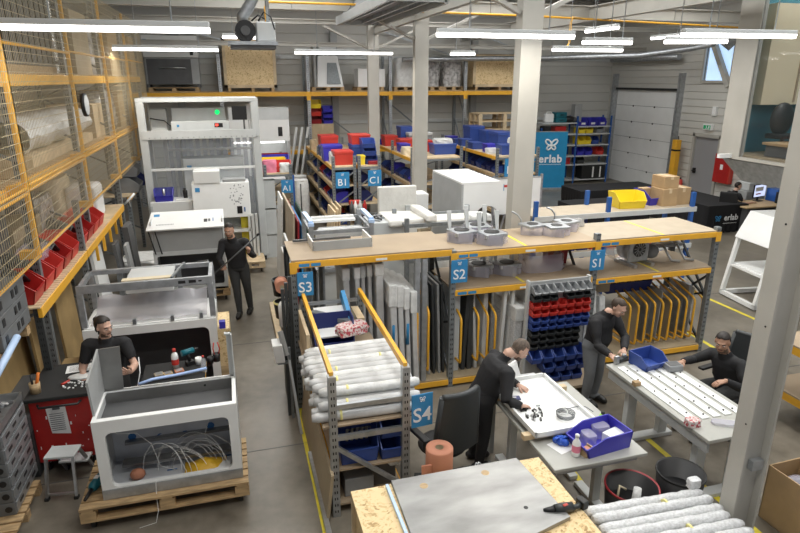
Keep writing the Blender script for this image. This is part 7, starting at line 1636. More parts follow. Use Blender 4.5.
wrapped('bubble_wrap_wad', 'crumpled bubble wrap wad at the far right corner of the wrapped tubes', 'packing', (3.68, 3.54, 0.78), (0.13, 0.09, 0.08), 'bubble', 101)
# round black waste bins
for x, y, r, h, l, extra in ((3.22, 3.97, 0.24, 0.62, 'round black waste bin with a white cup inside, beside the small bench', True), (3.80, 4.02, 0.22, 0.62, 'round black waste bin half hidden by the big steel column', False)):
    t = thing('waste_bin', l, 'bin', (x + 0.1, y - 0.1, 0))
    G().lathe([(r * 0.78, 0), (r, h), (r * 0.96, h), (r * 0.75, 0.02)], (0, 0, 0), 32, 'black').obj('body', t)
    G().lathe([(r, h - 0.02), (r * 1.03, h - 0.01), (r * 1.02, h + 0.008), (r * 0.96, h)], (0, 0, 0), 32, 'dark_red' if extra else 'black_rubber', False).obj('rim', t)
    G().lathe([(0.0, h - 0.22), (r * 0.9, h - 0.2)], (0, 0, 0), 24, 'black').obj('liner', t)
    if extra:
        G().tube([(0.02, -0.05, h - 0.2), (0.05, -0.02, h - 0.02)], [0.045, 0.035], 12, 'wrap_white').thing('paper_cup', 'white crumpled cup in the round waste bin', 'cup', None, (x + 0.1, y - 0.1, 0))
        G().tube([(-0.06, 0.1, h - 0.18), (-0.02, 0.14, h - 0.1), (0.04, 0.12, h - 0.14)], 0.012, 6, 'cream').thing('paper_scrap', 'curled paper scrap in the round waste bin', 'paper', None, (x + 0.1, y - 0.1, 0))
# open cardboard box lower right
t = thing('open_carton', 'large open cardboard box with wrapped parts at the lower right corner', 'box', (5.22, 3.45, 0), 0.03)
w_, d_, h_ = 0.38, 0.36, 0.6
for a, b in (((-w_, -d_, 0), (w_, -d_ + .012, h_)), ((-w_, d_ - .012, 0), (w_, d_, h_)), ((-w_, -d_, 0), (-w_ + .012, d_, h_)), ((w_ - .012, -d_, 0), (w_, d_, h_))): G().box(a, b, 'cardboard').obj('side', t)
G().box((-w_, -d_, 0), (w_, d_, 0.012), 'cardboard').box((-w_ + .02, 0, 0.35), (w_ - .02, 0.01, 0.58), 'cardboard').box((0, -d_ + .02, 0.35), (0.01, d_ - .02, 0.58), 'cardboard').obj('bottom_and_dividers', t)
G().box((-w_ + 0.012, -d_ + 0.012, 0.3), (w_ - 0.012, d_ - 0.012, 0.33), 'mdf_dark').obj('inner_layer', t)
for k, (x, y, m) in enumerate(((-0.2, 0.17, 'black'), (0.18, 0.18, 'grey_plastic'), (-0.2, -0.17, 'indigo'), (0.18, -0.16, 'black'))):
    g = G().box((-0.12, -0.1, 0), (0.12, 0.1, 0.13), m, 0.02).ball((0.0, 0.0, 0.15), (0.13, 0.1, 0.05), 7, 'poly_bag'); g.thing('bagged_part', ['black', 'grey', 'violet', 'second black'][k] + ' film bagged part in the open cardboard box', 'part', None, (5.22 + x, 3.45 + y, 0.335))

# ------------------------------------------------------------------ small bench with the white tray
def bench(label, x0, x1, y0, y1, z, legs, m='table_grey', th=0.035):
    t = thing('workbench', label, 'table', ((x0 + x1) / 2, (y0 + y1) / 2, 0)); cx, cy = (x0 + x1) / 2, (y0 + y1) / 2
    G().box((x0 - cx, y0 - cy, z - th), (x1 - cx, y1 - cy, z), m, 0.006).obj('tabletop', t)
    G().box((x0 - cx + .06, y0 - cy + .06, z - th - 0.07), (x1 - cx - .06, y0 - cy + .1, z - th), 'grey_paint').box((x0 - cx + .06, y1 - cy - .1, z - th - 0.07), (x1 - cx - .06, y1 - cy - .06, z - th), 'grey_paint').obj('apron', t)
    for (lx, ly) in legs:
        G().box((lx - cx - 0.045, ly - cy - 0.03, 0.05), (lx - cx + 0.045, ly - cy + 0.03, z - th), 'light_grey_paint', 0.004).obj('leg', t)
        G().box((lx - cx - 0.05, ly - cy - 0.3, 0), (lx - cx + 0.05, ly - cy + 0.3, 0.05), 'light_grey_paint', 0.006).obj('foot', t)
    return t
bench('small light grey bench in the centre carrying the white tray and bottle', 2.58, 3.56, 4.0, 5.45, 0.84, [(2.72, 5.1), (3.34, 4.42), (3.34, 5.1)])
for y, l in ((4.52, 'front'), (5.28, 'rear')):
    G().box((2.52, y - 0.035, 0.842), (3.44 if y > 5 else 3.48, y + 0.035, 0.90), 'pale_wood', 0.004).thing('wooden_batten', '%s wooden batten carrying the white tray on the small bench' % l, 'batten')
t = thing('white_tray', 'large white sheet metal tray on battens in front of the man looking down', 'tray', (2.95, 4.95, 0.902), 0.02)
G().box((-0.36, -0.53, 0), (0.36, 0.56, 0.012), 'white_gloss').obj('base', t)
for a, b in (((-0.36, -0.53, 0), (-0.335, 0.56, 0.055)), ((0.335, -0.53, 0), (0.36, 0.56, 0.055)), ((-0.36, -0.53, 0), (0.36, -0.51, 0.055)), ((-0.36, 0.54, 0), (0.36, 0.56, 0.055))): G().box(a, b, 'white_paint').obj('rim', t)
g = G(); rnd = random.Random(12)
for k in range(26):
    x, y = rnd.gauss(-0.17, 0.05), rnd.gauss(-0.18, 0.1); g.at((2.95 + x, 4.95 + y, 0.915), rnd.uniform(0, 3)); g.box((-0.022, -0.008, 0), (0.022, 0.008, 0.02), 'black' if k % 3 else 'steel')
g.thing('small_fittings', 'small black fittings heaped in the left of the white tray', 'fittings', kind='stuff')
pts = [(0.085 * math.cos(a * 0.5) * (1 + 0.02 * a / 6), 0.085 * math.sin(a * 0.5), 0.006 + 0.0012 * a) for a in range(44)] + [(0.2, 0.12, 0.02), (0.3, 0.1, 0.012), (0.32, 0.0, 0.01)]
G().tube(pts, 0.006, 6, 'grey_plastic').thing('cable_coil', 'grey cable coil in the front right of the white tray', 'cable', None, (3.07, 4.66, 0.915))
G().tube([(0.06 * math.cos(a * 0.6 + 2), 0.05 * math.sin(a * 0.6 + 2), 0.03 + 0.001 * a) for a in range(24)], 0.005, 6, 'white_gloss').thing('white_cable', 'white thin cable wound on the grey coil in the tray', 'cable', None, (3.05, 4.70, 0.915))
t = thing('blue_card', 'small dark blue packet in the white tray beside the man', 'packet', (2.74, 5.14, 0.915), -0.2); G().box((-0.06, -0.04, 0), (0.06, 0.04, 0.008), 'navy').box((-0.05, 0.0, 0.008), (0.02, 0.02, 0.009), 'paper').obj('packet', t)
t = thing('folded_paper', 'sheets of white paper standing behind the white tray', 'paper', (2.95, 5.62, 0.84), 0.3); G().hexa([(-0.2, 0, 0), (0.15, 0, 0), (0.15, 0.02, 0), (-0.2, 0.02, 0), (-0.2, 0.1, 0.1), (0.12, 0.08, 0.2), (0.12, 0.1, 0.2), (-0.2, 0.12, 0.1)], m='paper').obj('sheets', t)
G().box((2.6, 5.46, 0.80), (3.3, 5.75, 0.838), 'light_grey_paint').box((2.65, 5.5, 0), (2.7, 5.7, 0.8), 'grey_paint').box((3.2, 5.5, 0), (3.25, 5.7, 0.8), 'grey_paint').thing('side_table', 'narrow grey side table behind the small bench', 'table')
zb = 0.84
t = thing('spray_bottle', 'white solvent bottle with pink label on the small bench', 'bottle', (2.88, 4.15, zb)); G().lathe([(0.036, 0), (0.04, 0.01), (0.04, 0.14), (0.018, 0.18), (0.016, 0.2)], (0, 0, 0), 18, 'white_gloss').obj('bottle', t); G().lathe([(0.02, 0.2), (0.02, 0.225), (0.01, 0.23), (0, 0.23)], (0, 0, 0), 12, 'white_paint').obj('cap', t); G().lathe([(0.0405, 0.05), (0.0408, 0.12)], (0, 0, 0), 18, 'pink', False).obj('bottle_label', t)
t = thing('rubber_gloves', 'crumpled blue rubber gloves on paper on the small bench', 'gloves', (2.84, 4.34, zb + 0.004)); g = G()
for dx, dy, r in ((0, 0, .05), (.05, .03, .04), (-.03, .04, .04), (.03, -.03, .035), (0.01, 0.05, .035)): g.ball((dx, dy, 0.03), (r, r * .9, .035), 6, 'glove_blue')
for k in range(5): g.tube([(0.0, 0, 0.05), (0.03 * math.cos(k), 0.03 * math.sin(k), 0.075), (0.07 * math.cos(k), 0.07 * math.sin(k), 0.05)], 0.012, 6, 'glove_blue')
g.obj('gloves', t)
G().box((-0.13, -0.09, 0), (0.13, 0.1, 0.003), 'paper').thing('paper_sheet', 'white sheet of paper under the blue gloves', 'paper', None, (2.86, 4.32, zb), 0.3)
t = thing('wooden_box', 'small brown box with copper parts beside the solvent bottle', 'box', (2.99, 4.14, zb), 0.25); g = G().m('wood'); g.box((-0.055, -0.05, 0), (0.055, 0.05, 0.05)); g.box((-0.055, -0.05, 0.05), (-0.045, 0.05, 0.075)); g.box((0.045, -0.05, 0.05), (0.055, 0.05, 0.075)); g.obj('box_body', t); G().box((-0.03, -0.03, 0.05), (0.03, 0.03, 0.065), 'copper_paper').obj('parts', t)
t = storage_bin('large violet blue open bin with parts on the small bench', (3.43, 4.27, zb), (0.34, 0.52, 0.19), 'indigo', rz=-1.45, front=0.55, card=False)
G().box((-0.09, -0.06, 0), (0.1, 0.06, 0.1), 'white_gloss', 0.006).thing('white_part', 'white box in the large violet bin on the small bench', 'part', None, (3.33, 4.23, zb + 0.02), 0.3)
wrapped('bag_of_parts', 'dark bag of parts in the large violet bin on the small bench', 'bag', (3.27, 4.36, zb + 0.014), (0.2, 0.14, 0.12), 'poly_bag', 103)
wrapped('bag_of_parts', 'clear bag of parts at the open front of the large violet bin', 'bag', (3.10, 4.29, zb + 0.014), (0.14, 0.18, 0.1), 'poly_bag', 104)
t = thing('drinking_bottle', 'bright green bottle with black cap at the corner of the white tray', 'bottle', (3.36, 4.46, 0.841)); G().lathe([(0.036, 0), (0.038, 0.15), (0.024, 0.18), (0.02, 0.18)], (0, 0, 0), 16, 'green_bottle').obj('bottle', t); G().lathe([(0.02, 0.178), (0.02, 0.2), (0, 0.205)], (0, 0, 0), 12, 'black').obj('cap', t)

# ------------------------------------------------------------------ black chair, trolley and orange roll
def swivel_chair(label, loc, rz, back_h=0.62, seat=0.48):
    t = thing('swivel_chair', label, 'chair', loc, rz)
    G().ball((0, 0, seat), (0.27, 0.26, 0.06), 10, 'black').obj('seat', t)
    g = G().m('black_plastic')
    g.sheet(lambda u, v: ((u - 0.5) * (0.52 - 0.10 * v), -0.25 - 0.06 * v - 0.05 * (1 - (2 * u - 1) ** 2), seat + 0.06 + back_h * v), 10, 8)
    g.sheet(lambda u, v: ((u - 0.5) * (0.52 - 0.10 * v), -0.19 - 0.06 * v - 0.05 * (1 - (2 * u - 1) ** 2), seat + 0.06 + back_h * v), 10, 8)
    g.tube([((u / 10 - 0.5) * 0.42, -0.28 - 0.05 * (1 - (2 * u / 10 - 1) ** 2), seat + 0.06 + back_h) for u in range(11)], 0.034, 8)
    for sx in (-1, 1): g.tube([(sx * 0.26, -0.22, seat + 0.06), (sx * 0.21, -0.28, seat + 0.06 + back_h)], 0.032, 8)
    g.obj('backrest', t)
    for sx in (-1, 1): G().tube([(sx * 0.24, -0.15, seat - 0.02), (sx * 0.31, -0.13, seat + 0.1), (sx * 0.31, -0.12, seat + 0.2)], 0.018, 6, 'black').box((sx * 0.31 - 0.04, -0.18, seat + 0.2), (sx * 0.31 + 0.04, 0.14, seat + 0.235), 'black', 0.012).obj('armrest', t)
    G().cyl((0, 0, 0.1), (0, 0, seat - 0.04), 0.028, 10, 'dark_grey').obj('gas_column', t)
    for k in range(5):
        a = 2 * PI * k / 5; G().bar((0, 0, 0.1), (0.3 * math.cos(a), 0.3 * math.sin(a), 0.07), 0.05, 0.03, 'black').ball((0.3 * math.cos(a), 0.3 * math.sin(a), 0.03), 0.03, 5, 'black').obj('foot', t)
    return t
swivel_chair('black swivel chair behind the man looking down, beside the S4 sign', (1.93, 5.15, 0), 0.25, 0.68, 0.5)
t = thing('service_trolley', 'black service trolley carrying tools beside the orange paper roll', 'trolley', (1.98, 4.5, 0))
for z in (0.45, 0.15): G().box((-0.3, -0.22, z), (0.32, 0.24, z + 0.03), 'black_plastic', 0.006).obj('tray', t)
for x in (-0.28, 0.3):
    for y in (-0.2, 0.22): G().cyl((x, y, 0.06), (x, y, 0.5), 0.016, 8, 'dark_grey').ball((x, y, 0.04), 0.04, 6, 'black_rubber').obj('post', t)
t = thing('paper_roll', 'large orange paper roll standing on the black trolley by the crate', 'paper roll', (1.70, 4.62, 0.482)); G().at((0, 0, 0)).lathe([(0.125, 0), (0.132, 0.01), (0.132, 0.35), (0.125, 0.36), (0.04, 0.36), (0.04, 0.26)], (0, 0, 0), 32, 'terracotta').obj('roll', t); G().lathe([(0.04, 0.36), (0.04, 0.31), (0.0, 0.31)], (0, 0, 0), 16, 'mdf_dark', False).obj('core', t); G().hexa([(-0.2, -0.08, 0.1), (-0.11, -0.09, 0.1), (-0.1, -0.07, 0.1), (-0.19, -0.06, 0.1), (-0.2, -0.06, 0.22), (-0.11, -0.09, 0.24), (-0.1, -0.07, 0.24), (-0.19, -0.04, 0.22)], m='terracotta').obj('loose_end', t)
t = thing('tape_measure', 'pale green tape tool on the black trolley', 'tool', (1.96, 4.5, 0.482), 0.7); G().box((-0.03, -0.09, 0), (0.03, 0.09, 0.05), 'white_gloss', 0.02).box((-0.02, -0.03, 0.05), (0.02, 0.07, 0.056), 'green_bottle').obj('body', t)
g = G(); rnd = random.Random(14)
for k in range(10): x, y = rnd.uniform(0.1, 0.26), rnd.uniform(-0.12, 0.16); g.tube([(x - .05, y, 0.01), (x, y + .05, 0.06), (x + .05, y + .02, 0.02)], 0.008, 6, rnd.choice(['black', 'steel', 'black']))
g.thing('hand_tools', 'dark hand tools heaped on the black trolley', 'tools', None, (1.98, 4.5, 0.482), kind='stuff')

# ------------------------------------------------------------------ long right table with the white strips
t = thing('long_table', 'long light grey table with white strips between the two men at right', 'table', (0, 0, 0))
G().box((4.18, 3.93, 0.86), (4.98, 5.6, 0.90), 'table_grey', 0.006).obj('tabletop', t)
G().box((4.2, 3.96, 0.74), (4.23, 5.56, 0.86), 'grey_paint').box((4.93, 3.96, 0.74), (4.96, 5.56, 0.86), 'grey_paint').obj('apron', t)
for (x, y) in ((4.36, 5.3), (4.84, 5.3), (4.36, 4.2), (4.84, 4.2)):
    G().box((x - 0.06, y - 0.04, 0.05), (x + 0.06, y + 0.04, 0.86), 'light_grey_paint', 0.004).obj('leg', t)
for y in (5.3, 4.2): G().box((4.22, y - 0.06, 0), (4.98, y + 0.06, 0.05), 'light_grey_paint', 0.006).obj('foot', t)
for k in range(5):
    x = 4.30 + k * 0.140
    t = thing('white_strip', 'white metal strip lying lengthwise on the long right table, %s from its left edge' % ORD[k], 'strip', (x, 4.86, 0.902), 0.0, 'white strips on the long right table')
    G().box((-0.046, -0.60, 0), (0.046, 0.62, 0.01), 'white_gloss', 0.002).obj('strip', t)
    g = G().m('black'); rnd = random.Random(k)
    for q in range(5): y = -0.5 + q * 0.25 + rnd.uniform(-.05, .05); xx = rnd.uniform(-.03, .03); g.cyl((xx, y, 0.01), (xx, y, 0.02), 0.009, 8)
    g.obj('fittings', t)
storage_bin('blue open bin at the far end of the long right table', (4.62, 5.58, 0.902), (0.36, 0.3, 0.17), 'blue_plastic', rz=0.15)
G().box((-0.09, -0.07, 0), (0.09, 0.07, 0.075), 'grey_plastic', 0.008).box((-0.07, -0.05, 0.075), (0.07, 0.05, 0.08), 'dark_grey').thing('grey_box', 'small grey parts box under the seated man\'s hand', 'box', None, (4.84, 5.24, 0.916), -0.1)
wrapped('printed_parcel', 'small red and white printed packet at the near left of the long table', 'package', (4.22, 4.2, 0.902), (0.16, 0.13, 0.07), 'printed_pack', 105)
G().box((-0.04, -0.03, 0), (0.04, 0.03, 0.05), 'cardboard', 0.004).thing('small_carton', 'tiny brown carton at the left edge of the long table', 'box', None, (4.2, 5.05, 0.902))
t = thing('hand_device', 'black hand tool the standing man holds over the table', 'tool', (4.42, 5.62, 0.905), 0.4); G().box((-0.09, -0.03, 0), (0.09, 0.03, 0.05), 'black_plastic', 0.01).cyl((0.03, 0, 0.05), (0.03, 0, 0.08), 0.025, 10, 'steel').obj('body', t); G().box((-0.16, -0.02, 0.0), (-0.09, 0.02, 0.1), 'steel', 0.004).obj('jaw', t)
wrapped('film_scrap', 'clear film scrap lying near the front of the long table', 'film', (4.55, 4.12, 0.902), (0.3, 0.12, 0.03), 'poly_bag', 106, rz=-0.5)
swivel_chair('black high-backed swivel chair of the seated man at the long table', (5.68, 5.2, 0), 1.75, 0.62, 0.5)
# yellow beamed rack beyond the big column
t = thing('pallet_rack', 'low yellow beamed rack at the right edge beyond the big column', 'rack', (0, 0, 0))
for z in (0.32, 0.95): G().box((6.5, 3.6, z), (6.56, 5.45, z + 0.1), 'yellow').obj('beam', t)
for y in (3.6, 5.45): upright(t, 6.53, y, 1.15); upright(t, 7.4, y, 1.15)
G().box((6.5, 3.6, 1.05), (7.42, 5.45, 1.07), 'mdf').box((6.5, 3.6, 0.42), (7.42, 5.45, 0.44), 'mdf').obj('deck', t)
# ================================================================== people
def _loft(bm, rings, n):
    vs = [[bm.verts.new(p) for p in r] for r in rings]
    for a, b in zip(vs, vs[1:]):
        for j in range(n): bm.faces.new([a[j], a[(j + 1) % n], b[(j + 1) % n], b[j]])
    bm.faces.new(vs[0][::-1]); bm.faces.new(vs[-1])
def _limb(bm, pts, rs, n=16, flat=1.0, lat=None):
    "capsule-like chain through pts with radii rs; flat squeezes it along the direction across lat"
    pts = [Vector(p) for p in pts]; k = len(pts); rings = []
    d0 = (pts[1] - pts[0]).normalized(); d1 = (pts[-1] - pts[-2]).normalized()
    P = [pts[0] - d0 * rs[0] * 0.8] + pts + [pts[-1] + d1 * rs[-1] * 0.8]; Rr = [rs[0] * 0.45] + list(rs) + [rs[-1] * 0.45]
    for i, p in enumerate(P):
        d = P[min(i + 1, k + 1)] - P[max(i - 1, 0)]; d.normalize()
        u = Vector(lat) if lat is not None else d.orthogonal()
        u = (u - d * u.dot(d)).normalized(); w = d.cross(u)
        rings.append([p + (u * math.cos(2 * PI * j / n) + w * math.sin(2 * PI * j / n) * flat) * Rr[i] for j in range(n)])
    _loft(bm, rings, n)
def _ell(bm, c, M, r, nu=12):
    vs = bmesh.ops.create_uvsphere(bm, u_segments=nu * 2, v_segments=nu, radius=1.0)['verts']
    for v in vs: v.co = Vector(c) + M @ Vector((v.co.x * r[0], v.co.y * r[1], v.co.z * r[2]))

def hand_mesh(wrist, direction, palm_n, mat, side, curl=0.5, size=1.0):
    "palm, four unequal bent fingers and a thumb leaving the side of the palm"
    d = Vector(direction).normalized(); n = Vector(palm_n); n = (n - d * n.dot(d)).normalized(); s = d.cross(n) * side
    g = G(); k = size
    w = Vector(wrist)
    P = lambda a, b, c: w + d * a * k + s * b * k + n * c * k
    g.m(mat)
    vs = []
    for a, hw, th in ((-0.01, 0.024, 0.017), (0.03, 0.036, 0.017), (0.075, 0.042, 0.014), (0.095, 0.038, 0.011)):
        vs.append([g.v(P(a, hw * math.cos(2 * PI * j / 12), th * math.sin(2 * PI * j / 12))) for j in range(12)])
    for a, b in zip(vs, vs[1:]):
        for j in range(12): g.f([a[j], a[(j + 1) % 12], b[(j + 1) % 12], b[j]], True)
    g.f(vs[0][::-1]); g.f(vs[-1])
    for i, L_ in enumerate((0.072, 0.080, 0.075, 0.058)):
        b = 0.030 - i * 0.020; pts = [P(0.085, b, 0)]; a, c, ang = 0.085, 0.0, 0.0
        for seg in (0.45, 0.32, 0.23):
            ang += curl * 0.9; a += L_ * seg * math.cos(ang); c += L_ * seg * math.sin(ang); pts.append(P(a, b * 1.05, c))
        g.tube(pts, [0.0098 * k, 0.0092 * k, 0.0085 * k, 0.006 * k], 8)
    g.tube([P(0.02, 0.028, 0.004), P(0.045, 0.052, 0.012), P(0.068, 0.060, 0.024), P(0.088, 0.058, 0.034)], [0.013 * k, 0.012 * k, 0.0105 * k, 0.007 * k], 8)
    return g

def person(label, J, skin, hair, shirt, trousers, face, look_down=0.0, hair_style='short', beard=0.0, sleeve=1.0, hands=None, height=1.76, belly=1.0, bulk=1.0):
    """J: joint positions in metres. face: horizontal direction the head looks along. sleeve 1 = long, 0.45 = short."""
    V3 = {k: Vector(v) for k, v in J.items()}
    lat = (V3['sr'] - V3['sl']); lat.normalize()
    bm = bmesh.new(); s = height / 1.76
    pel, che, nk, hd = V3['pelvis'], V3['chest'], V3['neck'], V3['head']
    ax = (che - pel).normalized(); fw = ax.cross(lat).normalized()
    if fw.dot(Vector(face)) < 0: fw = -fw
    # torso: elliptical sections
    n = 24; rings = []
    for tt, ru, rv, off in ((-0.22, 0.10, 0.07, 0), (-0.14, 0.165, 0.115, 0), (0.02, 0.178, 0.125, 0), (0.3, 0.162, 0.112 * belly, 0.012 * (belly - 1) * 8), (0.62, 0.172, 0.115, 0), (0.92, 0.188, 0.112, 0), (1.12, 0.17, 0.09, 0), (1.22, 0.10, 0.065, 0)):
        c = pel + (che - pel) * tt + fw * off
        rings.append([c + lat * ru * bulk * s * math.cos(2 * PI * j / n) + fw * rv * bulk * s * math.sin(2 * PI * j / n) for j in range(n)])
    _loft(bm, rings, n)
    _limb(bm, [pel + (che - pel) * 1.02, nk, nk + (hd - nk) * 0.55], [0.085 * s, 0.062 * s, 0.056 * s])
    for q in 'lr':
        sh, el, wr = V3['s' + q], V3['e' + q], V3['w' + q]
        _limb(bm, [sh, sh.lerp(el, .5), el, el.lerp(wr, .35), wr], [0.068 * s * bulk, 0.055 * s * bulk, 0.044 * s * bulk, 0.044 * s * bulk, 0.029 * s])
        _limb(bm, [pel + (che - pel) * 1.0 + (sh - che) * 0.3, sh], [0.075 * s, 0.066 * s])
        hp, kn, an = V3['h' + q], V3['k' + q], V3['a' + q]
        _limb(bm, [hp, hp.lerp(kn, .45), kn, kn.lerp(an, .35), an], [0.098 * s, 0.086 * s, 0.062 * s, 0.06 * s, 0.042 * s])
        toe = V3.get('t' + q, an + Vector(face) * 0.17 + Vector((0, 0, -0.05)))
        _limb(bm, [an + (an - toe) * 0.25 + Vector((0, 0, -0.045)), an + Vector((0, 0, -0.04)), an.lerp(toe, .6), toe], [0.04 * s, 0.043 * s, 0.044 * s, 0.036 * s])
    # head frame
    f = Vector(face); f.z = 0; f.normalize()
    right = f.cross(Vector((0, 0, 1))).normalized()
    q = Matrix.Rotation(-look_down, 3, right); f2 = q @ f; up = q @ Vector((0, 0, 1)); up.normalize(); f2.normalize()
    M = Matrix((right, f2, up)).transposed()
    h = lambda x, y, z: hd + M @ Vector((x * s, y * s, z * s))
    _ell(bm, h(0, -0.012, 0.03), M, (0.076 * s, 0.097 * s, 0.092 * s))          # cranium
    _ell(bm, h(0, 0.03, -0.03), M, (0.062 * s, 0.07 * s, 0.088 * s))            # face and jaw
    _ell(bm, h(0, 0.062, -0.088), M, (0.034 * s, 0.032 * s, 0.026 * s))         # chin
    _ell(bm, h(0, 0.082, 0.022), M, (0.05 * s, 0.02 * s, 0.014 * s))            # brow
    _limb(bm, [h(0, 0.092, 0.012), h(0, 0.112, -0.026)], [0.009 * s, 0.015 * s], 10)   # nose
    for sx in (-1, 1):
        _ell(bm, h(sx * 0.078, -0.008, -0.008), M, (0.010 * s, 0.02 * s, 0.032 * s), 8)   # ears
        _ell(bm, h(sx * 0.04, 0.068, -0.022), M, (0.022 * s, 0.02 * s, 0.018 * s), 8)     # cheeks
    me = bpy.data.meshes.new('body_source'); bm.to_mesh(me); bm.free()
    tmp = bpy.data.objects.new('body_source', me); COL.objects.link(tmp)
    r = tmp.modifiers.new('r', 'REMESH'); r.mode = 'VOXEL'; r.voxel_size = 0.0105
    sm = tmp.modifiers.new('s', 'SMOOTH'); sm.factor = 0.5; sm.iterations = 2
    dg = bpy.context.evaluated_depsgraph_get()
    body = bpy.data.meshes.new_from_object(tmp.evaluated_get(dg)); bpy.data.objects.remove(tmp)
    body.name = 'body'; body.materials.clear()
    for m_ in (skin, 'lip', 'eye_white', 'hair_dark'): body.materials.append(_M[m_])
    for p in body.polygons: p.use_smooth = True; p.material_index = 0
    # bones used to sort the faces
    seg = []
    def S_(a, b, tag_): seg.append((Vector(a), Vector(b), tag_))
    S_(pel, che, 'torso'); S_(pel + (che - pel) * 1.0, nk - (nk - che) * 0.6, 'torso'); S_(nk - (hd - nk) * 0.15, hd, 'head'); S_(hd, hd + up * 0.1, 'head')
    S_(V3['sl'], V3['sr'], 'torso')
    for k_ in 'lr':
        S_(V3['s' + k_], V3['e' + k_], 'ua'); S_(V3['e' + k_], V3['w' + k_], 'fa'); S_(V3['h' + k_], V3['k' + k_], 'leg'); S_(V3['k' + k_], V3['a' + k_], 'leg')
        an = V3['a' + k_]; toe = V3.get('t' + k_, an + Vector(face) * 0.17 + Vector((0, 0, -0.05))); S_(an + Vector((0, 0, -0.04)), toe, 'foot')
    def nearest(p):
        best = None
        for a, b, t_ in seg:
            ab = b - a; u = max(0, min(1, (p - a).dot(ab) / ab.length_squared)); dd = (p - (a + ab * u)).length
            rad = {'torso': 0.12, 'head': 0.07, 'ua': 0.055, 'fa': 0.04, 'leg': 0.08, 'foot': 0.045}[t_]
            if best is None or dd - rad < best[0]: best = (dd - rad, t_, u)
        return best
    Mi = M.inverted(); cls = []
    for p in body.polygons:
        c = p.center; b = nearest(c); t_ = b[1]; lab = 'skin'
        lc = Mi @ (c - hd) / s
        if t_ == 'torso':
            along = (c - pel).dot(ax) / (che - pel).length
            lab = 'shirt' if along > -0.02 else 'trousers'
            if (c - nk).length < (0.085 if sleeve >= 1 else 0.105) * s and (c - nk).dot(ax) > -0.012: lab = 'skin'
        elif t_ == 'ua': lab = 'shirt' if b[2] < sleeve * 1.6 or sleeve >= 1 else 'skin'
        elif t_ == 'fa': lab = 'shirt' if sleeve >= 1 and b[2] < 0.96 else 'skin'
        elif t_ == 'leg': lab = 'trousers'
        elif t_ == 'foot': lab = 'shoe'
        elif t_ == 'head' and lc.z > -0.14:
            x, y, z = lc
            line = 0.066 + 0.022 * max(0, 1 - abs(x) / 0.06)
            back = y < -0.005 - 0.0 * z
            if hair_style == 'short': is_hair = (z > line) or (back and z > -0.055 and not (abs(x) > 0.062 and z < 0.03 and y > -0.05))
            elif hair_style == 'balding': is_hair = (back and -0.06 < z < 0.085 and y < -0.02) or (z >= 0.085 and y < -0.055)
            elif hair_style == 'cropped': is_hair = (z > line + 0.006) or (back and z > -0.05 and not (abs(x) > 0.066 and z < 0.02 and y > -0.03))
            else: is_hair = (z > line) or (back and z > -0.08)
            if is_hair: lab = 'hair'
            elif beard and y > 0.02 and (z < -0.082 or (z < -0.06 and abs(x) > 0.036) or (abs(x) < 0.026 and -0.057 < z < -0.048 and y > 0.07)) and z > -0.122: lab = 'beard'
            elif y > 0.075 and -0.073 < z < -0.057 and abs(x) < 0.024: p.material_index = 1
        cls.append(lab)
    o = bpy.data.objects.new('person', body); COL.objects.link(o); tag(o, label, 'person')
    # eyes and brows belong to the body mesh
    g = G()
    def part_from(labels, name, mat, off):
        sel = [p for p, l in zip(body.polygons, cls) if l in labels]
        if not sel: return
        used = {}; nb = bmesh.new()
        for p in sel:
            vs = []
            for vi in p.vertices:
                if vi not in used: used[vi] = nb.verts.new(body.vertices[vi].co + body.vertices[vi].normal * off)
                vs.append(used[vi])
            try: fc = nb.faces.new(vs); fc.smooth = True
            except ValueError: pass
        # drop specks
        mm = bpy.data.meshes.new(name); nb.to_mesh(mm); nb.free(); mm.materials.append(_M[mat])
        c = bpy.data.objects.new(name, mm); COL.objects.link(c); c.parent = o
        sd = c.modifiers.new('thickness', 'SOLIDIFY'); sd.thickness = off * 0.9; sd.offset = -1
        return c
    part_from({'shirt'}, 'shirt', shirt, 0.010); part_from({'trousers'}, 'trousers', trousers, 0.008); part_from({'shoe'}, 'shoes', 'shoe', 0.006)
    part_from({'hair'}, 'hair', hair, 0.010 if hair_style != 'cropped' else 0.004)
    if beard: part_from({'beard'}, 'beard', 'stubble', 0.003)
    if hair_style == 'bun': 
        gb = G(); gb.m(hair); gb.ball(tuple(h(0, -0.115, 0.055)), 0.034, 8); gb.obj('hair_bun', o)
    for sx in (-1, 1):
        ge = G(); ge.ball(tuple(h(sx * 0.031, 0.0865, 0.002)), (0.0115 * s, 0.0125 * s, 0.0055 * s), 7, 'eye_white'); ge.ball(tuple(h(sx * 0.031, 0.0935, 0.001)), 0.0066 * s, 6, 'hair_dark'); ge.obj('eye', o)
        gw = G(); gw.tube([h(sx * 0.014, 0.103, 0.022), h(sx * 0.034, 0.099, 0.028), h(sx * 0.053, 0.084, 0.022)], [0.004, 0.0055, 0.003], 6, hair); gw.obj('eyebrow', o)
    for k_ in 'lr':
        if hands and k_ in hands:
            dr, pn, cu = hands[k_]
            hm = hand_mesh(V3['w' + k_], dr, pn, skin, 1 if k_ == 'r' else -1, cu, s); hm.obj('hand', o)
    return o

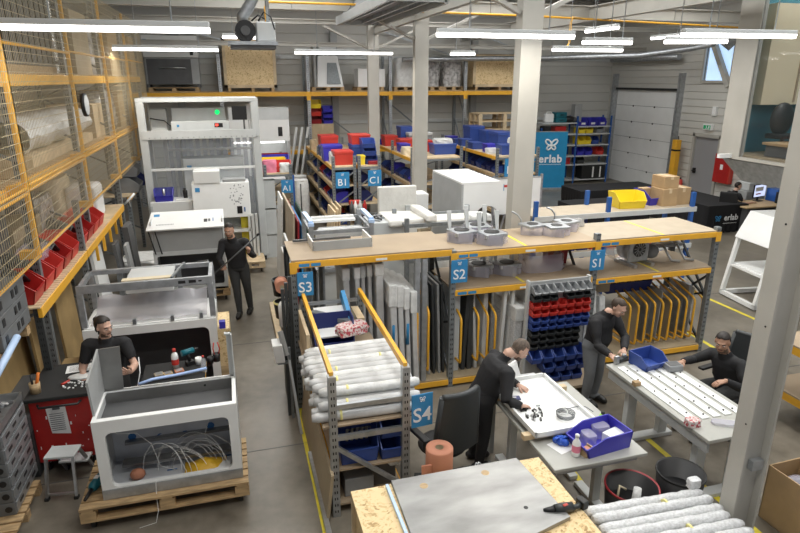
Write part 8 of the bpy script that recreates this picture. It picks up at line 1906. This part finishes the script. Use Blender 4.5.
# man at the trolley behind the near hood, looking right
person('man in black short sleeved T-shirt with tied back dark hair behind the near hood', dict(
    pelvis=(-1.56, 6.98, 0.90), chest=(-1.54, 6.95, 1.25), neck=(-1.545, 6.94, 1.40), head=(-1.545, 6.93, 1.515),
    sl=(-1.35, 6.92, 1.30), sr=(-1.735, 6.97, 1.30), el=(-1.25, 6.80, 1.06), wl=(-1.27, 6.58, 1.08), er=(-1.83, 6.92, 1.02), wr=(-1.78, 6.72, 0.84),
    hl=(-1.46, 6.98, 0.88), hr=(-1.66, 7.0, 0.88), kl=(-1.44, 6.95, 0.48), kr=(-1.68, 6.98, 0.48), al=(-1.44, 7.0, 0.09), ar=(-1.70, 7.03, 0.09)),
    'skin_light', 'hair_dark', 'shirt_black', 'trousers_dark', (0.74, -0.67, 0), 0.12, 'bun', 0.5, 0.45,
    {'l': ((-0.3, -0.8, 0.35), (-0.5, 0, 0.5), 0.6), 'r': ((0.35, -0.6, -0.75), (0.5, 0, -0.5), 0.3)})
# man with the pole in the aisle
person('man in black jumper holding a long pole in the aisle', dict(
    pelvis=(-0.02, 10.85, 0.93), chest=(-0.06, 10.82, 1.33), neck=(-0.10, 10.78, 1.50), head=(-0.125, 10.74, 1.63),
    sl=(0.13, 10.80, 1.39), sr=(-0.25, 10.84, 1.39), el=(0.27, 10.70, 1.13), wl=(0.17, 10.48, 1.28), er=(-0.34, 10.72, 1.12), wr=(-0.25, 10.52, 0.98),
    hl=(0.07, 10.85, 0.91), hr=(-0.11, 10.87, 0.91), kl=(0.11, 10.78, 0.50), kr=(-0.08, 10.76, 0.50), al=(0.14, 10.86, 0.09), ar=(-0.06, 10.68, 0.09)),
    'skin', 'hair_dark', 'shirt_black', 'trousers_dark', (-0.25, -0.97, 0), 0.18, 'short', 0.5, 1.0,
    {'l': ((0.25, -0.5, 0.8), (-0.6, -0.6, 0.2), 1.0), 'r': ((-0.1, -0.8, 0.3), (-0.3, 0.0, 0.9), 1.0)}, 1.80)
t = thing('long_pole', 'long dark pole held slantwise by the man in the aisle', 'pole', (0, 0, 0)); G().tube([(-0.58, 10.42, 0.82), (0.36, 10.40, 1.60)], 0.013, 8, 'dark_grey').obj('rod', t); G().tube([(0.34, 10.40, 1.585), (0.38, 10.40, 1.62)], 0.02, 8, 'black').obj('end_cap', t)
# man looking down at the white tray
person('grey haired man in black jumper bending over the white tray', dict(
    pelvis=(2.45, 5.36, 0.86), chest=(2.60, 5.34, 1.22), neck=(2.73, 5.33, 1.36), head=(2.855, 5.31, 1.40),
    sl=(2.66, 5.52, 1.25), sr=(2.63, 5.13, 1.24), el=(2.74, 5.50, 1.02), wl=(2.86, 5.30, 0.97), er=(2.56, 4.98, 1.0), wr=(2.70, 4.90, 0.965),
    hl=(2.44, 5.46, 0.85), hr=(2.44, 5.26, 0.85), kl=(2.47, 5.46, 0.46), kr=(2.45, 5.24, 0.46), al=(2.42, 5.47, 0.09), ar=(2.40, 5.24, 0.09)),
    'skin_light', 'hair_grey', 'shirt_black', 'shirt_black', (0.98, -0.15, 0), 0.75, 'cropped', 0.3, 1.0,
    {'l': ((0.7, -0.5, -0.35), (0.2, 0, -1), 0.4), 'r': ((0.8, 0.3, -0.3), (0.2, 0, -1), 0.5)}, 1.74, 1.1, 1.14)
# man standing at the long table
person('balding man in black jumper and grey trousers standing at the long table', dict(
    pelvis=(4.44, 6.22, 0.86), chest=(4.48, 6.17, 1.22), neck=(4.54, 6.11, 1.36), head=(4.58, 6.02, 1.44),
    sl=(4.66, 6.20, 1.24), sr=(4.30, 6.08, 1.24), el=(4.74, 6.02, 1.0), wl=(4.54, 5.76, 0.97), er=(4.27, 5.92, 0.99), wr=(4.31, 5.70, 0.955),
    hl=(4.52, 6.26, 0.85), hr=(4.35, 6.19, 0.85), kl=(4.54, 6.22, 0.46), kr=(4.35, 6.14, 0.46), al=(4.54, 6.27, 0.09), ar=(4.34, 6.18, 0.09)),
    'skin_light', 'hair_brown', 'shirt_black', 'trousers_grey', (0.42, -0.9, 0), 0.55, 'cropped', 0.0, 1.0,
    {'l': ((-0.5, -0.75, -0.3), (-0.3, 0.2, -0.9), 0.5), 'r': ((0.3, -0.85, -0.3), (0.3, 0.2, -0.9), 0.5)}, 1.74, 1.22, 1.12)
# seated man
person('young man with dark hair in black jumper sitting at the long table', dict(
    pelvis=(5.68, 5.20, 0.60), chest=(5.57, 5.19, 0.95), neck=(5.50, 5.19, 1.10), head=(5.455, 5.19, 1.215),
    sl=(5.60, 4.99, 0.98), sr=(5.53, 5.37, 0.98), el=(5.48, 4.80, 0.78), wl=(5.20, 4.82, 0.93), er=(5.32, 5.44, 0.89), wr=(5.03, 5.30, 0.965),
    hl=(5.66, 5.10, 0.56), hr=(5.66, 5.30, 0.56), kl=(5.24, 5.04, 0.56), kr=(5.24, 5.34, 0.56), al=(5.26, 5.04, 0.09), ar=(5.26, 5.34, 0.09), tl=(5.09, 5.04, 0.04), tr=(5.09, 5.34, 0.04)),
    'skin_tan', 'hair_dark', 'shirt_black', 'trousers_dark', (-0.80, -0.60, 0), 0.22, 'short', 0.6, 1.0,
    {'l': ((-0.9, 0.1, -0.2), (0, 0, -1), 0.3), 'r': ((-0.9, -0.15, -0.15), (0, 0, -1), 0.5)}, 1.74)
# person at the computer
person('person with black hair in black T-shirt sitting at the computer under the office', dict(
    pelvis=(14.0, 13.95, 0.58), chest=(14.08, 13.93, 0.95), neck=(14.13, 13.92, 1.10), head=(14.18, 13.91, 1.22),
    sl=(14.1, 14.12, 0.99), sr=(14.08, 13.74, 0.99), el=(14.22, 14.16, 0.76), wl=(14.48, 14.05, 0.79), er=(14.16, 13.60, 0.76), wr=(14.46, 13.58, 0.79),
    hl=(14.02, 14.05, 0.54), hr=(14.02, 13.85, 0.54), kl=(14.42, 14.04, 0.54), kr=(14.42, 13.84, 0.54), al=(14.40, 14.04, 0.09), ar=(14.40, 13.84, 0.09)),
    'skin_light', 'hair_dark', 'shirt_black', 'trousers_dark', (0.97, -0.2, 0), 0.2, 'short', 0.0, 0.45,
    {'l': ((0.9, -0.2, 0), (0, 0, -1), 0.3), 'r': ((0.9, 0.1, 0), (0, 0, -1), 0.3)}, 1.70)
bpy.context.view_layer.update()
